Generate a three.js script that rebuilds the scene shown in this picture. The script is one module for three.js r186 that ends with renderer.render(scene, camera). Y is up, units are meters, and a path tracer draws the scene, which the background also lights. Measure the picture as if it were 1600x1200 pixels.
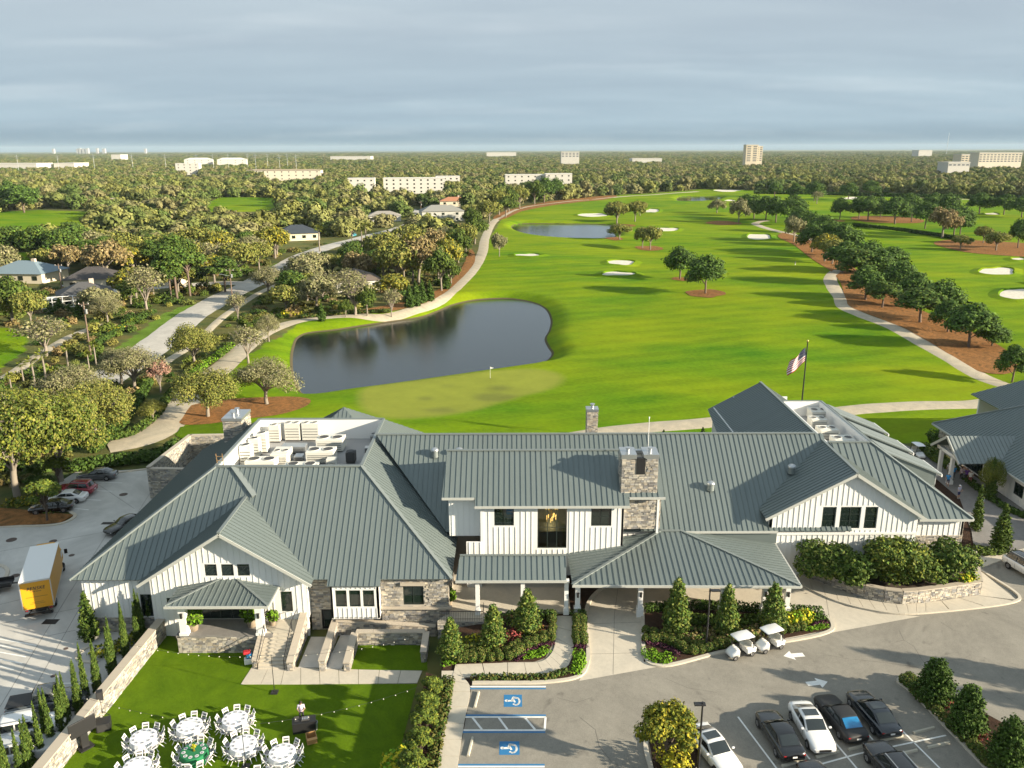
import * as THREE from 'three';
import { mergeGeometries } from 'three/addons/utils/BufferGeometryUtils.js';
import { ImprovedNoise } from 'three/addons/math/ImprovedNoise.js';
import { RoundedBoxGeometry } from 'three/addons/geometries/RoundedBoxGeometry.js';
import { MarchingCubes } from 'three/addons/objects/MarchingCubes.js';

// ---------------------------------------------------------------- camera, sky, sun, exposure
const scene = new THREE.Scene();
const PITCH = Math.atan(367 / 1290), ROLL = 4.5 / 1600;
const camera = new THREE.PerspectiveCamera(2 * Math.atan(600 / 1290) * 180 / Math.PI, 4 / 3, 0.5, 60000);
camera.position.set(0, 40, 0);
camera.rotation.set(-PITCH, 0, -ROLL);
camera.updateMatrixWorld(); camera.updateProjectionMatrix();
const SUN = new THREE.Vector3(0.905, 0.298, 0.318).normalize();
const noiseGen = new ImprovedNoise();
const N3 = (x, y, z = 0) => noiseGen.noise(x, y, z);
function fbm(x, y, z = 0, o = 4) { let s = 0, a = 0.5, f = 1; for (let i = 0; i < o; i++) { s += a * N3(x * f + 13.7 * i, y * f + 7.1 * i, z); a *= 0.5; f *= 2.03; } return s; }
{
  const W = 3072, Hh = 1536, d = new Float32Array(W * Hh * 4);
  for (let j = 0; j < Hh; j++) for (let i = 0; i < W; i++) {
    const el = (j + 0.5) / Hh * Math.PI - Math.PI / 2, az = (i + 0.5) / W * 2 * Math.PI;
    if (el < -0.03) { const o = (j * W + i) * 4; d[o] = 0.05; d[o + 1] = 0.085; d[o + 2] = 0.115; d[o + 3] = 1; continue; }
    const e = Math.max(0, el), x = Math.cos(az), z = Math.sin(az);
    const k = Math.sin(e) + 0.10, px = x * Math.cos(e) / k, pz = z * Math.cos(e) / k;  // a layer of stratus overhead, seen in perspective
    const big = fbm(px * 0.16 + 5, pz * 0.42, 1.3, 4), fine = fbm(px * 0.75, pz * 2.1 + 3 + 0.35 * big, 4.2, 6);
    const thin = Math.max(0, fbm(px * 0.5 + 9, pz * 1.5 + 0.5 * fine, 8.1, 6) - 0.09);
    const t = Math.min(1, e / 0.45);
    const q = Math.min(1, e / 0.14); const lo = Math.min(1, e / 0.03); let r = 0.13 + 0.19 * lo + 0.115 * q + 0.02 * t, g = 0.215 + 0.225 * lo + 0.085 * q + 0.02 * t, b = 0.295 + 0.235 * lo + 0.065 * q + 0.02 * t;
    const c = 0.22 * big + 0.17 * fine + 0.06, w = 0.42 * thin;
    r = r * (1 + c) + w * 0.62; g = g * (1 + c * 0.9) + w * 0.58; b = b * (1 + c * 0.7) + w * 0.50;
    const o = (j * W + i) * 4; d[o] = Math.max(0.05, r) / 2.75; d[o + 1] = Math.max(0.05, g) / 2.75; d[o + 2] = Math.max(0.05, b) / 2.75; d[o + 3] = 1;
  }
  const sky = new THREE.DataTexture(d, W, Hh, THREE.RGBAFormat, THREE.FloatType);
  sky.mapping = THREE.EquirectangularReflectionMapping; sky.magFilter = sky.minFilter = THREE.LinearFilter; sky.needsUpdate = true;
  scene.background = sky; scene.environment = sky;
}
const sun = new THREE.DirectionalLight(new THREE.Color(1.0, 0.87, 0.67), 4.25);
sun.position.copy(SUN).multiplyScalar(400); sun.castShadow = true; sun.shadow.mapSize.set(4096, 4096); sun.shadow.radius = 1.5;
Object.assign(sun.shadow.camera, { left: -260, right: 260, top: 200, bottom: -200, near: 1, far: 1200 });
sun.target.position.set(0, 0, -120); sun.position.add(sun.target.position); scene.add(sun, sun.target);
const renderer = new THREE.WebGLRenderer({ antialias: true });
renderer.toneMapping = THREE.LinearToneMapping; renderer.toneMappingExposure = 3.0;
renderer.shadowMap.enabled = true;
scene.fog = new THREE.FogExp2(0xb4c6d0, 0.00003);

// ---------------------------------------------------------------- helpers
let seed = 12345;
const rnd = () => { seed = (seed * 1664525 + 1013904223) >>> 0; return seed / 4294967296; };
const reseed = s => { seed = s >>> 0; };
const rr = (a, b) => a + (b - a) * rnd();
const pick = a => a[Math.floor(rnd() * a.length)];
const LOW = -1.5;   // lawn, golf course and west car park lie lower than the entrance drive (y = 0)
const V = (x, y, z) => new THREE.Vector3(x, y, z);
function G(px, py, h = 0) {            // where the view through a picture point meets the level h: [x, z] in metres
  const p = V(px / 800 - 1, 1 - py / 600, 0.5).unproject(camera).sub(camera.position);
  const t = (h - 40) / p.y; return [p.x * t, p.z * t];
}
const GP = (pts, h = 0) => pts.map(p => G(p[0], p[1], h));
const used = {};
function uniq(n) { const k = used[n] = (used[n] || 0) + 1; return k === 1 ? n : n + '_' + String(k - 1).padStart(3, '0'); }
function tag(o, label, category, group, kind) { if (label) o.userData.label = label; if (category) o.userData.category = category; if (group) o.userData.group = group; if (kind) o.userData.kind = kind; return o; }
function thing(name, label, category, group, pos = [0, 0, 0], turn = 0) {
  const o = new THREE.Group(); o.name = uniq(name); o.position.set(...pos); o.rotation.y = turn; scene.add(o); return tag(o, label, category, group);
}
function prep(g) { const h = g.index ? g.toNonIndexed() : g; for (const k of Object.keys(h.attributes)) if (!['position', 'normal', 'uv', 'color'].includes(k)) h.deleteAttribute(k); if (!h.attributes.uv) h.setAttribute('uv', new THREE.BufferAttribute(new Float32Array(h.attributes.position.count * 2), 2)); if (!h.attributes.normal) h.computeVertexNormals(); return h; }
function merge(list) { const l = list.filter(Boolean).map(prep); return l.length === 1 ? l[0] : mergeGeometries(l); }
function mesh(name, geos, mat, parent = scene) {
  const m = new THREE.Mesh(Array.isArray(geos) ? merge(geos) : geos, mat); m.name = parent === scene ? uniq(name) : name; m.castShadow = m.receiveShadow = true; parent.add(m); return m;
}
function structure(name, geos, mat) { const m = mesh(name, geos, mat); m.userData.kind = 'structure'; return m; }
function copy(o, label, group, pos, turn, s) { const c = o.clone(); c.name = uniq(o.name.replace(/_\d{3}$/, '')); c.userData = { ...o.userData }; if (label) c.userData.label = label; if (group) c.userData.group = group; if (pos) c.position.set(...pos); if (turn !== undefined) c.rotation.y = turn; if (s) (Array.isArray(s) ? c.scale.set(...s) : c.scale.setScalar(s)); scene.add(c); return c; }
const box = (w, h, d, x = 0, y = 0, z = 0) => new THREE.BoxGeometry(w, h, d).translate(x, y, z);
const rbox = (w, h, d, x = 0, y = 0, z = 0, r = 0.05, s = 2) => new RoundedBoxGeometry(w, h, d, s, r).translate(x, y, z);
const cyl = (r0, r1, h, x = 0, y = 0, z = 0, n = 12) => new THREE.CylinderGeometry(r0, r1, h, n).translate(x, y + h / 2, z);
function bar(a, b, w, h = w) {           // a box beam from a to b
  const A = V(...a), B = V(...b), d = B.clone().sub(A), L = d.length();
  const g = new THREE.BoxGeometry(w, h, L); const m = new THREE.Matrix4().lookAt(B, A, Math.abs(d.y) > 0.99 * L ? V(1, 0, 0) : V(0, 1, 0)).setPosition(A.add(B).multiplyScalar(0.5)); return g.applyMatrix4(m);
}
function tube(pts, r, n = 6, seg) { const c = new THREE.CatmullRomCurve3(pts.map(p => V(...p))); return new THREE.TubeGeometry(c, seg || pts.length * 3, r, n); }
function frameOf(o, u, n) { const v = n.clone().cross(u).normalize(); return new THREE.Matrix4().makeBasis(u, v, n).setPosition(o); }
function shapeOf(poly, holes) { const s = new THREE.Shape(poly.map(p => new THREE.Vector2(p[0], p[1]))); for (const h of holes || []) s.holes.push(new THREE.Path(h.map(p => new THREE.Vector2(p[0], p[1])))); return s; }
function prism(poly, depth, holes) { return new THREE.ExtrudeGeometry(shapeOf(poly, holes), { depth, bevelEnabled: false, curveSegments: 4 }); }
// a horizontal slab whose outline is given in [x, z]; top at y
function slab(poly, y, t = 0.1, holes) { return prism(poly.map(p => [p[0], -p[1]]), t, (holes || []).map(h => h.map(p => [p[0], -p[1]]))).rotateX(-Math.PI / 2).translate(0, y - t, 0); }
function sheet(poly, y) { return new THREE.ShapeGeometry(shapeOf(poly.map(p => [p[0], -p[1]]))).rotateX(-Math.PI / 2).translate(0, y, 0); }
function smooth(pts, n = 6, closed = false) { const c = new THREE.CatmullRomCurve3(pts.map(p => V(p[0], 0, p[1])), closed, 'centripetal'); return c.getPoints(pts.length * n).slice(0, closed ? -1 : undefined).map(p => [p.x, p.z]); }
function inside(poly, x, z) { let c = false; for (let i = 0, j = poly.length - 1; i < poly.length; j = i++) { const a = poly[i], b = poly[j]; if ((a[1] > z) !== (b[1] > z) && x < (b[0] - a[0]) * (z - a[1]) / (b[1] - a[1]) + a[0]) c = !c; } return c; }
function edgeDist(poly, x, z, closed = true) { let m = 1e9; for (let i = 0; i < poly.length - (closed ? 0 : 1); i++) { const a = poly[i], b = poly[(i + 1) % poly.length]; const dx = b[0] - a[0], dz = b[1] - a[1]; let t = ((x - a[0]) * dx + (z - a[1]) * dz) / (dx * dx + dz * dz || 1); t = Math.max(0, Math.min(1, t)); const ex = x - a[0] - t * dx, ez = z - a[1] - t * dz; m = Math.min(m, ex * ex + ez * ez); } return Math.sqrt(m); }
const sstep = (a, b, x) => { const t = Math.max(0, Math.min(1, (x - a) / (b - a))); return t * t * (3 - 2 * t); };

// ---------------------------------------------------------------- textures and materials
function tex(size, f, srgb = true) {     // f(u, v) in 0..1 that wraps -> [r, g, b] linear 0..1
  const d = new Uint8Array(size * size * 4); const enc = srgb ? v => 255 * (v <= 0.0031308 ? 12.92 * v : 1.055 * Math.pow(v, 1 / 2.4) - 0.055) : v => 255 * v;
  for (let j = 0; j < size; j++) for (let i = 0; i < size; i++) { const c = f(i / size, j / size), o = (j * size + i) * 4; for (let k = 0; k < 3; k++) d[o + k] = Math.max(0, Math.min(255, enc(c[k]))); d[o + 3] = 255; }
  const t = new THREE.DataTexture(d, size, size); t.wrapS = t.wrapT = THREE.RepeatWrapping; t.magFilter = THREE.LinearFilter; t.minFilter = THREE.LinearMipmapLinearFilter; t.generateMipmaps = true; if (srgb) t.colorSpace = THREE.SRGBColorSpace; t.needsUpdate = true; return t;
}
function wrapNoise(u, v, f, z = 0, o = 4) { // periodic fbm on a torus
  const a = u * 2 * Math.PI, b = v * 2 * Math.PI, R = f / (2 * Math.PI); let s = 0, am = 0.5, fr = 1;
  for (let i = 0; i < o; i++) { s += am * N3(Math.cos(a) * R * fr + 31 * i + z, Math.sin(a) * R * fr + Math.cos(b) * R * fr * 0.731, Math.sin(b) * R * fr + 17 * i); am *= 0.5; fr *= 2; } return s;
}
const hash = (x, y) => { const s = Math.sin(x * 127.1 + y * 311.7) * 43758.5453; return s - Math.floor(s); };
const lin = (r, g, b) => new THREE.Color().setRGB(r, g, b);
const std = (c, rough = 0.8, extra = {}) => new THREE.MeshStandardMaterial({ color: Array.isArray(c) ? lin(...c) : c, roughness: rough, ...extra });
const matte = (c, rough = 0.95, extra = {}) => new THREE.MeshPhysicalMaterial({ color: Array.isArray(c) ? lin(...c) : c, roughness: rough, specularIntensity: 0.12, ...extra });
function setUV(g, k = 1, yaw = 0) {      // planar uv in metres chosen per face
  g = prep(g); const p = g.attributes.position, n = g.attributes.normal, uv = g.attributes.uv;
  for (let i = 0; i < p.count; i++) { const ax = Math.abs(n.getX(i)), ay = Math.abs(n.getY(i)), az = Math.abs(n.getZ(i)); const x = p.getX(i), y = p.getY(i), z = p.getZ(i);
    if (ay > ax && ay > az) uv.setXY(i, x * k, -z * k); else if (ax > az) uv.setXY(i, z * k, y * k); else uv.setXY(i, x * k, y * k); }
  return g;
}
function mottle(base, amp, f1, f2, opts = {}) { // a tiling colour with coarse and fine mottling
  return tex(opts.size || 512, (u, v) => { const a = wrapNoise(u, v, f1, 3) * amp * 2, b = wrapNoise(u, v, f2, 9, 3) * amp * 1.4, g = (hash(u * 511.3, v * 733.7) - 0.5) * (opts.grain || 0.1); const k = 1 + a + b + g, w = a * (opts.warm || 0); return [base[0] * (k + w), base[1] * k, base[2] * (k - w)]; });
}
function tiled(map, metres) { const t = map.clone(); t.repeat.set(1 / metres, 1 / metres); t.needsUpdate = true; return t; }
const bumpTex = tex(256, (u, v) => { const k = 0.5 + 0.5 * wrapNoise(u, v, 40, 2, 3) + 0.25 * (hash(u * 300, v * 300) - 0.5); return [k, k, k]; }, false);
const M = {
  white: std([0.74, 0.74, 0.72], 0.55), trim: std([0.72, 0.71, 0.68], 0.6), black: std([0.015, 0.015, 0.016], 0.5), rubber: std([0.02, 0.02, 0.02], 0.85),
  roof: std([0.152, 0.184, 0.180], 0.42, { metalness: 0.25 }), roofCap: std([0.20, 0.23, 0.225], 0.45, { metalness: 0.25 }), gutter: std([0.42, 0.43, 0.40], 0.5),
  glass: new THREE.MeshPhysicalMaterial({ color: lin(0.012, 0.02, 0.018), roughness: 0.04, metalness: 0, clearcoat: 1, clearcoatRoughness: 0.02 }),
  frame: std([0.02, 0.03, 0.026], 0.45), mortar: std([0.36, 0.33, 0.28], 0.95), stone: std([1, 1, 1], 0.9, { vertexColors: true }), capstone: std([0.42, 0.37, 0.30], 0.85),
  membrane: std([0.30, 0.30, 0.30], 0.9), hvac: std([0.62, 0.61, 0.55], 0.5), hvacDark: std([0.05, 0.05, 0.05], 0.6), galv: std([0.5, 0.52, 0.53], 0.35, { metalness: 0.8 }),
  chrome: std([0.7, 0.7, 0.7], 0.15, { metalness: 1 }), steelBlack: std([0.02, 0.02, 0.022], 0.4), wood: std([0.32, 0.2, 0.09], 0.7), terracotta: std([0.3, 0.24, 0.17], 0.8),
  paint: std([0.78, 0.78, 0.75], 0.7), blue: std([0.02, 0.16, 0.36], 0.7), soil: std([0.05, 0.034, 0.022], 0.95)
};
const texAsphalt = tex(512, (u, v) => { const k = 1 + 0.26 * wrapNoise(u, v, 7, 3) + 0.2 * wrapNoise(u, v, 40, 9, 3) + (hash(u * 511.3, v * 733.7) - 0.5) * 0.24 - 1.5 * Math.max(0, wrapNoise(u, v, 22, 21, 3) - 0.26); return [0.228 * k, 0.213 * k, 0.18 * k]; });
const texConcrete = mottle([0.49, 0.445, 0.365], 0.09, 5, 30, { grain: 0.08, warm: 0.1 });
const texLot = mottle([0.46, 0.45, 0.42], 0.16, 6, 26, { grain: 0.08 });
const texGrass = mottle([0.085, 0.15, 0.006], 0.16, 9, 60, { grain: 0.35, warm: 0.3 });
const texMulch = mottle([0.25, 0.125, 0.048], 0.34, 12, 70, { grain: 0.9, warm: 0.25 });
const texBark = mottle([0.055, 0.034, 0.024], 0.25, 14, 80, { grain: 0.5, warm: 0.2 });
const texRoof = tex(512, (u, v) => { const c = Math.floor(u * 32), p = 0.93 + 0.14 * hash(c * 3.7, 1.3), s = 0.10 * wrapNoise((u * 1) % 1, v * 0.25 % 1, 90, 4, 3) + 0.12 * wrapNoise(u, v, 6, 7, 3), k = p + s; return [k, k, k]; });
for (const m of [M.roof, M.roofCap]) m.map = tiled(texRoof, 16);
M.asphalt = std(0xffffff, 0.92, { map: tiled(texAsphalt, 23), bumpMap: tiled(bumpTex, 3), bumpScale: 0.012 });
M.concrete = std(0xffffff, 0.85, { map: tiled(texConcrete, 9), bumpMap: tiled(bumpTex, 3), bumpScale: 0.006 });
M.lot = std(0xffffff, 0.85, { map: tiled(texLot, 30), bumpMap: tiled(bumpTex, 3), bumpScale: 0.006 });
M.lawn = matte(0xffffff, 0.95, { map: tiled(texGrass, 11), bumpMap: tiled(bumpTex, 1.6), bumpScale: 0.05 });
M.mulch = matte(0xffffff, 0.95, { map: tiled(texMulch, 9), bumpMap: tiled(bumpTex, 2), bumpScale: 0.06 });
M.bark = matte(0xffffff, 0.95, { map: tiled(texBark, 6), bumpMap: tiled(bumpTex, 1.5), bumpScale: 0.06 });
M.paver = std(0xffffff, 0.9, { map: tiled(mottle([0.2, 0.19, 0.18], 0.12, 8, 60, { grain: 0.35 }), 5), bumpMap: tiled(bumpTex, 2), bumpScale: 0.02 });
// ---------------------------------------------------------------- ground, ponds, golf course, roads
const P1 = smooth(GP([[457, 565], [460, 542], [467, 528], [482, 521], [526, 516], [570, 509], [614, 503], [659, 496], [685, 487], [712, 476], [747, 469], [792, 467], [827, 472], [849, 481], [860, 499], [858, 516], [851, 530], [856, 543], [862, 554], [849, 566], [823, 571], [747, 582], [659, 593], [548, 608], [481, 617], [463, 598]], -3.3), 5, true);
const P2 = smooth(GP([[800, 356], [815, 350], [880, 350], [948, 351], [953, 360], [962, 372], [940, 376.5], [880, 374.5], [830, 367]], -3), 4, true);
const P3 = smooth(GP([[1058, 312], [1072, 307], [1122, 307], [1126, 310], [1105, 315], [1070, 316]], -3), 4, true);
const ponds = [[P1, -3.3, 6.5], [P2, -3, 6], [P3, -3, 6]];
for (const p of ponds) { let x0 = 1e9, x1 = -1e9, z0 = 1e9, z1 = -1e9; for (const q of p[0]) { x0 = Math.min(x0, q[0]); x1 = Math.max(x1, q[0]); z0 = Math.min(z0, q[1]); z1 = Math.max(z1, q[1]); } p.push([x0 - 14, x1 + 14, z0 - 14, z1 + 14]); }
const building = [[-48, -112], [72, -112], [90, -20], [-120, -20], [-75, -95]];
function terrain(x, z) {
  let h = LOW;
  const k = sstep(0, 40, z < -112 ? -112 - z : 0) * (1 - sstep(900, 1500, -z));
  h += k * (0.9 * N3(x / 70 + 3, z / 70, 0.5) + 0.35 * N3(x / 23, z / 23 + 9, 2.5));
  for (const [poly, level, w, b] of ponds) {
    if (x < b[0] || x > b[1] || z < b[2] || z > b[3]) continue;
    const d = edgeDist(poly, x, z);
    if (inside(poly, x, z)) return level - 0.02 - Math.min(1.2, d * 0.35);
    if (poly === P1 && x > 6) { const t = Math.min(1, d / 4.7); return level - 0.02 + (h - level + 0.02) * (0.85 * t + 0.15 * Math.sin(t * Math.PI / 2)); }
    const t = Math.min(1, d / w);
    return level - 0.02 + (h - level + 0.02) * Math.sin(t * Math.PI / 2);
  }
  return h;
}
// outlines of the mown grass as seen from above
const golfMain = GP([[255, 640], [300, 610], [400, 545], [470, 500], [560, 492], [650, 480], [710, 455], [745, 420], [762, 375], [790, 335], [860, 314], [1000, 303], [1100, 296], [1290, 300], [1600, 312], [1720, 330], [1760, 470], [1700, 640], [1560, 690], [1100, 700], [500, 720], [400, 700], [290, 690]], LOW);
const golfLeft = [GP([[-80, 360], [0, 331], [60, 328], [138, 330], [138, 352], [60, 354], [-80, 390]], LOW), GP([[320, 318], [345, 309], [432, 310], [436, 320], [420, 330], [330, 332]], LOW), GP([[-60, 520], [0, 512], [42, 516], [40, 545], [0, 572], [-80, 590]], LOW), GP([[-60, 410], [0, 398], [50, 395], [50, 412], [-60, 425]], LOW)];
const yards = [GP([[160, 552], [210, 520], [275, 480], [330, 470], [300, 490], [200, 548]], LOW), GP([[420, 415], [470, 400], [520, 415], [440, 440]], LOW)];
{
  const W = 2048, X0 = -400, X1 = 520, Z0 = -920, Z1 = -20;
  const cv = document.createElement('canvas'); cv.width = cv.height = W; const c = cv.getContext('2d');
  const pt = p => [(p[0] - X0) / (X1 - X0) * W, (p[1] - Z0) / (Z1 - Z0) * W];
  const fill = (poly, col) => { c.fillStyle = col; c.beginPath(); poly.forEach((p, i) => { const q = pt(p); i ? c.lineTo(q[0], q[1]) : c.moveTo(q[0], q[1]); }); c.closePath(); c.fill(); };
  c.fillStyle = '#000000'; c.fillRect(0, 0, W, W);
  for (const p of [golfMain, ...golfLeft]) fill(p, '#ff0000');
  for (const p of yards) fill(p, '#a00000');
  fill(smooth(GP([[568, 640], [572, 600], [640, 588], [760, 578], [850, 577], [882, 590], [860, 606], [800, 620], [740, 640], [660, 652], [600, 652]], LOW), 5, true), '#ffff00');
  fill(smooth(GP([[500, 600], [600, 590], [760, 570], [900, 560], [930, 590], [880, 625], [790, 655], [650, 668], [560, 660]], LOW), 5, true).concat(), '#ff2000');
  fill(smooth(GP([[568, 640], [572, 602], [640, 590], [760, 579], [850, 578], [880, 590], [860, 606], [800, 620], [740, 640], [660, 652], [600, 652]], LOW), 5, true), '#ffff00');
  for (const [x, y, a, b] of [[665, 621, 13, 3.5], [700, 600, 8, 2], [780, 604, 17, 4], [772, 618, 34, 7], [690, 640, 26, 4]]) fill(smooth(GP([...Array(10)].map((_, i) => [x + Math.cos(i * 0.628) * a * (0.8 + 0.4 * hash(i, x)), y + Math.sin(i * 0.628) * b]), LOW), 3, true), '#ffc000');
  const D = c.getImageData(0, 0, W, W), d = D.data;
  const enc = v => 255 * Math.pow(Math.max(0, Math.min(1, v)), 1 / 2.2);
  for (let j = 0; j < W; j++) for (let i = 0; i < W; i++) {
    const o = (j * W + i) * 4, x = X0 + (i + 0.5) / W * (X1 - X0), z = Z0 + (j + 0.5) / W * (Z1 - Z0);
    const jx = Math.round(N3(x / 3, z / 3, 1) * 3), jz = Math.round(N3(x / 3 + 40, z / 3, 1) * 3);
    const oo = (Math.max(0, Math.min(W - 1, j + jz)) * W + Math.max(0, Math.min(W - 1, i + jx))) * 4;
    const m = D.data[oo] / 255, gr = 0; d[o + 3] = 255; d[o + 2] = m > 0.9 ? 2 : m > 0.4 ? 1 : 0;
  }
  const src = c.getImageData(0, 0, W, W).data;
  for (let j = 0; j < W; j++) for (let i = 0; i < W; i++) {
    const o = (j * W + i) * 4, x = X0 + (i + 0.5) / W * (X1 - X0), z = Z0 + (j + 0.5) / W * (Z1 - Z0), cls = d[o + 2];
    const a = fbm(x / 55, z / 38, 3.3, 3), b = fbm(x / 9, z / 5, 6.1, 3), f = hash(i * 1.37, j * 2.11) - 0.5, s = N3(x / 26 + 3, z / 11, 7.7);
    let r, g, bl;
    if (cls === 2) {
      let gw = 0, sw = 0; if (z > -175 && z < -110 && x > -50 && x < 20) { for (let qj = -2; qj <= 2; qj++) for (let qi = -2; qi <= 2; qi++) { const v = src[((j + qj) * W + i + qi) * 4 + 1]; if (v > 128) gw++; if (v > 128 && v < 230) sw++; } gw /= 25; sw /= 25; }
      { const k = 1 + 0.32 * a + 0.30 * b + 0.22 * f + 0.16 * s + 0.05 * Math.sign(Math.sin((x * 0.34 + z * 0.94) * 0.9)), w = 0.5 * a + 0.25 * s + 0.2 * b; r = 0.136 * (k + w); g = 0.222 * k; bl = 0.002 * k; if (gw > 0) { const kk = 1 + 0.10 * a + 0.14 * b + 0.08 * f + 0.08 * N3(x / 3, z / 3, 4), sp = 1 - 0.28 * sw; r += (0.225 * kk * sp - r) * gw; g += (0.256 * kk * sp - g) * gw; bl += (0.034 * kk - bl) * gw; } }
    } else if (cls === 1) { const k = 1 + 0.4 * a + 0.4 * b + 0.2 * f; r = 0.11 * k; g = 0.19 * k; bl = 0.02 * k; }
    else { const k = 1 + 0.6 * a + 0.5 * b + 0.2 * f, w = 0.7 * b; r = 0.10 * (k + w); g = 0.105 * k; bl = 0.032 * k; }
    d[o] = enc(r); d[o + 1] = enc(g); d[o + 2] = enc(bl);
  }
  c.putImageData(D, 0, 0);
  const t = new THREE.CanvasTexture(cv); t.colorSpace = THREE.SRGBColorSpace; t.wrapS = t.wrapT = THREE.ClampToEdgeWrapping; t.magFilter = THREE.LinearFilter; t.flipY = true;
  const bt = bumpTex.clone(); bt.repeat.set(300, 300); bt.needsUpdate = true;
  M.ground = matte(0xffffff, 0.95, { map: t, bumpMap: bt, bumpScale: 0.05 });
  // one sheet that reaches the horizon, fine where the course is near
  const zs = [30]; let zz = 30; while (zz > -20000) { const s = zz > -110 ? 8 : zz > -330 ? 1.25 : zz > -500 ? 2.5 : zz > -900 ? 7 : -zz * 0.08; zz -= s; zs.push(zz); }
  const xs = []; { let x = 0; while (x < 20000) { xs.push(x); x += x < 90 ? 1.6 : x < 260 ? 3.5 : x < 520 ? 10 : x * 0.12; } const neg = xs.slice(1).map(v => -v).reverse(); xs.unshift(...neg); }
  const nx = xs.length, nz = zs.length, pos = new Float32Array(nx * nz * 3), uv = new Float32Array(nx * nz * 2), idx = [];
  for (let j = 0; j < nz; j++) for (let i = 0; i < nx; i++) { const o = j * nx + i, x = xs[i], z = zs[j]; pos[o * 3] = x; pos[o * 3 + 1] = terrain(x, z); pos[o * 3 + 2] = z; uv[o * 2] = (x - X0) / (X1 - X0); uv[o * 2 + 1] = 1 - (z - Z0) / (Z1 - Z0); if (i < nx - 1 && j < nz - 1) idx.push(o, o + 1, o + nx + 1, o, o + nx + 1, o + nx); }
  const g = new THREE.BufferGeometry(); g.setAttribute('position', new THREE.BufferAttribute(pos, 3)); g.setAttribute('uv', new THREE.BufferAttribute(uv, 2)); g.setIndex(idx); g.computeVertexNormals();
  const gm = new THREE.Mesh(g, M.ground); gm.name = 'ground'; gm.receiveShadow = true; gm.userData.kind = 'structure'; scene.add(gm);
}
const ringOut = (poly, k) => { const cx = poly.reduce((s, p) => s + p[0], 0) / poly.length, cz = poly.reduce((s, p) => s + p[1], 0) / poly.length; return poly.map(p => { const dx = p[0] - cx, dz = p[1] - cz, l = Math.hypot(dx, dz); return [p[0] + dx / l * k, p[1] + dz / l * k]; }); };
M.water = new THREE.MeshPhysicalMaterial({ color: lin(0.012, 0.017, 0.018), roughness: 0.06, bumpMap: tiled(bumpTex, 6), bumpScale: 0.012 });
ponds.forEach(([poly, level]) => structure('pond', setUV(sheet(ringOut(poly, 0.8), level)), M.water));
// ribbons that follow the ground: cart paths and streets
function ribbon(px, w, lift, mat, name, h = LOW, slabLen = 0, flat) {
  const c = smooth(px.map(p => G(p[0], p[1], h)), 14), pts = [];
  let L = 0; for (let i = 0; i < c.length; i++) { if (i) L += Math.hypot(c[i][0] - c[i - 1][0], c[i][1] - c[i - 1][1]); pts.push([...c[i], L]); }
  const step = 1.5, rows = []; let k = 0;
  for (let s = 0; s <= L; s += step) { while (k < pts.length - 2 && pts[k + 1][2] < s) k++; const t = (s - pts[k][2]) / (pts[k + 1][2] - pts[k][2] || 1); const x = pts[k][0] + t * (pts[k + 1][0] - pts[k][0]), z = pts[k][1] + t * (pts[k + 1][1] - pts[k][1]); rows.push([x, z]); }
  const P = [], I = [], U = [], nn = 5;
  rows.forEach((r, i) => { const a = rows[Math.max(0, i - 1)], b = rows[Math.min(rows.length - 1, i + 1)]; const dx = b[0] - a[0], dz = b[1] - a[1], l = Math.hypot(dx, dz) || 1; const ww = typeof w === 'function' ? w(i / rows.length) : w;
    const jit = 0.06 * ww * N3(i * 0.31, 3.3, ww);
    for (let q = 0; q < nn; q++) { const e = (q / (nn - 1) - 0.5) * (ww + jit); const x = r[0] - dz / l * e, z = r[1] + dx / l * e; P.push(x, (flat === undefined ? terrain(x, z) : flat) + (q === 0 || q === nn - 1 ? lift - 0.12 : lift), z); U.push(x, -z); if (i < rows.length - 1 && q < nn - 1) { const o = i * nn + q; I.push(o, o + 1, o + nn, o + 1, o + nn + 1, o + nn); } } });
  const g = new THREE.BufferGeometry(); g.setAttribute('position', new THREE.Float32BufferAttribute(P, 3)); g.setAttribute('uv', new THREE.Float32BufferAttribute(U, 2)); g.setIndex(I); g.computeVertexNormals();
  return { m: structure(name, g, mat), rows };
}
M.path = std(0xffffff, 0.9, { map: tiled(mottle([0.40, 0.35, 0.26], 0.16, 8, 40, { grain: 0.12, warm: 0.15 }), 12) });
M.street = std(0xffffff, 0.9, { map: tiled(mottle([0.42, 0.40, 0.36], 0.12, 8, 40, { grain: 0.08 }), 22) });
const lanes = [];
const lane = (...a) => { const r = ribbon(...a); lanes.push([r.rows, a[1]]); return r; };
lane([[168, 697], [215, 688], [250, 672], [278, 640], [300, 615], [350, 570], [385, 537], [420, 514], [470, 499], [540, 493], [600, 491], [650, 481], [692, 464], [722, 441], [742, 418], [754, 395], [758, 372], [768, 352], [790, 335], [830, 321], [900, 313], [1000, 306], [1090, 299]], t => t < 0.12 ? 6.5 - t * 20 : 4.0 + 8 * t * (t > 0.7 ? 0.2 : 0.1), 0.12, M.path, 'cart_path');
lane([[1640, 612], [1590, 603], [1540, 586], [1490, 560], [1445, 537], [1395, 513], [1345, 494], [1320, 482], [1314, 468], [1302, 452], [1297, 440], [1301, 431], [1310, 424]], 4.2, 0.12, M.path, 'cart_path');
lane([[1285, 380], [1240, 366], [1215, 360], [1190, 354], [1180, 349], [1190, 346], [1200, 345]], 4.4, 0.12, M.path, 'cart_path');
lane([[860, 690], [940, 676], [1010, 668], [1090, 662], [1160, 655], [1280, 648], [1330, 641], [1440, 633], [1530, 630], [1566, 622], [1580, 608], [1592, 600]], 4.6, 0.12, M.path, 'cart_path');
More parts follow.
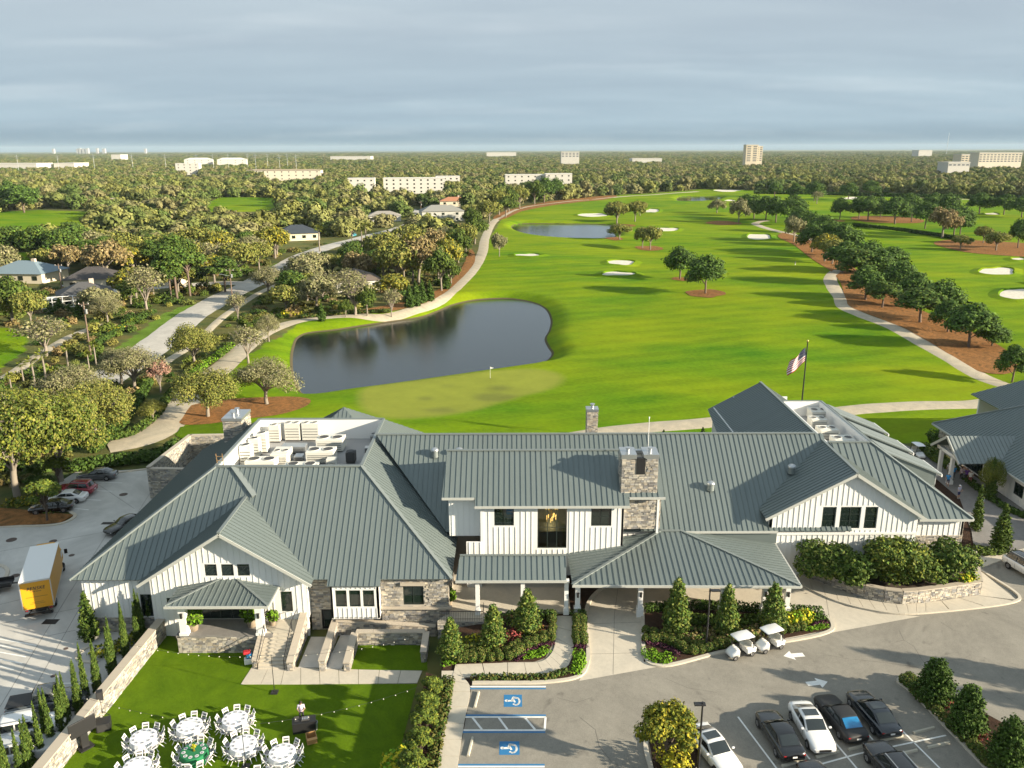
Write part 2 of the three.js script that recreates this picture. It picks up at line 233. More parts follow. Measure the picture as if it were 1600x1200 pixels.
lane([[1250, 296], [1330, 305], [1420, 308], [1520, 311], [1640, 316]], 6, 0.12, M.path, 'cart_path');
lane([[150, 600], [205, 562], [255, 525], [310, 487], [360, 458], [410, 432], [470, 403], [520, 385], [575, 370], [640, 352], [655, 332], [620, 322]], 8.6, 0.13, M.street, 'street');
lane([[420, 430], [405, 440], [350, 440], [280, 445], [180, 455], [60, 470], [-40, 480]], 7, 0.15, M.street, 'street');
lane([[232, 590], [262, 560], [300, 535], [340, 502], [372, 478], [412, 452], [440, 438], [480, 420], [540, 400]], 2.2, 0.12, M.path, 'pavement');
lane([[-40, 604], [10, 585], [60, 552], [120, 520], [165, 505]], 2.6, 0.12, M.path, 'pavement');
// mulch, bunkers
function drape(px, name, mat, lift, h = LOW, pxIsWorld) {
  const poly = smooth(pxIsWorld ? px : GP(px, h), 4, true); let x0 = 1e9, x1 = -1e9, z0 = 1e9, z1 = -1e9; for (const q of poly) { x0 = Math.min(x0, q[0]); x1 = Math.max(x1, q[0]); z0 = Math.min(z0, q[1]); z1 = Math.max(z1, q[1]); }
  const cx = poly.reduce((s, p) => s + p[0], 0) / poly.length, cz = poly.reduce((s, p) => s + p[1], 0) / poly.length, sz = Math.max(x1 - x0, z1 - z0);
  const tri = THREE.ShapeUtils.triangulateShape(poly.map(p => new THREE.Vector2(p[0], p[1])), []);
  let T = tri.map(t => t.map(i => poly[i])); const lim = Math.max(2.5, sz / 24);
  for (let it = 0; it < 7; it++) { const out = []; let any = false; for (const [a, b, c] of T) { const ab = Math.hypot(a[0] - b[0], a[1] - b[1]), bc = Math.hypot(b[0] - c[0], b[1] - c[1]), ca = Math.hypot(c[0] - a[0], c[1] - a[1]), m = Math.max(ab, bc, ca); if (m < lim) { out.push([a, b, c]); continue; } any = true; const mid = (p, q) => [(p[0] + q[0]) / 2, (p[1] + q[1]) / 2]; if (m === ab) { const e = mid(a, b); out.push([a, e, c], [e, b, c]); } else if (m === bc) { const e = mid(b, c); out.push([a, b, e], [a, e, c]); } else { const e = mid(c, a); out.push([a, b, e], [e, b, c]); } } T = out; if (!any) break; }
  const P = [], U = []; for (const t of T) { const [a, b, c] = t; const cr = (b[0] - a[0]) * (c[1] - a[1]) - (b[1] - a[1]) * (c[0] - a[0]); for (const p of cr > 0 ? [a, c, b] : t) { const l = typeof lift === 'function' ? lift(p, poly) : lift; P.push(p[0], terrain(p[0], p[1]) + l, p[1]); U.push(p[0], -p[1]); } }
  const g = new THREE.BufferGeometry(); g.setAttribute('position', new THREE.Float32BufferAttribute(P, 3)); g.setAttribute('uv', new THREE.Float32BufferAttribute(U, 2)); g.computeVertexNormals();
  return { m: structure(name, g, mat), poly };
}
const mulchBeds = [
  drape([[278, 652], [285, 640], [330, 628], [400, 622], [460, 620], [484, 624], [480, 634], [440, 648], [380, 656], [320, 664], [285, 664]], 'mulch_bed', M.mulch, 0.10),
  drape([[560, 486], [640, 470], [690, 450], [722, 418], [735, 390], [742, 398], [738, 420], [715, 446], [690, 462], [650, 478], [590, 488]], 'mulch_bed', M.mulch, 0.10),
  drape([[770, 340], [800, 326], [860, 314], [960, 306], [960, 309], [870, 319], [815, 330], [780, 345]], 'mulch_bed', M.mulch, 0.10),
  drape([[1308, 436], [1290, 420], [1262, 400], [1240, 383], [1215, 368], [1228, 362], [1270, 376], [1310, 400], [1350, 430], [1395, 460], [1450, 490], [1520, 520], [1570, 545], [1590, 570], [1570, 580], [1530, 576], [1460, 538], [1410, 514], [1350, 491], [1326, 480], [1320, 466]], 'mulch_bed', M.mulch, 0.10),
  drape([[1460, 378], [1500, 374], [1560, 378], [1640, 384], [1640, 402], [1580, 400], [1520, 395], [1480, 388]], 'mulch_bed', M.mulch, 0.10),
  drape([[1335, 338], [1400, 338], [1440, 342], [1430, 348], [1350, 346]], 'mulch_bed', M.mulch, 0.10)];
for (const [x, y, w] of [[1102, 459, 27], [1064, 437, 15], [1015, 386, 22], [960, 374, 14], [975, 352, 18], [1130, 348, 26], [1305, 344, 12]]) { const [cx, cz] = G(x, y, LOW), r = w * Math.hypot(cx, cz) / 1290; mulchBeds.push(drape([...Array(12)].map((_, i) => { const a = i / 12 * 6.283, q = r * (0.85 + 0.3 * hash(i, x)); return [cx + Math.cos(a) * q, cz + Math.sin(a) * q * 1.3]; }), 'mulch_bed', M.mulch, 0.08, LOW, true)); }
M.sand = matte(0xffffff, 0.95, { map: tiled(mottle([0.62, 0.585, 0.50], 0.12, 8, 40, { grain: 0.14 }), 8), bumpMap: tiled(bumpTex, 2), bumpScale: 0.05 });
function ring(poly, w0, w1, h0, h1, name, mat, world) { const c = poly.length, P = [], U = [], cx = poly.reduce((s, p) => s + p[0], 0) / c, cz = poly.reduce((s, p) => s + p[1], 0) / c, out = (i, w) => { const a = poly[(i + c - 1) % c], b = poly[(i + 1) % c]; let nx = b[1] - a[1], nz = a[0] - b[0]; const l = Math.hypot(nx, nz) || 1; nx /= l; nz /= l; if (nx * (poly[i][0] - cx) + nz * (poly[i][1] - cz) < 0 && !world) { nx = -nx; nz = -nz; } return [poly[i][0] + nx * w * sgn, poly[i][1] + nz * w * sgn]; }; let ar = 0; for (let i = 0; i < c; i++) { const a = poly[i], b = poly[(i + 1) % c]; ar += a[0] * b[1] - b[0] * a[1]; } const sgn = world ? (ar > 0 ? 1 : -1) : 1; const put = (p, h) => { P.push(p[0], terrain(p[0], p[1]) + h, p[1]); U.push((p[0] + 400) / 920, 1 - (p[1] + 920) / 900); }; for (let i = 0; i < c; i++) { const k = (i + 1) % c, a0 = out(i, w0), a1 = out(i, w1), b0 = out(k, w0), b1 = out(k, w1), q = [a0, h0, a1, h1, b0, h0, a1, h1, b1, h1, b0, h0]; for (let m = 0; m < 12; m += 2) put(q[m], q[m + 1]); } const g = new THREE.BufferGeometry(); g.setAttribute('position', new THREE.Float32BufferAttribute(P, 3)); g.setAttribute('uv', new THREE.Float32BufferAttribute(U, 2)); g.computeVertexNormals(); return structure(name, g, mat); }
M.lip = matte(0xffffff, 0.95, { map: M.ground.map, side: THREE.DoubleSide }); M.mud = matte([0.10, 0.085, 0.05], 0.9, { side: THREE.DoubleSide });
for (const [poly] of ponds) ring(poly, -0.15, 0.5, 0.03, 0.05, 'pond_margin', M.mud, true);
for (const [x, y, a, b] of [[825, 401, 21, 2.6], [971, 412, 21, 4.2], [965, 430, 24, 3.4], [928, 336, 23, 3], [1019, 329, 10, 3], [1042, 360, 18, 4], [1186, 370, 18, 5.5], [1557, 424, 30, 6], [1592, 460, 27, 8], [1136, 298, 20, 1.8], [1592, 405, 10, 2], [1550, 335, 12, 2], [1330, 310, 16, 2], [1140, 314, 10, 1.8]]) {
  const pts = [...Array(14)].map((_, i) => { const t = i / 14 * 6.283, q = 0.82 + 0.34 * hash(i * 3.1, x); return [x + Math.cos(t) * a * q, y + Math.sin(t) * b * q]; });
  const dr = drape(pts, 'sand_bunker', M.sand, 0.10, LOW); ring(dr.poly, -0.05, 0.5, 0.02, 0.5, 'bunker_lip', M.lip); ring(dr.poly, 0.45, 3.2, 0.5, -0.02, 'bunker_lip', M.lip);
}
// ---------------------------------------------------------------- the clubhouse
const club = thing('clubhouse', 'long white board and stone clubhouse under dark metal roofs', 'building');
function clipLine(poly, u) { // v-intervals where the vertical line at u crosses the polygon
  const vs = []; for (let i = 0; i < poly.length; i++) { const a = poly[i], b = poly[(i + 1) % poly.length]; if ((a[0] <= u) !== (b[0] <= u)) vs.push(a[1] + (u - a[0]) / (b[0] - a[0]) * (b[1] - a[1])); } vs.sort((p, q) => p - q); const out = []; for (let i = 0; i + 1 < vs.length; i += 2) out.push([vs[i], vs[i + 1]]); return out;
}
// a standing seam roof plane: slab with raised seams running down the slope
function roofPlane(parent, pts, { spacing = 0.5, thick = 0.14, name = 'roof_plane', mat = M.roof, rib = 0.06 } = {}) {
  const p = pts.map(q => V(...q)); let n = V(0, 0, 0); for (let i = 0; i < p.length; i++) { const a = p[i], b = p[(i + 1) % p.length]; n.x += (a.y - b.y) * (a.z + b.z); n.y += (a.z - b.z) * (a.x + b.x); n.z += (a.x - b.x) * (a.y + b.y); } n.normalize(); if (n.y < 0) n.negate();
  const u = V(n.z, 0, -n.x); if (u.length() < 1e-3) u.set(1, 0, 0); u.normalize();
  const m = frameOf(p[0], u, n), inv = m.clone().invert(), q = p.map(a => a.clone().applyMatrix4(inv)).map(a => [a.x, a.y]);
  const r = mesh(name, prism(q, thick).translate(0, 0, -thick).applyMatrix4(m), mat, parent);
  const xs = q.map(a => a[0]), u0 = Math.min(...xs), u1 = Math.max(...xs), ribs = [];
  for (let x = u0 + spacing * 0.5; x < u1; x += spacing) for (const [v0, v1] of clipLine(q, x)) if (v1 - v0 > 0.15) ribs.push(box(0.05, v1 - v0 - 0.02, rib, x, (v0 + v1) / 2, rib / 2));
  if (ribs.length) { const s = mesh('roof_seams', merge(ribs).applyMatrix4(m), mat, r); s.userData.kind = 'stuff'; }
  return r;
}
function ridgeCap(parent, a, b, w = 0.28, h = 0.12, mat = M.roofCap) { return mesh('ridge_cap', bar([a[0], a[1] + 0.05, a[2]], [b[0], b[1] + 0.05, b[2]], w, h), mat, parent); }
function eave(parent, a, b) { return mesh('gutter', bar([a[0], a[1] - 0.1, a[2]], [b[0], b[1] - 0.1, b[2]], 0.16, 0.2), M.gutter, parent); }
// a window: dark frame, white casing, panes split by bars. Local x right, y up, facing +z; origin = lower left corner
function windowAt(parent, o, uDir, nDir, w, h, nx, ny, casing = 0.14, glass = M.glass) {
  const m = frameOf(V(...o), uDir, nDir), T = g => g.applyMatrix4(m);
  const root = mesh('window', T(merge([box(w, 0.07, 0.1, w / 2, 0.035, 0.02), box(w, 0.07, 0.1, w / 2, h - 0.035, 0.02), box(0.07, h - 0.14, 0.1, 0.035, h / 2, 0.02), box(0.07, h - 0.14, 0.1, w - 0.035, h / 2, 0.02)])), M.frame, parent);
  if (casing) { const c = mesh('casing', T(merge([box(w + 2 * casing, casing, 0.09, w / 2, h + casing / 2, 0.02), box(w + 2 * casing, casing, 0.12, w / 2, -casing / 2, 0.03), box(casing, h, 0.09, -casing / 2, h / 2, 0.02), box(casing, h, 0.09, w + casing / 2, h / 2, 0.02)])), M.white, root); }
  for (let i = 0; i < nx; i++) for (let j = 0; j < ny; j++) { const pw = (w - 0.14) / nx, ph = (h - 0.14) / ny; mesh('pane', T(box(pw - 0.03, ph - 0.02, 0.02, 0.07 + (i + 0.5) * pw, 0.07 + (j + 0.5) * ph, 0.0)), glass, root); }
  const bars = []; for (let i = 1; i < nx; i++) bars.push(box(0.07, h - 0.14, 0.06, 0.07 + i * (w - 0.14) / nx, h / 2, 0.015)); for (let j = 1; j < ny; j++) bars.push(box(w - 0.14, 0.05, 0.05, w / 2, 0.07 + j * (h - 0.14) / ny, 0.012));
  if (bars.length) mesh('glazing_bars', T(merge(bars)), M.frame, root);
  return root;
}
// board and batten wall in the plane through o, u to the right; poly and openings [x0,y0,x1,y1] in wall metres
function boardWall(parent, o, u, n, poly, openings = [], sp = 0.52) {
  const m = frameOf(V(...o), u, n), holes = openings.map(a => [[a[0], a[1]], [a[2], a[1]], [a[2], a[3]], [a[0], a[3]]]);
  const w = mesh('wall', prism(poly, 0.2, holes).translate(0, 0, -0.2).applyMatrix4(m), M.white, parent);
  const bs = [], xs = poly.map(p => p[0]), x0 = Math.min(...xs), x1 = Math.max(...xs);
  for (let x = x0 + sp / 2; x < x1; x += sp) for (let [a, b] of clipLine(poly, x)) { let segs = [[a, b]]; for (const h of openings) if (x > h[0] - 0.2 && x < h[2] + 0.2) segs = segs.flatMap(([c, d]) => [[c, Math.min(d, h[1] - 0.15)], [Math.max(c, h[3] + 0.15), d]]).filter(([c, d]) => d - c > 0.1); for (const [c, d] of segs) bs.push(box(0.07, d - c, 0.04, x, (c + d) / 2, 0.02)); }
  if (bs.length) { const b = mesh('battens', merge(bs).applyMatrix4(m), M.white, w); b.userData.kind = 'stuff'; }
  return w;
}
// ledgestone facing: mortar bed with proud stones of uneven size and tone
const stoneTones = [[0.36, 0.315, 0.25], [0.27, 0.25, 0.215], [0.46, 0.42, 0.35], [0.19, 0.18, 0.17], [0.41, 0.385, 0.335], [0.32, 0.305, 0.285], [0.49, 0.44, 0.355], [0.25, 0.245, 0.24]];
function stoneGeo(o, u, n, w, hAt, openings = [], big = 1) { // hAt(x) = height of the wall at x
  const out = [], hm = typeof hAt === 'function' ? Math.max(...[...Array(21)].map((_, i) => hAt(w * i / 20))) : hAt, H = typeof hAt === 'function' ? hAt : () => hAt;
  let y = 0; while (y < hm - 0.05) { const ch = Math.min(hm - y, rr(0.11, 0.2) * big); let x = rr(-0.2, 0); while (x < w) { const cw = rr(0.2, 0.52) * big, a = Math.max(0, x), b = Math.min(w, x + cw); x += cw; const c = (a + b) / 2, top = Math.min(y + ch, H(c)); if (b - a < 0.06 || top - y < 0.06) continue; if (openings.some(q => b > q[0] && a < q[2] && top > q[1] && y < q[3])) continue; const d = rr(0.03, 0.075); const g = box(b - a - 0.03, top - y - 0.028, d, c, (y + top) / 2, d / 2).toNonIndexed(); const t = pick(stoneTones), k = rr(0.8, 1.2), col = new Float32Array(g.attributes.position.count * 3); for (let i = 0; i < col.length; i += 3) { col[i] = t[0] * k; col[i + 1] = t[1] * k; col[i + 2] = t[2] * k; } g.setAttribute('color', new THREE.BufferAttribute(col, 3)); out.push(g); } y += ch; }
  if (!out.length) return null; return mergeGeometries(out).applyMatrix4(frameOf(V(...o), u, n));
}
const UX = V(1, 0, 0), UZ = V(0, 0, 1), NX = V(-1, 0, 0), NZ = V(0, 0, -1);
function stoneFace(parent, o, u, n, w, h, openings = [], big = 1, name = 'stone_wall') {
  const m = frameOf(V(...o), u, n), hm = typeof h === 'function' ? [[0, 0], [w, 0], [w, h(w)], [0, h(0)]] : [[0, 0], [w, 0], [w, h], [0, h]];
  const holes = openings.map(a => [[a[0], a[1]], [a[2], a[1]], [a[2], a[3]], [a[0], a[3]]]);
  const r = mesh(name, prism(hm, 0.25, holes).translate(0, 0, -0.25).applyMatrix4(m), M.mortar, parent);
  const g = stoneGeo(o, u, n, w, h, openings, big); if (g) { const s = mesh('stones', g, M.stone, r); s.userData.kind = 'stuff'; } return r;
}
// a free-standing stone wall from a to b ([x, z]), stones on both faces and ends, capstone on top; h0,h1 = tops at the ends
function stoneFence(parent, a, b, y0, h0, h1, t = 0.5, cap = true, big = 1) {
  const d = V(b[0] - a[0], 0, b[1] - a[1]), L = d.length(); d.normalize(); const n = V(-d.z, 0, d.x).negate(); const A = V(a[0], y0, a[1]);
  const hf = x => (h0 - y0) + (h1 - h0) * x / L, f = d.clone(), side = V(d.z, 0, -d.x); // right-hand side
  const core = frameOf(A.clone().addScaledVector(side, -t / 2 + 0.02), f, side);
  const r = mesh('stone_wall', prism([[0, 0], [L, 0], [L, hf(L)], [0, hf(0)]], t - 0.04).applyMatrix4(core), M.mortar, parent);
  // faces: keep basis right-handed (u x v = n, v up)
  const parts = []; const mk = (o, n2, w, h) => { const u2 = V(0, 1, 0).cross(n2).normalize(); parts.push(stoneGeo(o.toArray(), u2, n2, w, h, [], big)); };
  const uS = V(0, 1, 0).cross(side).normalize(), fwd = uS.dot(d) > 0;
  mk(A.clone().addScaledVector(side, t / 2 - 0.02).addScaledVector(d, fwd ? 0 : L), side, L, x => hf(fwd ? x : L - x));
  const ns = side.clone().negate(); mk(A.clone().addScaledVector(side, -t / 2 + 0.02).addScaledVector(d, fwd ? L : 0), ns, L, x => hf(fwd ? L - x : x));
  const uE = V(0, 1, 0).cross(d).normalize(); mk(A.clone().addScaledVector(d, L).addScaledVector(uE, -t / 2), d.clone(), t, hf(L)); const dn = d.clone().negate(), uB = V(0, 1, 0).cross(dn).normalize(); mk(A.clone().addScaledVector(uB, -t / 2), dn, t, hf(0));
  const s = mesh('stones', mergeGeometries(parts.filter(Boolean)), M.stone, r); s.userData.kind = 'stuff';
  if (cap) { const n = Math.max(1, Math.round(L / 1.6)); for (let i = 0; i < n; i++) { const s0 = L * i / n, s1 = L * (i + 1) / n - 0.015; const P = q => [A.x + d.x * q, y0 + hf(q) + 0.05, A.z + d.z * q]; mesh('capstone', bar(P(s0), P(s1), t + 0.16, 0.1), M.capstone, r); } }
  return r;
}
// --- roofs
const E = 4.0, T = 10.9;
// west wing, hipped round a sunken plant deck
roofPlane(club, [[-38.6, E, -64.5], [-5.3, E, -64.5], [-14.4, T, -73.7], [-28.3, T, -73.7]]);
roofPlane(club, [[-38.6, E, -64.5], [-28.3, T, -73.7], [-28.3, T, -88], [-38.6, E, -97.2]]);
roofPlane(club, [[-5.3, E, -64.5], [-5.3, E, -97.2], [-14.4, T, -88], [-14.4, T, -73.7]]);
roofPlane(club, [[-38.6, E, -97.2], [-28.3, T, -88], [-14.4, T, -88], [-5.3, E, -97.2]]);
roofPlane(club, [[-16.1, 3.62, -63.98], [-11.5, 3.62, -63.98], [-11.5, 4.02, -64.52], [-16.1, 4.02, -64.52]]);
for (const [a, b] of [[[-38.6, E, -64.5], [-28.3, T, -73.7]], [[-5.3, E, -64.5], [-14.4, T, -73.7]], [[-28.3, T, -73.7], [-14.4, T, -73.7]], [[-14.4, T, -73.7], [-14.4, T, -88]], [[-14.4, T, -88], [-28.3, T, -88]], [[-28.3, T, -88], [-28.3, T, -73.7]]]) ridgeCap(club, a, b, 0.3, 0.16);
ridgeCap(club, [-26.6, 10.85, -73.65], [-24.0, 8.95, -71.1], 0.55, 0.2);
mesh('plant_deck', box(13.7, 0.2, 14.1, -21.35, 8.6, -80.85), M.membrane, club);
mesh('parapet', box(13.8, 2.3, 0.2, -21.35, 9.75, -87.85), M.white, club); mesh('parapet', box(13.8, 2.2, 0.2, -21.35, 9.75, -73.95), M.white, club);
mesh('parapet', box(0.2, 2.3, 13.7, -28.15, 9.75, -80.9), M.white, club); mesh('parapet', box(0.2, 2.2, 13.7, -14.55, 9.75, -80.9), M.white, club);
// west gable
const GZ = -63.5, GR = 8.9;
roofPlane(club, [[-24.8, GR, GZ], [-17.3, 4.05, GZ], [-17.3, 4.05, -64.7], [-24.8, GR, -71.2]]);
roofPlane(club, [[-24.8, GR, GZ], [-24.8, GR, -71.2], [-32.3, 4.05, -64.7], [-32.3, 4.05, GZ]]);
ridgeCap(club, [-24.8, GR, GZ], [-24.8, GR, -71.1]);
mesh('rake_trim', [bar([-24.8, GR - 0.16, GZ + 0.02], [-32.3, 3.9, GZ + 0.02], 0.08, 0.26), bar([-24.8, GR - 0.16, GZ + 0.02], [-17.3, 3.9, GZ + 0.02], 0.08, 0.26)], M.gutter, club);
// rear bay of the west wing
{ const c = [-20.7, 9.5, -97], e = 6.2, y = 5; const k = [[c[0] - e, y, c[2] - e], [c[0] + e, y, c[2] - e], [c[0] + e, y, c[2] + e], [c[0] - e, y, c[2] + e]]; for (let i = 0; i < 4; i++) roofPlane(club, [k[i], k[(i + 1) % 4], c]); mesh('wall', box(11.6, 6.4, 11.6, c[0], 1.7, c[2]), M.white, club); }
// main range
const MR = 11.4, MZ = -81.4, ME = 4.9, MEZ = -71.9;
roofPlane(club, [[-14.2, MR, MZ], [32.4, MR, MZ], [32.4, ME, MEZ], [-6.3, ME, MEZ]]);
roofPlane(club, [[-14.2, MR, MZ], [-6.3, ME, -90.9], [32.4, ME, -90.9], [32.4, MR, MZ]]);
ridgeCap(club, [-14.2, MR, MZ], [31.6, MR, MZ]);
eave(club, [15.5, ME, MEZ + 0.05], [25.3, ME, MEZ + 0.05]); eave(club, [-6, ME, MEZ + 0.05], [-3.2, ME, MEZ + 0.05]);
// dormer range
const DR = 12.1, DZ = -74.7, s6 = 0.69, DE = 8.58, DEZ = -69.6;
roofPlane(club, [[-3.43, DE, DEZ], [10.75, DE, DEZ], [10.75, DR, DZ], [-3.43, DR, DZ]]);
roofPlane(club, [[-6.5, 9.1, -70.35], [-3.43, 9.1, -70.35], [-3.43, DR, DZ], [-6.3, DR, DZ]]);
roofPlane(club, [[10.75, 9.1, -70.35], [14.0, 9.1, -70.35], [14.0, DR, DZ], [10.75, DR, DZ]]);
roofPlane(club, [[-6.3, DR, DZ], [14.0, DR, DZ], [14.0, 8.5, -79.9], [-6.5, 8.5, -79.9]]);
ridgeCap(club, [-6.35, DR, DZ], [14, DR, DZ]);
eave(club, [-3.45, DE, DEZ + 0.06], [10.78, DE, DEZ + 0.06]); eave(club, [-6.5, 9.1, -70.29], [-3.5, 9.1, -70.29]); eave(club, [10.8, 9.1, -70.29], [14.1, 9.1, -70.29]);
for (const x of [-5.95, 13.5]) mesh('wall', prism([[70.9, 5.2], [79.6, 8.3], [74.7, 11.75], [70.9, 9.1]], 0.2).rotateY(Math.PI / 2).translate(x, 0, 0), M.white, club);
// covered walk, entrance canopy, small porch
roofPlane(club, [[-5.0, 3.7, -64.8], [4.7, 3.7, -64.8], [4.8, 5.0, -66.9], [-4.7, 5.0, -66.9]]);
roofPlane(club, [[-4.7, 5.0, -66.9], [4.8, 5.0, -66.9], [4.8, 3.9, -68.7], [-4.7, 3.9, -68.7]]);
ridgeCap(club, [-4.7, 5.0, -66.9], [4.8, 5.0, -66.9], 0.2, 0.1); eave(club, [-5.0, 3.7, -64.74], [4.75, 3.7, -64.74]);
const CA = [[5.2, 3.5, -64.35], [25.0, 3.5, -64.05], [16.05, 4.95, -71.85], [14.1, 4.95, -71.85]];
roofPlane(club, CA);
roofPlane(club, [CA[0], CA[3], [5.1, 3.5, -71.85]]); roofPlane(club, [CA[1], [25.2, 3.5, -72.6], CA[2]]);
ridgeCap(club, CA[0], CA[3], 0.26, 0.1); ridgeCap(club, CA[1], CA[2], 0.26, 0.1); ridgeCap(club, CA[3], CA[2], 0.26, 0.1);
eave(club, [5.2, 3.5, -64.3], [25.0, 3.5, -64.0]); eave(club, [25.05, 3.5, -64.0], [25.25, 3.5, -72.5]);
mesh('canopy_soffit', box(18.8, 0.12, 7.2, 15.1, 3.22, -68.2), M.trim, club);
const PA = [[-29.0, 3.45, -61.1], [-20.4, 3.45, -61.1], [-24.0, 4.1, -64.45], [-25.4, 4.1, -64.45]];
roofPlane(club, PA, { spacing: 0.45 }); roofPlane(club, [PA[0], PA[3], [-29.0, 3.45, -64.45]], { spacing: 0.45 }); roofPlane(club, [PA[1], [-20.4, 3.45, -64.45], PA[2]], { spacing: 0.45 });
ridgeCap(club, PA[0], PA[3], 0.2, 0.08); ridgeCap(club, PA[1], PA[2], 0.2, 0.08); eave(club, [-29.05, 3.45, -61.05], [-20.35, 3.45, -61.05]); eave(club, [-20.36, 3.45, -61.1], [-20.36, 3.45, -64.4]);
mesh('porch_soffit', box(8.2, 0.1, 3.2, -24.7, 3.2, -62.75), M.trim, club);
// east wing
const RX = 32.2, RR = 10.85;
roofPlane(club, [[RX, RR, -71.7], [24.0, 6.3, -71.7], [24.0, 6.3, -85], [25.6, 7.19, -103], [RX, RR, -103]]);
roofPlane(club, [[RX, RR, -71.7], [RX, RR, -80.2], [39.3, 6.2, -74.0], [39.3, 6.2, -71.7]]);
roofPlane(club, [[32.6, 10.9, -80.05], [36.9, 10.9, -80.05], [44.4, 5.6, -72.9], [36.2, 5.6, -72.9]], { spacing: 0.62 });
roofPlane(club, [[36.9, 10.9, -80.05], [36.9, 10.9, -94.3], [44.4, 5.6, -101.5], [44.4, 5.6, -72.9]]);
roofPlane(club, [[32.4, 10.9, -94.3], [32.4, 5.6, -101.5], [44.4, 5.6, -101.5], [36.9, 10.9, -94.3]]);
roofPlane(club, [[RX, RR, -94.4], [RX, RR, -103], [39.4, 6.1, -103], [39.4, 6.1, -98]]);
ridgeCap(club, [RX, RR, -71.7], [RX, RR, -103]); ridgeCap(club, [32.5, 10.9, -80.05], [36.9, 10.9, -80.05]); ridgeCap(club, [36.9, 10.9, -80.05], [36.9, 10.9, -94.3]); ridgeCap(club, [36.9, 10.9, -80.05], [44.4, 5.6, -72.9]); ridgeCap(club, [32.3, 10.9, -94.3], [36.9, 10.9, -94.3]);
mesh('rake_trim', [bar([RX, RR - 0.16, -71.68], [24.0, 6.14, -71.68], 0.08, 0.28), bar([RX, RR - 0.16, -71.68], [39.3, 6.04, -71.68], 0.08, 0.28)], M.gutter, club);
eave(club, [39.2, 5.6, -72.85], [44.4, 5.6, -72.85]); eave(club, [44.45, 5.6, -72.9], [44.45, 5.6, -101]);
mesh('plant_deck', box(4.4, 0.2, 14, 34.65, 9.1, -87.2), M.membrane, club);
for (const b of [box(4.5, 1.9, 0.18, 34.65, 10.0, -94.1), box(4.5, 1.8, 0.18, 34.65, 9.95, -80.25), box(0.18, 1.9, 13.7, 36.72, 10.0, -87.2), box(0.18, 1.8, 13.7, 32.5, 9.95, -87.2)]) mesh('parapet', b, M.white, club);
// shed dormers on the east slope
for (const [zc] of [[-96.0], [-89.6], [-83.2]]) {
  roofPlane(club, [[39.2, 9.4, zc - 2.1], [45.3, 6.9, zc - 2.1], [45.3, 6.9, zc + 2.1], [39.2, 9.4, zc + 2.1]], { spacing: 3, mat: M.roofCap, name: 'shed_dormer_roof', rib: 0.03 });
  mesh('wall', [box(0.15, 1.3, 3.7, 44.8, 6.3, zc)], M.white, club); mesh('fascia', box(0.12, 0.3, 4.3, 45.32, 6.75, zc), M.white, club);
  for (const s of [-1, 1]) mesh('wall', prism([[40.3, 8.2], [44.8, 5.3], [44.8, 6.95], [40.3, 8.75]], 0.15).translate(0, 0, zc + s * 1.85 - 0.07), M.roof, club);
}
// --- walls and openings
// west gable front, Z = -64.4, from x = -31.6
boardWall(club, [-31.6, -1.5, -64.4], UX, UZ, [[0, 0], [13.6, 0], [13.6, 5.5], [6.8, 9.9], [0, 5.5]], [[4.93, 5.95, 5.98, 7.05], [6.37, 5.95, 7.43, 7.05], [7.76, 5.95, 8.82, 7.05], [11.3, 2.45, 12.3, 4.4], [3.9, 1.7, 9.8, 4.1], [1.3, 2.9, 2.0, 3.8]]);
for (const x of [4.93, 6.37, 7.76]) windowAt(club, [-31.6 + x, 4.45, -64.5], UX, UZ, 1.05, 1.1, 1, 1);
windowAt(club, [-20.3, 0.95, -64.5], UX, UZ, 1.0, 1.95, 1, 2); windowAt(club, [-30.3, 1.4, -64.5], UX, UZ, 0.7, 0.9, 1, 1, 0.1);
{ const d = windowAt(club, [-27.7, 0.2, -64.55], UX, UZ, 5.9, 2.4, 6, 1, 0.1); d.name = 'folding_door'; }
boardWall(club, [-38.0, -0.1, -65.2], UX, UZ, [[0, 0], [6.5, 0], [6.5, 4.2], [0, 4.2]], [[5.0, 0.0, 6.0, 2.3]]);
windowAt(club, [-33.0, 0, -65.3], UX, UZ, 1, 2.2, 1, 1, 0.1).name = 'side_door';
stoneFace(club, [-38.0, -1.5, -65.1], UX, UZ, 6.45, 1.4);
boardWall(club, [-38.0, -0.1, -96], UZ, NX, [[0, 0], [30.7, 0], [30.7, 4.1], [0, 4.1]], []);
stoneFace(club, [-38.05, -1.5, -96], UZ, NX, 30.8, 1.4);
boardWall(club, [-18.0, 0.2, -64.45], NZ, UX, [[0, 0], [1.2, 0], [1.2, 4.2], [0, 3.7]], []);
stoneFace(club, [-18.0, -1.5, -65.4], UX, UZ, 6.4, 5.3, [[0.9, 0, 2.7, 2.05]]);
{ const d = mesh('lower_door', [box(1.8, 2.05, 0.1, -16.2, -0.48, -65.6)], M.black, club); mesh('pane', [box(0.6, 1.6, 0.04, -16.6, -0.45, -65.53)], M.glass, d); mesh('pane', [box(0.6, 1.6, 0.04, -15.8, -0.45, -65.53)], M.glass, d); }
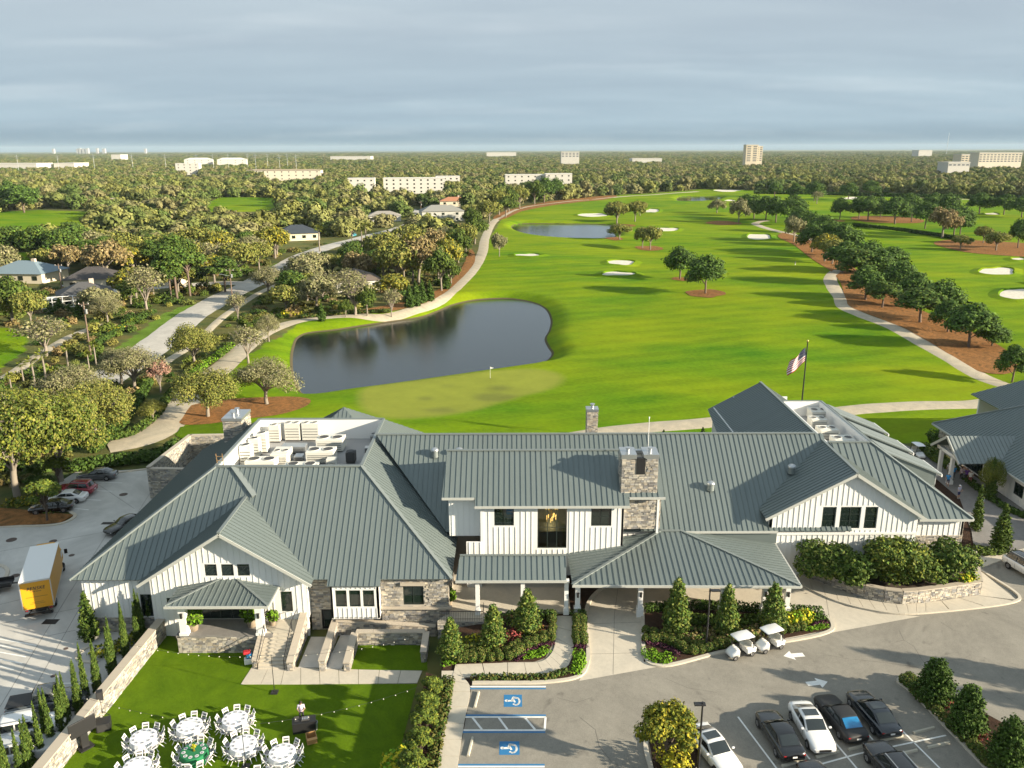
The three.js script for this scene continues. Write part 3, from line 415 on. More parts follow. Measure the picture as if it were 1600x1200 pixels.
// bay window
boardWall(club, [-15.9, 0.3, -64.3], UX, UZ, [[0, 0], [4.2, 0], [4.2, 3.3], [0, 3.3]], [[0.42, 1.15, 1.4, 2.75], [1.62, 1.15, 2.6, 2.75], [2.82, 1.15, 3.8, 2.75]], 0.42);
for (const x of [0.42, 1.62, 2.82]) windowAt(club, [-15.9 + x, 1.45, -64.4], UX, UZ, 0.98, 1.6, 1, 1, 0.1);
boardWall(club, [-11.7, 0.3, -64.3], NZ, UX, [[0, 0], [1.05, 0], [1.05, 3.4], [0, 3.4]]); boardWall(club, [-15.9, 0.3, -65.35], UZ, NX, [[0, 0], [1.05, 0], [1.05, 3.4], [0, 3.4]]);
mesh('bay_floor', box(4.2, 0.15, 1.1, -13.8, 0.3, -64.85), M.trim, club);
stoneFace(club, [-11.62, -1.5, -65.1], UX, UZ, 5.9, 5.3, [[1.95, 2.65, 3.75, 4.6]]);
windowAt(club, [-9.67, 1.15, -65.2], UX, UZ, 1.8, 1.95, 2, 1, 0); mesh('lintel', box(2.2, 0.28, 0.3, -8.77, 3.26, -65.02), M.capstone, club);
mesh('stone_ledge', box(7.2, 0.12, 0.5, -9, 0.95, -64.95), M.capstone, club);
stoneFace(club, [-5.72, -1.5, -65.1], NZ, UX, 6.8, 5.3);
// terrace beside the covered walk
stoneFace(club, [-6.6, -1.5, -63.9], UX, UZ, 4.1, 1.65); stoneFace(club, [-2.5, -1.5, -63.9], NZ, UX, 2, 1.65);
mesh('terrace_floor', setUV(slab([[-6.6, -64.05], [-2.6, -64.05], [-2.6, -65.5], [5.2, -65.5], [5.2, -73], [-5.9, -73], [-5.9, -65.2]], 0.17, 0.3)), M.concrete, club);
mesh('terrace_railing', [bar([-6.4, 1.15, -63.98], [-2.6, 1.15, -63.98], 0.05), bar([-6.4, 0.4, -63.98], [-2.6, 0.4, -63.98], 0.03), ...[...Array(26)].map((_, i) => bar([-6.4 + i * 0.152, 0.15, -63.98], [-6.4 + i * 0.152, 1.15, -63.98], 0.02)), bar([-2.6, 1.15, -63.98], [-2.6, 1.15, -65.4], 0.05), bar([-2.6, 0.15, -65.3], [-2.6, 1.15, -65.3], 0.05)], M.steelBlack, club);
// back wall of the covered entrance
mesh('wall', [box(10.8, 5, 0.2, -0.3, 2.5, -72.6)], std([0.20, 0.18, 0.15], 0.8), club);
boardWall(club, [-4.3, 0, -69.9], UX, UZ, [[0, 0], [1.4, 0], [1.4, 4.8], [0, 4.8]]);
for (const x of [-3.1, 0.9, 4.75]) mesh('column', [box(0.36, 3.4, 0.36, x, 1.85, -65.2), box(0.48, 0.4, 0.48, x, 0.35, -65.2), box(0.46, 0.2, 0.46, x, 3.42, -65.2)], M.white, club);
// dormer front with the tall foyer window
boardWall(club, [-2.95, 2.2, -70.1], UX, UZ, [[0, 0], [13.25, 0], [13.25, 6.2], [0, 6.2]], [[1.27, 4.2, 3.09, 6.05], [5.28, 1.9, 8.0, 6.05], [10.24, 4.15, 12.12, 6.0]], 0.5);
windowAt(club, [-1.68, 6.4, -70.2], UX, UZ, 1.82, 1.85, 2, 2); windowAt(club, [7.29, 6.35, -70.2], UX, UZ, 1.88, 1.85, 2, 2);
const clear = new THREE.MeshPhysicalMaterial({ color: lin(0.55, 0.6, 0.58), transmission: 1, thickness: 0, roughness: 0.02, ior: 1.5 });
windowAt(club, [2.33, 4.1, -70.2], UX, UZ, 2.72, 4.15, 3, 2, 0.12, clear);
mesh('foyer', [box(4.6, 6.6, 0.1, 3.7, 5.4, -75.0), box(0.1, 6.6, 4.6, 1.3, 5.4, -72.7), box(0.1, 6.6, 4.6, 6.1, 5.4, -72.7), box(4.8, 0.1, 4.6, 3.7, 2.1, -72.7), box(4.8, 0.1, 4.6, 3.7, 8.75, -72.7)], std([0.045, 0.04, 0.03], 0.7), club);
boardWall(club, [-5.9, 5.0, -70.85], UX, UZ, [[0, 0], [3, 0], [3, 4.0], [0, 4.0]]); boardWall(club, [-2.95, 2.2, -70.9], UZ, NX, [[0, 0], [0.9, 0], [0.9, 6.4], [0, 6.4]]); boardWall(club, [10.3, 2.2, -70.1], NZ, UX, [[0, 0], [1.5, 0], [1.5, 6.5], [0, 6.5]]);
// twin chimney
stoneFace(club, [10.4, 5.6, -71.0], UX, UZ, 3.4, 3.4, [], 1, 'chimney_breast'); stoneFace(club, [13.8, 5.6, -71.0], NZ, UX, 2.6, 3.6, [], 1, 'chimney_breast');
{ const c = mesh('chimney', [box(3.3, 4.0, 1.9, 11.7, 10.6, -71.75)], M.mortar, club);
  const zf = -70.8, sg = [stoneGeo([10.05, 9.2, zf], UX, UZ, 3.35, 3.5, [[1.35, 2.0, 2.15, 3.6]]), stoneGeo([13.35, 9.2, zf], NZ, UX, 1.9, 3.5), stoneGeo([10.05, 9.2, zf - 1.9], UZ, NX, 1.9, 3.5)];
  const s = mesh('stones', mergeGeometries(sg), M.stone, c); s.userData.kind = 'stuff';
  mesh('chimney_slot', box(0.8, 1.6, 0.3, 11.8, 12.0, -70.9), M.black, c);
  for (const x of [10.7, 12.75]) mesh('chimney_cap', [box(1.42, 0.42, 2.1, x, 12.9, -71.8), cyl(0.16, 0.16, 0.3, x, 13.1, -71.7), cyl(0.28, 0.22, 0.1, x, 13.4, -71.7)], M.galv, c);
  mesh('chimney_band', box(0.8, 0.25, 0.3, 11.73, 12.85, -72.4), M.galv, c); }
// rear and west chimneys
function chimney(x, y0, z, w, d, h, flues) { const c = mesh('chimney', box(w - 0.08, h, d - 0.08, x, y0 + h / 2, z), M.mortar, club); const sg = [stoneGeo([x - w / 2, y0, z + d / 2 - 0.04], UX, UZ, w, h), stoneGeo([x + w / 2 - 0.04, y0, z + d / 2], NZ, UX, d, h), stoneGeo([x - w / 2 + 0.04, y0, z - d / 2], UZ, NX, d, h)]; const s = mesh('stones', mergeGeometries(sg), M.stone, c); s.userData.kind = 'stuff'; mesh('chimney_cap', [box(w + 0.15, 0.3, d + 0.15, x, y0 + h + 0.15, z), ...flues.map(([fx, fz]) => cyl(0.17, 0.17, 0.35, x + fx, y0 + h + 0.3, z + fz)), ...flues.map(([fx, fz]) => cyl(0.3, 0.24, 0.12, x + fx, y0 + h + 0.65, z + fz))], M.galv, c); return c; }
chimney(9.45, 6, -93.0, 1.3, 1.2, 4.3, [[0.05, -0.1]]);
chimney(-31.3, 7.2, -89.2, 2.1, 3.3, 3.7, [[-0.1, -0.7], [-0.1, 0.7]]);
mesh('antenna_mast', [cyl(0.025, 0.03, 3.3, 12.8, 12.6, -73.2, 6), cyl(0.06, 0.06, 0.15, 12.8, 15.8, -73.2, 6)], M.white, club);
// canopy columns with lanterns
for (const [x, z] of [[5.75, -65.1], [11.3, -65.1], [15.0, -65.1], [18.6, -65.1], [22.3, -65.1], [24.3, -65.1], [24.4, -71.5], [18.6, -71.5], [11.3, -71.5]]) { const c = mesh('column', [box(0.42, 3.25, 0.42, x, 1.6, z), box(0.6, 0.9, 0.6, x, 0.45, z), box(0.54, 0.2, 0.54, x, 3.1, z)], M.white, club); if (z > -66) mesh('lantern', [box(0.16, 0.36, 0.16, x, 2.2, z + 0.32), box(0.22, 0.06, 0.22, x, 2.42, z + 0.32)], M.black, c); }
boardWall(club, [5.2, 0, -72.4], UX, UZ, [[0, 0], [20.2, 0], [20.2, 4.9], [0, 4.9]], [[3, 0.1, 6, 2.9], [8.5, 0.8, 10.3, 2.9], [13, 0.8, 14.8, 2.9]]);
windowAt(club, [8.2, 0.1, -72.5], UX, UZ, 3, 2.8, 4, 1).name = 'entrance_door'; windowAt(club, [13.7, 0.8, -72.5], UX, UZ, 1.8, 2.1, 2, 1); windowAt(club, [18.2, 0.8, -72.5], UX, UZ, 1.8, 2.1, 2, 1);
mesh('dark_gap_panel', box(9.4, 1.25, 0.06, 20.6, 4.2, -72.05), M.roof, club);  // added dark panel stands in for the shaded gap under the main eave
// porch: columns, floor, stair
for (const x of [-28.0, -21.5]) { const c = mesh('column', [box(0.6, 3.0, 0.6, x, 1.7, -62.1), box(0.72, 0.25, 0.72, x, 0.33, -62.1)], M.white, club); mesh('lantern', [box(0.16, 0.36, 0.16, x, 2.1, -61.7), box(0.22, 0.06, 0.22, x, 2.32, -61.7)], M.black, c); }
mesh('porch_floor', setUV(box(8.2, 0.2, 2.6, -24.6, 0.1, -63.1)), M.paver, club);
stoneFace(club, [-28.6, -1.5, -61.85], UX, UZ, 7.2, 1.6); stoneFace(club, [-28.6, -1.5, -64.3], UZ, NX, 2.5, 1.6);
mesh('stair_landing', setUV(box(3.2, 1.7, 1.9, -19.8, -0.65, -63.4)), M.concrete, club);
{ const n = 10, st = mesh('stair', setUV(merge([...Array(n)].map((_, i) => box(2.4, 1.7 * (n - i) / n + 0.01, 0.3, -20.0, LOW + 0.85 * (n - i) / n, -62.3 + i * 0.3)))), M.concrete, club);
  mesh('handrail', [bar([-18.95, 1.2, -62.4], [-18.95, -0.55, -59.4], 0.05), bar([-18.95, 0.2, -62.4], [-18.95, 1.2, -62.4], 0.05), bar([-18.95, -1.5, -59.4], [-18.95, -0.55, -59.4], 0.05), bar([-18.95, 1.2, -64.2], [-18.95, 1.2, -62.4], 0.05), ...[...Array(10)].map((_, i) => bar([-18.95, 0.2 - i * 0.17, -62.35 + i * 0.3], [-18.95, 1.1 - i * 0.17, -62.35 + i * 0.3], 0.02))], M.steelBlack, st);
  mesh('handrail', [bar([-21.15, 1.2, -62.0], [-21.15, -0.55, -59.4], 0.05), bar([-21.15, 0.2, -62.0], [-21.15, 1.2, -62.0], 0.05), bar([-21.15, -1.5, -59.4], [-21.15, -0.55, -59.4], 0.05), ...[...Array(9)].map((_, i) => bar([-21.15, 0.1 - i * 0.18, -61.9 + i * 0.3], [-21.15, 1.05 - i * 0.18, -61.9 + i * 0.3], 0.02))], M.steelBlack, st); }
stoneFence(club, [-18.4, -65.3], [-18.4, -59.2], LOW, 1.0, -0.75, 0.45); stoneFence(club, [-21.45, -61.9], [-21.45, -59.6], LOW, 0.2, -0.9, 0.35);
stoneFence(club, [-15.75, -64.9], [-15.75, -59.15], LOW, -0.2, -0.55, 0.45); stoneFence(club, [-13.7, -63.0], [-13.7, -59.1], LOW, -0.35, -0.75, 0.45);
stoneFence(club, [-13.6, -63.1], [-7.6, -63.1], LOW, -0.3, -0.3, 0.4); stoneFence(club, [-15.6, -64.6], [-6.8, -64.4], LOW, -0.1, -0.6, 0.35); stoneFence(club, [-7.5, -63.0], [-7.5, -60.4], LOW, -0.3, -0.6, 0.4);
// east gable front, Z = -72.2
boardWall(club, [24.6, 0, -72.2], UX, UZ, [[0, 0], [14.1, 0], [14.1, 6.3], [7.55, 10.5], [0, 6.4]], [[4.91, 4.97, 6.24, 7.24], [6.6, 4.97, 8.6, 7.24], [8.96, 4.97, 10.2, 7.24]], 0.5);
windowAt(club, [29.55, 5.0, -72.3], UX, UZ, 1.25, 2.2, 1, 3); windowAt(club, [31.25, 5.0, -72.3], UX, UZ, 1.9, 2.2, 2, 3); windowAt(club, [33.6, 5.0, -72.3], UX, UZ, 1.15, 2.2, 1, 3);
mesh('trim_band', box(14.1, 0.25, 0.08, 31.65, 4.5, -72.12), M.white, club);
boardWall(club, [24.6, 0, -81], UZ, NX, [[0, 0], [8.8, 0], [8.8, 6.4], [0, 6.4]]); boardWall(club, [26.2, 3, -102.5], UZ, NX, [[0, 0], [14, 0], [14, 4.6], [0, 4.6]]);
boardWall(club, [38.7, 3.6, -73.5], UX, UZ, [[0, 0], [5.2, 0], [5.2, 2.1], [0, 2.1]]); stoneFace(club, [38.7, 0, -73.4], UX, UZ, 5.2, 3.6);
stoneFace(club, [43.9, 0, -73.5], NZ, UX, 27.5, 5.5);
mesh('wall', [box(7, 9, 0.2, 32.2, 4.5, -102.6)], M.white, club);
mesh('stone_wall', [box(4.6, 4, 0.4, 41.6, 2, -102)], M.mortar, club);
// round roof ventilators
for (const [x, y, z] of [[-7.9, 9.9, -79.1], [-5.4, 9.9, -79.1], [19.6, 7.6, -75.7], [28.0, 8.75, -77.2]]) { const v = mesh('roof_vent', [cyl(0.32, 0.36, 0.75, x, y - 0.1, z, 14)], M.roofCap, club); mesh('vent_cap', [new THREE.SphereGeometry(0.42, 14, 8, 0, 6.3, 0, 1.6).scale(1, 0.65, 1).translate(x, y + 0.62, z), cyl(0.43, 0.43, 0.08, x, y + 0.55, z, 14)], M.galv, v); }
// ladder at the plant deck
mesh('roof_ladder', [bar([-28.6, 9.0, -75.2], [-28.3, 12.1, -74.0], 0.06), bar([-28.0, 9.0, -75.2], [-27.7, 12.1, -74.0], 0.06), ...[0, 1, 2, 3, 4, 5].map(i => bar([-28.55 + i * 0.05, 9.3 + i * 0.5, -75.1 + i * 0.2], [-27.95 + i * 0.05, 9.3 + i * 0.5, -75.1 + i * 0.2], 0.04))], M.wood, club);
// west stone enclosure
const encl = thing('stone_enclosure', 'grey stone screen wall around the yard behind the west wing', 'wall');
stoneFence(encl, [-44.6, -94.5], [-43.9, -106.5], LOW, 2.6, 2.6, 0.4); stoneFence(encl, [-43.9, -106.3], [-37.5, -106.6], LOW, 2.6, 2.6, 0.4); stoneFence(encl, [-44.5, -94.7], [-38.2, -94.4], LOW, 2.4, 2.4, 0.4);
// ---------------------------------------------------------------- the site round the clubhouse
const pad = [G(690, 985), [-2.6, -64], [5, -72.5], [44, -72.5], [46, -100], [100, -108], [130, -20], G(700, 1290), G(683, 1200), G(700, 1062), G(690, 1042)];
structure('terrace_ground', setUV(slab(pad, -0.03, 1.6)), M.bark);
structure('asphalt_lot', setUV(sheet([G(738, 1066), [5, -64.5], [26, -68], [44, -72], [46, -76], [60, -80], [126, -60], [126, -22], G(702, 1280), G(714, 1200)], 0)), M.asphalt);
function group(name) { const g = new THREE.Group(); g.name = uniq(name); g.userData.kind = 'structure'; scene.add(g); return g; }
// concrete slabs between two edges given in picture points, n pieces with open joints
function slabs(parent, left, right, n, y, mat = M.concrete, h = y, t = 0.12) {
  const A = smooth(GP(left, h), 12), B = smooth(GP(right, h), 12);
  const at = (C, s) => { const f = s * (C.length - 1), i = Math.min(C.length - 2, Math.floor(f)), k = f - i; return [C[i][0] + k * (C[i + 1][0] - C[i][0]), C[i][1] + k * (C[i + 1][1] - C[i][1])]; };
  for (let i = 0; i < n; i++) { const s0 = i / n + 0.0012, s1 = (i + 1) / n - 0.0012, a = [], b = []; for (let k = 0; k <= 3; k++) { const s = s0 + (s1 - s0) * k / 3; a.push(at(A, s)); b.push(at(B, s)); } mesh('slab', setUV(slab([...a, ...b.reverse()], y, t)), mat, parent); }
}
const drivePx = [[905, 1064], [917, 1035], [914, 965], [922, 938], [945, 918], [985, 906], [1100, 897], [1240, 892], [1262, 918], [1320, 947], [1375, 959], [1438, 963], [1297, 989], [1022, 1043]];
{ const g = group('entrance_drive'); mesh('slab_bed', setUV(sheet(GP(drivePx), 0.006)), M.concrete, g);
  const joint = std([0.2, 0.18, 0.15], 0.95), lines = [[[958, 1054], [960, 960], [966, 915]], [[918, 1022], [1006, 1020]], [[915, 975], [1003, 972]], [[1290, 930], [1300, 988]], [[1255, 905], [1100, 925]]];
  for (const l of lines) mesh('joint', l.slice(1).map((p, i) => { const a = G(...l[i]), b = G(...p); return bar([a[0], 0.004, a[1]], [b[0], 0.004, b[1]], 0.035, 0.014); }), joint, g); }
const walk = group('sidewalk');
slabs(walk, [[868, 962], [868, 1000], [862, 1020], [846, 1033], [800, 1035], [712, 1038]], [[894, 962], [896, 1015], [887, 1040], [860, 1054], [800, 1056], [722, 1058]], 11, 0.06);
slabs(walk, [[712, 1038], [704, 1070], [694, 1130], [684, 1195], [672, 1270]], [[724, 1058], [734, 1072], [725, 1130], [715, 1195], [703, 1270]], 10, 0.06);
slabs(walk, [[690, 1048], [712, 1048]], [[690, 1062], [708, 1062]], 1, 0.04);
const lowWalk = group('garden_walk');
slabs(lowWalk, [[400, 1033], [470, 1044], [560, 1047], [660, 1049]], [[376, 1070], [470, 1070], [560, 1069], [652, 1068]], 9, LOW + 0.06, M.concrete, LOW);
slabs(lowWalk, [[486, 996], [466, 1044]], [[527, 996], [500, 1044]], 2, LOW + 0.07, M.lot, LOW); slabs(lowWalk, [[533, 992], [507, 1046]], [[552, 992], [534, 1046]], 2, LOW + 0.07, M.lot, LOW);
const eastWalk = group('sidewalk');
slabs(eastWalk, [[1243, 890], [1300, 917], [1350, 935], [1407, 944], [1450, 941], [1527, 930]], [[1252, 914], [1307, 939], [1362, 953], [1412, 959], [1450, 957], [1588, 939]], 14, 0.13);
slabs(eastWalk, [[1527, 930], [1522, 873]], [[1588, 937], [1527, 888]], 3, 0.13); slabs(eastWalk, [[1522, 873], [1575, 862], [1680, 840]], [[1530, 888], [1580, 871], [1690, 852]], 4, 0.13);
const patio = group('paver_patio'); mesh('paving', setUV(sheet(GP([[1402, 690], [1440, 706], [1500, 728], [1560, 770], [1620, 800], [1700, 830], [1700, 850], [1575, 865], [1524, 874], [1518, 830], [1500, 780], [1420, 712]]), 0.02)), M.paver, patio);
// kerbs
function kerb(px, y = 0, w = 0.32, h = 0.14, lev = y) { const c = smooth(GP(px, lev), 8), L = [], R = []; c.forEach((p, i) => { const a = c[Math.max(0, i - 1)], b = c[Math.min(c.length - 1, i + 1)], dx = b[0] - a[0], dz = b[1] - a[1], l = Math.hypot(dx, dz); L.push([p[0] - dz / l * w / 2, p[1] + dx / l * w / 2]); R.push([p[0] + dz / l * w / 2, p[1] - dx / l * w / 2]); }); return structure('kerb', setUV(slab([...L, ...R.reverse()], y + h, h + 0.05)), M.concrete); }
kerb([[738, 1068], [860, 1066], [905, 1057], [918, 1036], [915, 965], [923, 937], [946, 917], [975, 908]]);
kerb([[1290, 962], [1299, 972], [1298, 986], [1130, 1019], [1035, 1041], [1014, 1036], [1006, 1015], [1004, 958]]);
kerb([[1252, 915], [1307, 940], [1362, 954], [1412, 960]], 0, 0.2); kerb([[1412, 960], [1450, 958], [1588, 940], [1592, 932], [1528, 889]], 0, 0.25);
kerb([[1600, 1260], [1540, 1200], [1480, 1138], [1420, 1078], [1404, 1066], [1412, 1058]]); kerb([[1012, 1148], [1009, 1168], [1018, 1205], [1030, 1260]]);
kerb([[-60, 827], [0, 824], [95, 819], [117, 808], [110, 800]], LOW, 0.4, 0.14); kerb([[165, 742], [200, 737], [236, 733]], LOW, 0.4); kerb([[137, 1012], [122, 1022], [124, 1033], [152, 1036]], LOW, 0.35);
kerb([[-40, 884], [0, 884], [12, 893], [0, 910], [-40, 912]], LOW, 0.35);
// west car park, lawns, beds
structure('concrete_lot', setUV(sheet(GP([[-260, 850], [-60, 829], [0, 825], [95, 820], [118, 809], [112, 800], [48, 800], [72, 766], [118, 738], [236, 733], [240, 790], [170, 880], [128, 965], [230, 990], [262, 990], [85, 1200], [30, 1270], [-400, 1270]], LOW), LOW + 0.03)), M.lot);
{ const joint = std([0.22, 0.215, 0.2], 0.95), g = group('lot_joints'); for (const l of [[[0, 1010], [118, 985]], [[0, 862], [225, 820]], [[0, 1105], [110, 925], [170, 830]], [[0, 975], [125, 950]], [[40, 1100], [150, 905], [235, 770]], [[0, 945], [60, 930]], [[120, 735], [210, 795]]]) mesh('joint', l.slice(1).map((p, i) => { const a = G(...l[i], LOW), b = G(...p, LOW); return bar([a[0], LOW + 0.03, a[1]], [b[0], LOW + 0.03, b[1]], 0.05, 0.014); }), joint, g); }
const lawnPoly = GP([[264, 990], [283, 1008], [400, 1010], [400, 1034], [378, 1070], [652, 1069], [618, 1200], [600, 1275], [18, 1275], [85, 1200]], LOW);
structure('lawn', setUV(sheet(lawnPoly, LOW + 0.03)), M.lawn); structure('lawn', setUV(sheet(GP([[556, 1008], [666, 1008], [668, 1048], [540, 1048]], LOW), LOW + 0.034)), M.lawn);
structure('lawn', setUV(sheet(GP([[282, 668], [330, 660], [420, 668], [420, 690], [300, 692], [275, 682]], LOW), LOW + 0.10)), M.lawn);
const bed = (px, y, mat = M.bark, t = 0.4, lev = 0) => structure('planting_bed', setUV(slab(GP(px, lev), y, t)), mat);
bed([[692, 987], [750, 985], [762, 957], [866, 960], [866, 1000], [852, 1028], [835, 1034], [712, 1036], [692, 1044]], 0.05);
bed([[897, 960], [913, 962], [915, 1036], [903, 1055], [858, 1064], [740, 1066], [740, 1058], [862, 1056], [888, 1042], [898, 1018]], 0.1);
bed([[1006, 1034], [1006, 960], [1040, 952], [1288, 962], [1297, 974], [1296, 984], [1130, 1016], [1034, 1038], [1014, 1034]], 0.1);
bed([[1407, 1064], [1416, 1058], [1440, 1062], [1620, 1160], [1640, 1280], [1605, 1260], [1540, 1198]], 0.1); bed([[1013, 1150], [1030, 1130], [1070, 1130], [1088, 1160], [1100, 1260], [1032, 1260]], 0.1);
bed([[0, 824], [95, 818], [115, 806], [60, 800], [-60, 790], [-60, 826]], LOW + 0.15, M.mulch, 0.2, LOW);
bed([[666, 1050], [700, 1062], [694, 1120], [682, 1200], [660, 1275], [622, 1275], [650, 1130]], -0.02);
// paint on the ground
function paint(name, px, w, y = 0.004, mat = M.paint, lev = 0) { const g = px.slice(1).map((p, i) => { const a = G(...px[i], lev), b = G(...p, lev); const dx = b[0] - a[0], dz = b[1] - a[1], l = Math.hypot(dx, dz), nx = -dz / l * w / 2, nz = dx / l * w / 2; return sheet([[a[0] + nx, a[1] + nz], [b[0] + nx, b[1] + nz], [b[0] - nx, b[1] - nz], [a[0] - nx, a[1] - nz]], lev + y); }); return tag(mesh(name, g, mat), null, null, null, 'structure'); }
M.paint = std(0xffffff, 0.75, { map: tiled(mottle([0.74, 0.74, 0.71], 0.10, 9, 60, { grain: 0.12 }), 3) });
for (const [l, m] of [[[[735, 1073], [853, 1073]], 0], [[[734, 1076], [853, 1076]], 1], [[[727, 1117.6], [853, 1117.6]], 1], [[[726, 1120.5], [853, 1120.5]], 0], [[[724, 1141], [852, 1141]], 0], [[[723, 1144], [852, 1144]], 1], [[[852.5, 1120.5], [851, 1141]], 0], [[[738, 1121], [753, 1140]], 0], [[[779, 1121], [793, 1140]], 0], [[[820, 1121], [836, 1140]], 0], [[[716, 1195], [851, 1195]], 1], [[[715.5, 1198], [851, 1198]], 0]]) paint('bay_marking', l, 0.16, 0.006 + (m ? 0 : 0.004), m ? M.blue : M.paint);
for (const l of [[[1153, 1120], [1222, 1212]], [[1205, 1112], [1283, 1208]], [[1252, 1094], [1308, 1164], [1352, 1216]], [[1305, 1090], [1364, 1156]], [[1362, 1088], [1410, 1142], [1490, 1222]], [[1104, 1128], [1172, 1220]], [[1250, 1203], [1340, 1178], [1478, 1149]], [[1480, 1238], [1560, 1215]]]) paint('bay_marking', l, 0.13, 0.006);
for (const l of [[[154, 754], [191, 755]], [[152, 767], [175, 768]], [[125, 780.5], [158, 782]], [[114, 794.5], [139, 797]], [[0, 999], [57, 1009]], [[0, 1009], [51, 1018]], [[0, 1019.5], [41, 1027]], [[0, 1030.6], [35, 1037]], [[0, 1041], [22, 1047]], [[87, 1068.6], [147, 1067]], [[2, 1122], [5, 1130]]]) paint('bay_marking', l, 0.14, 0.038, M.paint, LOW);
{ const ck = std([0.11, 0.10, 0.085], 0.95); for (const l of [[[1405, 985], [1412, 1000], [1428, 1010], [1440, 1030], [1452, 1045]], [[1400, 1003], [1412, 1000]], [[1290, 1023], [1330, 1030], [1380, 1035], [1430, 1042]], [[1470, 972], [1490, 985], [1505, 988]], [[905, 1120], [930, 1140], [936, 1165], [955, 1190]], [[1040, 1060], [1075, 1075], [1120, 1082]], [[870, 1090], [900, 1098], [925, 1090]]]) paint('asphalt_crack', l, 0.028, 0.005, ck); }
// a wheelchair mark on a blue square
function access(cx, cy, w, h) {
  const [x0, z0] = G(cx - w / 2, cy - h / 2), [x1] = G(cx + w / 2, cy - h / 2), [, z1] = G(cx, cy + h / 2), g = group('wheelchair_marking'), W = x1 - x0, D = z1 - z0, X = u => x0 + u * W, Z = v => z0 + v * D;
  mesh('blue_square', sheet([[x0, z0], [x1, z0], [x1, z1], [x0, z1]], 0.006), M.blue, g);
  const st = (pts, r) => pts.slice(1).map((p, i) => { const a = [X(pts[i][0]), Z(pts[i][1])], b = [X(p[0]), Z(p[1])], dx = b[0] - a[0], dz = b[1] - a[1], l = Math.hypot(dx, dz) || 1, nx = -dz / l * r, nz = dx / l * r, ex = dx / l * r * 0.5, ez = dz / l * r * 0.5; return sheet([[a[0] + nx - ex, a[1] + nz - ez], [b[0] + nx + ex, b[1] + nz + ez], [b[0] - nx + ex, b[1] - nz + ez], [a[0] - nx - ex, a[1] - nz - ez]], 0.012); });
  const arc = []; for (let i = 0; i <= 16; i++) { const t = -2.4 + i / 16 * 4.7; arc.push([0.66 + 0.20 * Math.cos(t), 0.55 + 0.30 * Math.sin(t)]); }
  mesh('wheelchair_sign', [...st(arc, 0.07), ...st([[0.18, 0.52], [0.46, 0.50], [0.52, 0.24], [0.72, 0.28]], 0.09), ...st([[0.50, 0.38], [0.6, 0.62]], 0.07), new THREE.CircleGeometry(0.13, 12).rotateX(-Math.PI / 2).translate(X(0.14), 0.012, Z(0.5))], M.paint, g);
}
access(801.5, 1095, 28, 19); access(796, 1169, 31, 21);
function arrow(cx, cy, len, dir, rot) { const [x, z] = G(cx, cy), L = len * Math.hypot(x, z, 40) / 1290, p = [[0.5, 0], [0.05, 0.36], [0.05, 0.15], [-0.5, 0.15], [-0.5, -0.15], [0.05, -0.15], [0.05, -0.36]].map(([a, b]) => [a * L * dir, b * L]); const c = Math.cos(rot), s = Math.sin(rot); const m = mesh('arrow_marking', sheet(p.map(([a, b]) => [x + a * c - b * s, z + a * s + b * c]), 0.007), M.paint); m.userData.kind = 'structure'; }
arrow(1240, 1024, 30, -1, -0.12); arrow(1277, 1067, 31, 1, -0.16);
// wheel stops
const stopGeo = new THREE.ExtrudeGeometry(shapeOf([[-0.1, 0], [0.1, 0], [0.06, 0.14], [-0.06, 0.14]]), { depth: 1.85, bevelEnabled: false }).translate(0, 0, -0.925), stopMat = std([0.45, 0.42, 0.34], 0.9);
const stops = [[[748, 1082], [741.5, 1106.4], 'concrete wheel stop at the head of the upper blue wheelchair bay'], [[738.6, 1153], [731, 1182.6], 'concrete wheel stop at the head of the lower blue wheelchair bay'], [[1275, 1184], [1310, 1175], 'concrete wheel stop in front of the white saloon'], [[1326, 1172], [1360, 1163], 'concrete wheel stop behind the matt black saloon with blue rear glass'], [[1376, 1158], [1410, 1150], 'concrete wheel stop behind the dark navy saloon'], [[1427, 1146], [1459, 1138], 'upper wheel stop in the empty bay beside the tree island'], [[1449, 1169], [1483, 1161], 'lower wheel stop in the empty bay beside the tree island'], [[1398, 1181], [1432, 1173], 'concrete wheel stop at the nose of the black sport utility'], [[1222, 1198], [1257, 1188], 'concrete wheel stop behind the shiny black saloon']];
for (const [a, b, l] of stops) { const A = G(...a), B = G(...b), m = mesh('wheel_stop', stopGeo, stopMat); m.position.set((A[0] + B[0]) / 2, 0.004, (A[1] + B[1]) / 2); m.rotation.y = Math.atan2(B[0] - A[0], B[1] - A[1]); tag(m, l, 'wheel stop', 'wheel stops'); }
// manholes and grates
for (const [x, y, r] of [[18, 844, 0.55], [83, 846, 0.4], [24, 900, 0.42], [112, 868, 0.3], [193, 773, 0.5], [103, 1014, 0.2], [83, 1057, 0.2]]) { const [a, b] = G(x, y, LOW); const m = mesh('manhole_cover', cyl(r, r, 0.03, a, LOW + 0.02, b, 20), std([0.09, 0.065, 0.055], 0.8)); m.userData.kind = 'structure'; }
{ const gm = std([0.03, 0.025, 0.022], 0.7); for (const [x, y, w, d] of [[79, 972, 1.3, 0.8], [170, 818, 1.6, 0.6]]) { const [a, b] = G(x, y, LOW); const m = mesh('drain_grate', [box(w, 0.02, d, a, LOW + 0.035, b), ...[...Array(9)].map((_, i) => box(0.05, 0.03, d, a - w / 2 + (i + 0.5) * w / 9, LOW + 0.045, b))], gm); m.userData.kind = 'structure'; } }
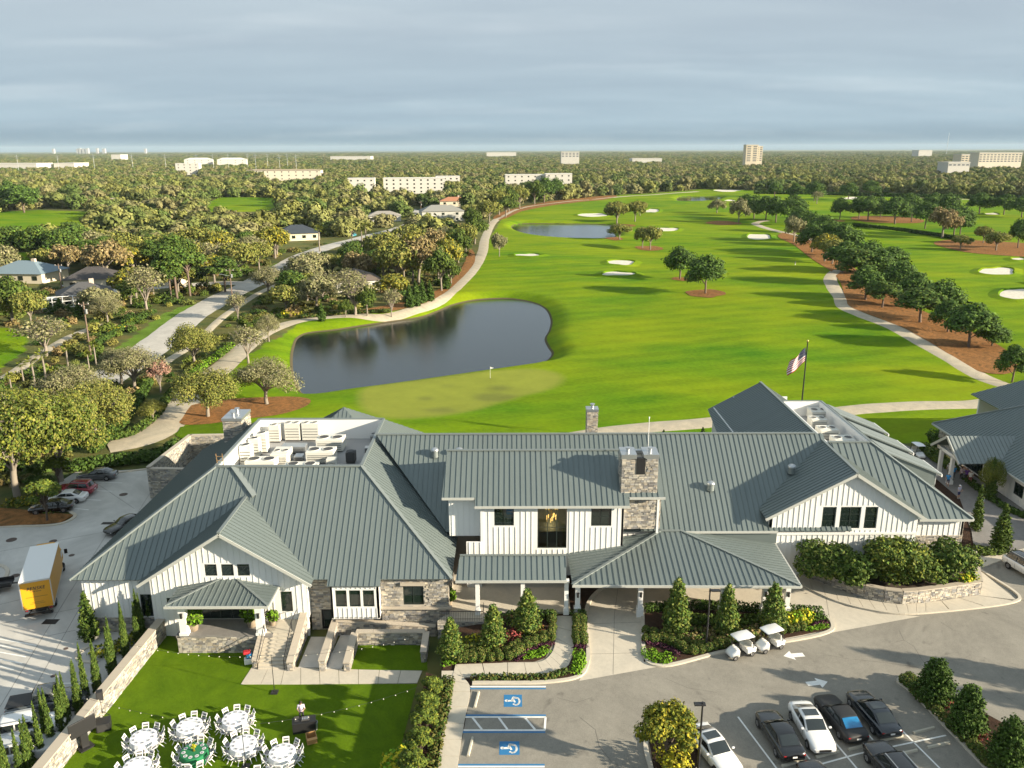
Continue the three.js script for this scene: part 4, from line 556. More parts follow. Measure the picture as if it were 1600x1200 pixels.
// retaining planter at the east gable and the lawn wall
const planter = thing('stone_planter', 'curved stone retaining wall of the raised shrub bed', 'planter');
{ const c = smooth(GP([[1243, 893], [1270, 905], [1300, 917], [1350, 935], [1407, 944], [1450, 940], [1527, 929], [1520, 905], [1497, 870]]), 2); const pl = [[1243, 893], [1270, 905], [1300, 917], [1350, 935], [1380, 941], [1407, 944], [1430, 942.5], [1450, 940], [1490, 934.5], [1527, 929], [1518, 880]].map(p => G(...p)); for (let i = 0; i < pl.length - 1; i++) stoneFence(planter, pl[i], pl[i + 1], 0, 1.35, 1.35, 0.4);
  mesh('soil', slab([...pl, [44, -73.6], [27, -72.6]], 1.15, 1.1), M.soil, planter);
  const s = G(1519, 912, 0.9); mesh('name_plate', [box(1.1, 0.5, 0.06, pl[9][0] - 1.15, 0.85, pl[9][1] + 0.36)], std([0.12, 0.07, 0.03], 0.4, { metalness: 0.6 }), planter); }
const lawnWall = thing('lawn_wall', 'long pale stone garden wall between the lawn and the west car park', 'wall');
stoneFence(lawnWall, [-31.0, -65.2], [-32.0, -43], LOW, 0.15, 0.15, 0.6, true, 1.1);
// ---------------------------------------------------------------- vegetation
function sphereDir() { const u = rr(-1, 1), a = rr(0, 6.2832), s = Math.sqrt(1 - u * u); return [s * Math.cos(a), u, s * Math.sin(a)]; }
// leaf-sized folded faces spread through lobes {c:[x,y,z], r:[rx,ry,rz]}
function leaves(lobes, n, size, tones, { inner = 0.55, up = 0.35, rough = 0.25, long = 1.5, freq = 2.3, soft = 0 } = {}) {
  const P = new Float32Array(n * 18), C = new Float32Array(n * 18), wts = lobes.map(l => Math.pow(l.r[0] * l.r[1] * l.r[2], 0.67)), tot = wts.reduce((a, b) => a + b, 0), off = rr(0, 50);
  for (let i = 0; i < n; i++) {
    let w = rnd() * tot, k = 0; while (k < lobes.length - 1 && (w -= wts[k]) > 0) k++; const L = lobes[k], d = sphereDir();
    const q = (inner + (1 - inner) * Math.sqrt(rnd())) * (1 + rough * 2 * N3(d[0] * freq + off + k, d[1] * freq, d[2] * freq));
    const x = L.c[0] + d[0] * L.r[0] * q, y = L.c[1] + d[1] * L.r[1] * q, z = L.c[2] + d[2] * L.r[2] * q;
    const e = sphereDir(), ew = 0.75 * (1 - soft); let nx = d[0] * 0.7 + e[0] * ew, ny = d[1] * 0.7 + e[1] * ew + up * (1 - 0.6 * soft), nz = d[2] * 0.7 + e[2] * ew, l = Math.hypot(nx, ny, nz) || 1; nx /= l; ny /= l; nz /= l;
    const t = sphereDir(); let ux = ny * t[2] - nz * t[1], uy = nz * t[0] - nx * t[2], uz = nx * t[1] - ny * t[0]; l = Math.hypot(ux, uy, uz) || 1; ux /= l; uy /= l; uz /= l;
    const vx = ny * uz - nz * uy, vy = nz * ux - nx * uz, vz = nx * uy - ny * ux, s = size * rr(0.65, 1.35) * 0.5, a = s * long, f = s * 0.35;
    const p0 = [x - ux * a, y - uy * a, z - uz * a], p1 = [x + vx * s - nx * f, y + vy * s - ny * f, z + vz * s - nz * f], p2 = [x + ux * a, y + uy * a, z + uz * a], p3 = [x - vx * s - nx * f, y - vy * s - ny * f, z - vz * s - nz * f];
    P.set([...p0, ...p1, ...p2, ...p0, ...p2, ...p3], i * 18);
    const c = tones[(rnd() * tones.length) | 0], g = rr(0.75, 1.25); for (let m = 0; m < 6; m++) { C[i * 18 + m * 3] = c[0] * g; C[i * 18 + m * 3 + 1] = c[1] * g; C[i * 18 + m * 3 + 2] = c[2] * g; }
  }
  const g = new THREE.BufferGeometry(); g.setAttribute('position', new THREE.BufferAttribute(P, 3)); g.setAttribute('color', new THREE.BufferAttribute(C, 3)); g.setAttribute('uv', new THREE.BufferAttribute(new Float32Array(n * 12), 2)); g.computeVertexNormals(); return g;
}
function limb(pts, r0, r1, n = 6) { // a tapered limb through points
  const c = new THREE.CatmullRomCurve3(pts.map(p => V(...p))), m = pts.length * 2, fr = c.computeFrenetFrames(m, false), P = [], I = [];
  for (let i = 0; i <= m; i++) { const o = c.getPointAt(i / m), r = r0 + (r1 - r0) * i / m; for (let k = 0; k < n; k++) { const a = k / n * 6.2832; const q = fr.normals[i].clone().multiplyScalar(Math.cos(a) * r).addScaledVector(fr.binormals[i], Math.sin(a) * r).add(o); P.push(q.x, q.y, q.z); if (i < m) { const b = i * n + k, d = i * n + (k + 1) % n; I.push(b, d, b + n, d, d + n, b + n); } } }
  const g = new THREE.BufferGeometry(); g.setAttribute('position', new THREE.Float32BufferAttribute(P, 3)); g.setIndex(I); g.computeVertexNormals(); return g;
}
M.leaf = matte([1, 1, 1], 0.8, { specularIntensity: 0.35, vertexColors: true, side: THREE.DoubleSide }); M.barkPale = std([0.22, 0.19, 0.15], 0.9, { bumpMap: tiled(bumpTex, 0.5), bumpScale: 0.03 }); M.barkPine = std([0.15, 0.11, 0.085], 0.9); M.barkDark = std([0.10, 0.075, 0.055], 0.9); M.twig = std([0.26, 0.22, 0.18], 0.9);
const TON = {
  oak: [[0.167, 0.181, 0.032], [0.123, 0.145, 0.032], [0.203, 0.203, 0.041], [0.102, 0.123, 0.029], [0.232, 0.217, 0.058]],
  sunny: [[0.151, 0.173, 0.019], [0.108, 0.141, 0.018], [0.184, 0.194, 0.024], [0.081, 0.108, 0.018]],
  grey: [[0.210, 0.203, 0.098], [0.168, 0.168, 0.070], [0.266, 0.245, 0.133], [0.133, 0.140, 0.056]],
  pine: [[0.073, 0.134, 0.022], [0.053, 0.101, 0.020], [0.101, 0.171, 0.026], [0.045, 0.081, 0.020]],
  fresh: [[0.078, 0.118, 0.018], [0.058, 0.094, 0.016], [0.104, 0.142, 0.022], [0.046, 0.074, 0.014]],
  brown: [[0.247, 0.182, 0.078], [0.195, 0.150, 0.058], [0.286, 0.221, 0.111], [0.156, 0.130, 0.052]],
  magnolia: [[0.069, 0.122, 0.022], [0.098, 0.159, 0.026], [0.049, 0.090, 0.020], [0.188, 0.211, 0.049]],
  yellow: [[0.42, 0.38, 0.02], [0.34, 0.33, 0.02], [0.50, 0.44, 0.03], [0.22, 0.25, 0.02]],
  autumn: [[0.27, 0.24, 0.022], [0.19, 0.185, 0.02], [0.33, 0.27, 0.025], [0.12, 0.135, 0.02]],
  pink: [[0.30, 0.06, 0.06], [0.36, 0.10, 0.08], [0.22, 0.05, 0.045], [0.16, 0.10, 0.03]], purple: [[0.07, 0.022, 0.04], [0.10, 0.03, 0.055], [0.05, 0.02, 0.03]],
  lime: [[0.12, 0.24, 0.012], [0.09, 0.19, 0.01], [0.15, 0.28, 0.015]], hedge: [[0.046, 0.086, 0.014], [0.063, 0.109, 0.017], [0.034, 0.067, 0.011]], olive: [[0.120, 0.120, 0.030], [0.090, 0.096, 0.024], [0.156, 0.144, 0.036]]
};
function oakLobes(w, h, n) { const o = []; for (let i = 0; i < n; i++) { const a = i * 2.4 + rr(-0.4, 0.4), q = Math.sqrt((i + 0.5) / n) * 0.72, r = rr(0.20, 0.31) * w * 0.5 * (1.25 - 0.3 * q); o.push({ c: [Math.cos(a) * q * w * 0.5, h * (0.72 - 0.40 * q * q + rr(-0.09, 0.07)), Math.sin(a) * q * w * 0.5], r: [r * 1.2, r * rr(0.8, 1.0), r * 1.2] }); } return o; }
function proto(name, crownGeo, trunkGeo, trunkMat, leafMat = M.leaf) { const g = new THREE.Group(); g.name = name; const t = new THREE.Mesh(trunkGeo, trunkMat); t.name = 'trunk'; const c = new THREE.Mesh(crownGeo, leafMat); c.name = 'crown'; t.castShadow = c.castShadow = t.receiveShadow = c.receiveShadow = true; g.add(t, c); return g; }
function oakProto(name, sd, cards, size, tones, twigs = 0, w = 13, h = 10, lob = 15, trunkM = M.barkPale, tk = trunkM === M.barkDark ? 0.4 : 0.85) {
  reseed(sd); const lobes = oakLobes(w, h, lob), tr = [limb([[0, -0.3, 0], [rr(-0.15, 0.15), h * 0.16, rr(-0.15, 0.15)], [rr(-0.3, 0.3), h * 0.32, rr(-0.3, 0.3)]], h * 0.045 * tk, h * 0.03 * tk, 8)];
  for (const l of lobes) { const b = h * rr(0.22, 0.34); tr.push(limb([[0, b, 0], [l.c[0] * 0.45, (b + l.c[1]) * 0.52, l.c[2] * 0.45], [l.c[0], l.c[1] + 0.1 * l.r[1], l.c[2]]], h * 0.018, h * 0.004, 5)); for (let k = 0; k < twigs; k++) { const d = sphereDir(), m = 1.02; tr.push(limb([[l.c[0] * 0.8, l.c[1] - l.r[1] * 0.3, l.c[2] * 0.8], [l.c[0] + d[0] * l.r[0] * 0.6, l.c[1] + Math.abs(d[1]) * l.r[1] * 0.6, l.c[2] + d[2] * l.r[2] * 0.6], [l.c[0] + d[0] * l.r[0] * m, l.c[1] + Math.abs(d[1]) * l.r[1] * m + 0.1, l.c[2] + d[2] * l.r[2] * m]], h * 0.006, h * 0.0015, 3)); } }
  return proto(name, leaves(lobes, cards, size, tones, { inner: 0.5, soft: 0.3 }), merge(tr), trunkM);
}
function pineProto(name, sd, cards, size, tones, w = 9, h = 11) { // flat-topped, in cushions, bare trunk below
  reseed(sd); const lobes = [], tr = [limb([[0, -0.3, 0], [rr(-0.2, 0.2), h * 0.3, rr(-0.2, 0.2)], [rr(-0.3, 0.3), h * 0.75, rr(-0.3, 0.3)]], 0.27, 0.16, 7)];
  for (let i = 0; i < 18; i++) { const a = i * 2.4, q = Math.sqrt((i + 0.4) / 18) * 0.78, y = h * (0.88 - 0.62 * q * q - rr(0, 0.16)), r = w * rr(0.17, 0.25); const c = [Math.cos(a) * q * w * 0.5, y, Math.sin(a) * q * w * 0.5]; lobes.push({ c, r: [r * 1.1, r * 0.7, r * 1.1] }); tr.push(limb([[0, y - h * 0.14 - rr(0, 0.08) * h, 0], [c[0] * 0.5, y - h * 0.06, c[2] * 0.5], c], h * 0.010, h * 0.004, 4)); }
  return proto(name, leaves(lobes, cards, size, tones, { inner: 0.45, up: 0.6, rough: 0.3, soft: 0.35 }), merge(tr), M.barkPine);
}
function bareProto(name, sd, tones, cards, w = 9, h = 9) { reseed(sd); const tr = [], tips = []; tr.push(limb([[0, -0.3, 0], [0.1, h * 0.14, 0], [0, h * 0.26, 0.1]], h * 0.034, h * 0.026, 7));
  for (let i = 0; i < 11; i++) { const a = i * 2.4, q = 0.25 + 0.75 * Math.sqrt((i + 0.5) / 11); const e = [Math.cos(a) * q * w * 0.36, h * (0.86 - 0.25 * q * q), Math.sin(a) * q * w * 0.36]; tr.push(limb([[0, h * 0.2, 0], [e[0] * 0.45, h * 0.48, e[2] * 0.45], e], h * 0.014, h * 0.004, 4)); for (let k = 0; k < 16; k++) { const d = sphereDir(), s = w * 0.15, t = rr(0.35, 1), b = [e[0] * t, h * 0.3 + (e[1] - h * 0.3) * t, e[2] * t]; tr.push(limb([b, [b[0] + d[0] * s * 0.6, b[1] + Math.abs(d[1]) * s * 0.5 + 0.15, b[2] + d[2] * s * 0.6], [b[0] + d[0] * s * 1.3, b[1] + Math.abs(d[1]) * s * 1.1 + 0.35, b[2] + d[2] * s * 1.3]], 0.045, 0.014, 3)); } tips.push({ c: e, r: [w * 0.2, w * 0.16, w * 0.2] }); }
  return proto(name, leaves(tips, cards, 0.34, tones, { inner: 0.2 }), merge(tr), M.twig); }
function coneProto(name, sd, cards, size, tones, w, h, base = 0.06, pw = 0.75) { reseed(sd); const lobes = []; for (let i = 0; i < 26; i++) { const t = i / 25, r = w * 0.5 * Math.pow(1 - t * 0.93, pw) * (t < 0.12 ? 0.72 + t * 2.2 : 1), a = i * 2.4; const q = r * 0.42; lobes.push({ c: [Math.cos(a) * q, h * (base + (0.97 - base) * t), Math.sin(a) * q], r: [r * 0.72, h * 0.055 + r * 0.25, r * 0.72] }); } return proto(name, leaves(lobes, cards, size, tones, { inner: 0.55, rough: 0.28, up: 0.25 }), limb([[0, -0.2, 0], [0, h * 0.4, 0.02], [0, h * 0.85, 0]], w * 0.045, w * 0.012, 6), M.barkDark); }
function palmProto(sd) { reseed(sd); const h = 7, f = []; for (let i = 0; i < 34; i++) { const a = i * 2.4, el = rr(-0.6, 1.3), L = rr(1.3, 1.9), c = Math.cos(a), s = Math.sin(a); for (let k = 0; k < 9; k++) { const sp = (k - 4) * 0.14, a2 = a + sp, x1 = Math.cos(a2) * Math.cos(el) * L, z1 = Math.sin(a2) * Math.cos(el) * L, y1 = Math.sin(el) * L - 0.35 * Math.abs(sp) - 0.25; f.push([[c * 0.5 * Math.cos(el), h + 0.5 * Math.sin(el), s * 0.5 * Math.cos(el)], [x1 * 0.75 - s * 0.07, h + y1 * 0.8 + 0.1, z1 * 0.75 + c * 0.07], [x1, h + y1, z1]]); } }
  const P = [], C = []; for (const t of f) { const c = pick(TON.sunny), g = rr(0.8, 1.2); for (const p of t) { P.push(...p); C.push(c[0] * g, c[1] * g, c[2] * g); } } const g = new THREE.BufferGeometry(); g.setAttribute('position', new THREE.Float32BufferAttribute(P, 3)); g.setAttribute('color', new THREE.Float32BufferAttribute(C, 3)); g.computeVertexNormals(); return proto('sabal_palm', prep(g), limb([[0, -0.2, 0], [0.1, 3, 0], [0, h - 0.1, 0]], 0.24, 0.2, 8), M.barkPale); }
const PR = {
  oakA: [oakProto('live_oak', 11, 15000, 0.21, TON.sunny.concat(TON.oak, TON.fresh), 5, 13, 10, 18), 13, 10], oakB: [oakProto('live_oak', 12, 13500, 0.21, TON.oak, 5, 13, 10, 16), 13, 10], oakG: [oakProto('live_oak', 13, 9500, 0.19, TON.grey, 8, 13, 10, 15), 13, 10],
  oakM: [oakProto('live_oak', 14, 3000, 0.5, TON.oak, 1, 13, 10, 14), 13, 10], oakS: [oakProto('live_oak', 15, 3000, 0.48, TON.grey, 2, 13, 10, 13), 13, 10], oakF: [oakProto('broadleaf_tree', 16, 3000, 0.5, TON.fresh, 1, 12, 10, 14), 12, 10], oakY: [oakProto('broadleaf_tree', 17, 3000, 0.5, TON.autumn.concat(TON.oak), 1, 12, 10, 14), 12, 10], oakW: [oakProto('broadleaf_tree', 18, 2600, 0.48, TON.brown, 2, 12, 10, 13), 12, 10],
  pineA: [pineProto('pine_tree', 21, 4200, 0.44, TON.pine), 9, 11], pineB: [pineProto('pine_tree', 22, 4200, 0.44, TON.pine, 10, 10), 10, 10], pineC: [pineProto('pine_tree', 23, 4000, 0.44, TON.pine.concat(TON.fresh), 8.5, 11), 8.5, 11],
  tallPine: [pineProto('pine_tree', 24, 3400, 0.44, TON.pine.concat(TON.fresh), 8, 17), 8, 17], bare: [bareProto('bare_tree', 31, TON.grey, 900), 9, 9], myrtle: [bareProto('crape_myrtle', 32, [[0.30, 0.17, 0.13], [0.24, 0.14, 0.10]], 900, 6, 7), 6, 7],
  cone: [coneProto('arborvitae', 41, 3000, 0.13, TON.fresh.concat(TON.hedge), 1.25, 4.6), 1.25, 4.6], coneM: [coneProto('conical_evergreen', 42, 1500, 0.5, TON.hedge, 4, 8), 4, 8], magnolia: [coneProto('magnolia_tree', 43, 5200, 0.2, TON.magnolia.concat([[0.12, 0.15, 0.02]]), 2.9, 5.4, 0.1, 0.6), 2.9, 5.4],
  holly: [coneProto('holly_tree', 44, 5600, 0.18, TON.hedge, 3.4, 4.6, 0.12, 0.42), 3.4, 4.6], young: [oakProto('young_tree', 45, 4200, 0.17, TON.fresh.concat(TON.fresh, TON.sunny), 2, 3.2, 5.5, 12, M.barkDark), 3.2, 5.5], gold: [oakProto('golden_tree', 46, 7000, 0.16, TON.autumn.concat(TON.sunny), 3, 4.6, 6, 16, M.barkDark), 4.6, 6], palm: [palmProto(51), 3.6, 8.3]
};
let treeN = 0;
const KW = { oakM: 'olive', oakS: 'greyish', oakF: 'fresh green', oakY: 'yellowing', oakW: 'brown', pineA: 'dark', pineB: 'broad dark', pineC: 'bright', bare: 'leafless', coneM: 'conical', myrtle: 'pink' };
function place(kind, x, z, y, hm, wm, label, group, turn) { if (group && KW[kind] && /tree|pine|oak/.test(label)) { label = KW[kind] + ' ' + label.replace(/^dark |^small |^dense dark /, ''); group = KW[kind] + ' ' + group; } const [p, w0, h0] = PR[kind]; const o = copy(p, label, group, [x, y, z], turn === undefined ? hash(x, z) * 6.28 : turn, [(wm || hm / h0 * w0) / w0, hm / h0, (wm || hm / h0 * w0) / w0]); o.userData.category = { palm: 'palm', cone: 'conifer' }[kind] || 'tree'; treeN++; return o; }
const occupied = [];
function plant(kind, px, py, hpx, wpx, label, group, lev = LOW, y) { const [x, z] = G(px, py, lev), D = Math.hypot(x * 0, z * 0.962, 0) + (40 - lev) * 0.273, m = D / 1290; occupied.push([x, z, (wpx || hpx) * m * 0.32]); return place(kind, x, z, y === undefined ? (lev === LOW ? terrain(x, z) : lev) : y, hpx * m / 0.962, wpx ? wpx * m : 0, label, group); }
// fairway and path-side trees on the course
const belt = 'pine trees in the mulch belt beside the right-hand cart path', far = 'trees beyond the second fairway';
plant('pineA', 1582, 592, 64, 48, 'dark pine cut by the right picture edge near the cart path', null);
plant('pineA', 1514, 541, 74, 74, 'largest near pine at the near end of the mulch belt', null);
for (const a of [['pineB', 1550, 540, 34, 50], ['pineC', 1437, 506, 58, 72], ['pineB', 1468, 500, 62, 62], ['pineA', 1480, 520, 55, 50], ['pineC', 1378, 482, 46, 52], ['pineA', 1352, 470, 56, 56], ['pineB', 1405, 470, 62, 56], ['pineA', 1428, 480, 58, 50], ['pineC', 1340, 446, 60, 70], ['pineA', 1316, 428, 52, 52], ['pineB', 1375, 448, 56, 58], ['pineA', 1392, 430, 46, 48], ['pineB', 1355, 425, 48, 50], ['oakY', 1288, 408, 48, 48], ['pineA', 1268, 394, 46, 44], ['pineB', 1300, 398, 52, 46], ['pineA', 1318, 402, 56, 50], ['oakS', 1240, 378, 42, 38], ['pineB', 1262, 376, 46, 42], ['pineA', 1284, 384, 50, 44], ['oakM', 1300, 412, 44, 48], ['pineA', 1250, 362, 40, 40]]) plant(...a, 'dark pine in the mulch belt beside the right-hand cart path', belt);
const knot = 'trees clumped at the far end of the mulch belt';
for (const a of [['pineB', 1232, 352, 42, 42], ['pineA', 1212, 348, 42, 38], ['pineA', 1196, 345, 40, 36], ['pineB', 1178, 342, 36, 36], ['oakS', 1154, 348, 40, 36], ['oakS', 1120, 334, 22, 30], ['pineA', 1240, 345, 42, 36], ['pineB', 1165, 338, 34, 30]]) plant(...a, 'small tree in the clump at the far end of the mulch belt', knot);
plant('pineB', 1102, 459, 60, 58, 'round-topped pine alone in the nearest mulch ring on the fairway', null); plant('pineA', 1062, 437, 54, 46, 'slender pine left of the pine in the nearest mulch ring', null);
for (const a of [['oakM', 1016, 388, 42, 42, 'spreading dark tree in the mulch ring right of the far pond'], ['oakM', 1004, 386, 38, 32, 'left twin of the spreading tree right of the far pond'], ['oakM', 968, 375, 28, 42, 'low dark tree leaning over the right bank of the far pond'], ['oakM', 964, 350, 42, 46, 'tall dark tree behind the far pond beside the long bunker'], ['oakM', 992, 346, 36, 34, 'second dark tree behind the far pond'], ['oakM', 1000, 336, 26, 26, 'small dark tree at the right of the pair behind the far pond'], ['oakS', 780, 402, 38, 30, 'grey-leaved small tree on grass beside the left cart path']]) plant(...a, null);
for (const a of [['pineB', 1312, 342, 34, 28], ['pineB', 1342, 342, 36, 32], ['pineA', 1356, 344, 40, 34], ['pineA', 1398, 349, 44, 44], ['pineB', 1424, 346, 40, 36], ['pineA', 1375, 340, 34, 28], ['pineB', 1445, 356, 42, 40], ['oakW', 1472, 372, 52, 56], ['pineA', 1490, 368, 44, 40], ['pineA', 1530, 334, 34, 38], ['pineB', 1500, 366, 44, 40], ['oakM', 1556, 392, 34, 42], ['pineA', 1590, 388, 48, 32], ['oakM', 1536, 380, 30, 32], ['oakM', 1500, 390, 26, 30], ['pineA', 1456, 336, 36, 34], ['pineB', 1480, 340, 38, 36], ['pineA', 1420, 330, 30, 28], ['pineA', 1568, 336, 34, 34], ['pineB', 1596, 340, 34, 34], ['pineA', 1210, 308, 24, 22], ['pineA', 1243, 312, 28, 26], ['pineB', 1272, 314, 30, 30], ['pineA', 1325, 312, 28, 28], ['pineB', 1360, 308, 26, 26], ['bare', 1276, 320, 20, 20]]) plant(...a, 'pine or oak standing in the line across the second fairway', far);
// trees beside the left cart path and the houses
const side = 'trees and shrubs massed along the left cart path';
for (const a of [['oakM', 622, 450, 84, 82], ['oakW', 655, 448, 88, 78], ['oakY', 645, 440, 84, 60], ['oakF', 690, 455, 72, 52], ['oakY', 700, 432, 66, 50], ['oakF', 716, 412, 58, 46], ['oakM', 728, 396, 52, 44], ['oakF', 742, 382, 48, 44], ['oakF', 705, 445, 40, 36], ['oakM', 765, 350, 40, 46], ['oakF', 790, 338, 34, 44], ['oakF', 738, 360, 38, 36], ['bare', 555, 492, 62, 70], ['oakF', 574, 492, 52, 42], ['bare', 612, 490, 46, 34], ['coneM', 640, 480, 34, 18], ['coneM', 650, 478, 38, 18], ['coneM', 660, 474, 36, 16], ['coneM', 672, 470, 30, 16], ['coneM', 697, 452, 30, 16], ['oakF', 540, 495, 30, 26], ['coneM', 503, 500, 28, 14], ['oakF', 685, 440, 60, 44], ['oakM', 600, 420, 66, 70], ['oakM', 640, 400, 56, 60], ['oakW', 682, 412, 60, 50]]) plant(...a, 'tree in the mass along the left cart path', side);
const rim = 'dark trees along the far left rim of the course';
for (const a of [['oakF', 835, 318, 40, 40], ['oakM', 812, 325, 40, 40], ['pineA', 850, 316, 42, 34], ['oakF', 795, 330, 40, 34], ['pineB', 868, 312, 34, 26], ['oakM', 780, 335, 44, 40]]) plant(...a, 'dense dark tree on the far left rim of the course', rim);
// west foreground
plant('oakA', 27, 775, 178, 190, 'biggest sunlit live oak overhanging the west car park corner', null); plant('oakA', 96, 752, 150, 150, 'sunlit live oak with pale limbs behind the red parked car', null);
plant('oakB', 150, 690, 105, 130, 'live oak with grey limbs left of the curving service drive', null); plant('oakG', 120, 655, 90, 120, 'grey-leaved live oak behind the palms and the sunlit oaks', null);
plant('young', 74, 815, 82, 58, 'slim young tree in the planted island of the west car park', null, LOW, LOW + 0.1); plant('young', 92, 755, 52, 40, 'small dark young tree between the parked grey and red cars', null);
plant('oakB', 325, 652, 82, 112, 'live oak standing in orange mulch left of the near pond', null); plant('oakG', 417, 632, 78, 112, 'grey live oak at the pond end of the orange mulch bed', null);
plant('oakB', 304, 572, 74, 84, 'dark green live oak between the street and the service drive', null); plant('myrtle', 251, 614, 52, 38, 'bare pinkish crape myrtle beside the service drive', null);
plant('bare', 388, 566, 60, 56, 'bare grey tree on the left bank of the near pond', null); plant('oakG', 420, 530, 46, 46, 'small grey tree beside the cart path at the near pond', null);
plant('bare', 72, 553, 62, 92, 'wide bare grey tree beside the street pavement at far left', null); plant('oakG', 212, 612, 74, 104, 'wide greyish live oak half hiding the street', null); plant('oakG', 190, 600, 60, 80, 'pale grey oak behind the wide greyish oak near the street', null);
plant('oakB', 60, 700, 100, 120, 'shaded live oak at the left picture edge behind the biggest oak', null); plant('oakA', 10, 690, 95, 120, 'sunlit oak cut by the left picture edge above the biggest oak', null);
plant('oakB', 240, 660, 40, 46, 'low dark oak beside the service drive hedge', null);
plant('bare', 372, 500, 44, 36, 'leafless pale tree beside the street bend', null); plant('oakM', 447, 486, 48, 62, 'round green oak left of the near cart path bend', null); plant('oakG', 420, 462, 50, 62, 'grey oak where the two streets meet', null); plant('oakM', 480, 470, 50, 60, 'olive oak right of the street pavement', null);
plant('bare', 230, 488, 74, 66, 'pale leafless oak on the lawn of the pool-cage house', null); plant('oakG', 168, 502, 44, 54, 'round olive shrub tree beside the pool cage', null);
plant('tallPine', 268, 470, 98, 44, 'tall pine with bare trunk left of the three by the street', null); plant('tallPine', 277, 468, 112, 60, 'middle tall pine of the three by the street', null); plant('tallPine', 297, 462, 100, 54, 'leaning tall pine right of the three by the street', null); plant('tallPine', 243, 430, 62, 40, 'shorter pine behind the three tall street pines', null); plant('tallPine', 352, 455, 62, 54, 'pine beside the street junction pole', null);
const lg = 'trees around the left-hand gardens';
for (const a of [['oakF', 20, 505, 76, 80], ['oakM', 50, 512, 66, 60], ['oakM', -10, 512, 60, 60], ['pineC', 22, 412, 62, 56], ['pineC', 62, 414, 66, 50], ['pineC', 105, 416, 64, 56], ['pineA', 16, 330, 48, 40], ['oakW', 168, 442, 72, 80], ['oakM', 200, 415, 60, 60], ['pineA', 38, 332, 46, 50], ['pineC', 120, 400, 56, 50], ['oakM', 375, 430, 60, 66], ['oakY', 430, 405, 56, 60], ['oakM', 405, 420, 50, 50], ['oakY', 335, 440, 50, 60], ['oakF', 205, 478, 46, 50], ['oakM', 140, 490, 34, 30], ['coneM', 95, 492, 26, 16], ['coneM', 125, 496, 28, 14], ['oakM', 480, 440, 44, 56], ['oakM', 520, 430, 40, 50], ['oakW', 560, 440, 52, 60], ['bare', 505, 470, 46, 60], ['bare', 545, 465, 46, 60], ['oakF', 240, 460, 46, 44], ['oakM', 300, 430, 60, 60], ['oakM', 260, 420, 64, 70], ['oakY', 345, 415, 60, 64], ['oakM', 310, 405, 58, 64]]) plant(...a, 'garden tree among the left-hand houses', lg);
for (const [x, y, h] of [[55, 606, 52], [72, 598, 56], [150, 568, 40], [108, 578, 44], [38, 600, 40], [90, 612, 40], [140, 580, 36], [500, 395, 40], [566, 392, 36], [572, 384, 34], [20, 620, 40]]) plant('palm', x, y, h, 0, 'sabal palm with a shaggy round head among the left-hand trees', 'sabal palms left of the course');
// ---- clipped and massed shrubs
function blob(name, lobes, n, size, tones, label, cat, group, opts) { const m = mesh(name, leaves(lobes, n, size, tones, opts || { inner: 0.7, rough: 0.12 }), M.leaf); return tag(m, label, cat, group); }
function hedgeRow(name, px, h, w, tones, label, lev = 0, y0 = lev, size = 0.16, dens = 70, cat = 'hedge', group) { const c = smooth(GP(px, lev), 8), lobes = []; let L = 0; for (let i = 1; i < c.length; i++) { const l = Math.hypot(c[i][0] - c[i - 1][0], c[i][1] - c[i - 1][1]); const n = Math.max(1, Math.round(l / (w * 0.35))); for (let k = 0; k < n; k++) { const t = k / n; lobes.push({ c: [c[i - 1][0] + t * (c[i][0] - c[i - 1][0]), y0 + h * 0.5, c[i - 1][1] + t * (c[i][1] - c[i - 1][1])], r: [w * 0.5, h * 0.55, w * 0.5] }); } L += l; } return blob(name, lobes, Math.min(9000, Math.round(L * (w + 2 * h) * dens)), size, tones, label, cat, group, { inner: 0.8, rough: 0.1, up: 0.3 }); }
reseed(77);
hedgeRow('hedge', [[1010, 957], [1060, 952], [1150, 954], [1285, 962]], 0.9, 0.9, TON.hedge, 'dark clipped hedge behind the canopy columns in the drive island');
hedgeRow('hedge', [[897, 966], [912, 966]], 0.9, 0.9, TON.hedge, 'short dark hedge block at the foot of the left canopy column'); hedgeRow('hedge', [[838, 966], [866, 966]], 0.8, 0.9, TON.hedge, 'dark hedge at the top of the left garden bed beside the walk');
hedgeRow('hedge', [[742, 1062], [800, 1061], [858, 1060], [885, 1051]], 0.45, 0.75, TON.olive.concat(TON.hedge), 'low olive hedge along the kerb above the wheelchair bays');
hedgeRow('hedge', [[700, 1066], [694, 1100], [686, 1140], [676, 1195], [664, 1260]], 0.5, 1.1, TON.olive.concat(TON.hedge), 'low trimmed hedge along the left of the car park sidewalk');
hedgeRow('hedge', [[1262, 972], [1290, 968]], 0.7, 0.9, TON.hedge, 'dark hedge block at the right end of the drive island');
hedgeRow('ground_cover', [[904, 1022], [905, 1040], [898, 1052]], 0.35, 1.15, TON.lime, 'lime green mat at the tip of the strip beside the drive', 0, 0.05, 0.13, 100, 'ground cover');
hedgeRow('ground_cover', [[1014, 1020], [1020, 1028], [1034, 1032], [1046, 1028]], 0.3, 1.5, TON.lime, 'lime green mat at the near corner of the drive island', 0, 0.05, 0.13, 100, 'ground cover');
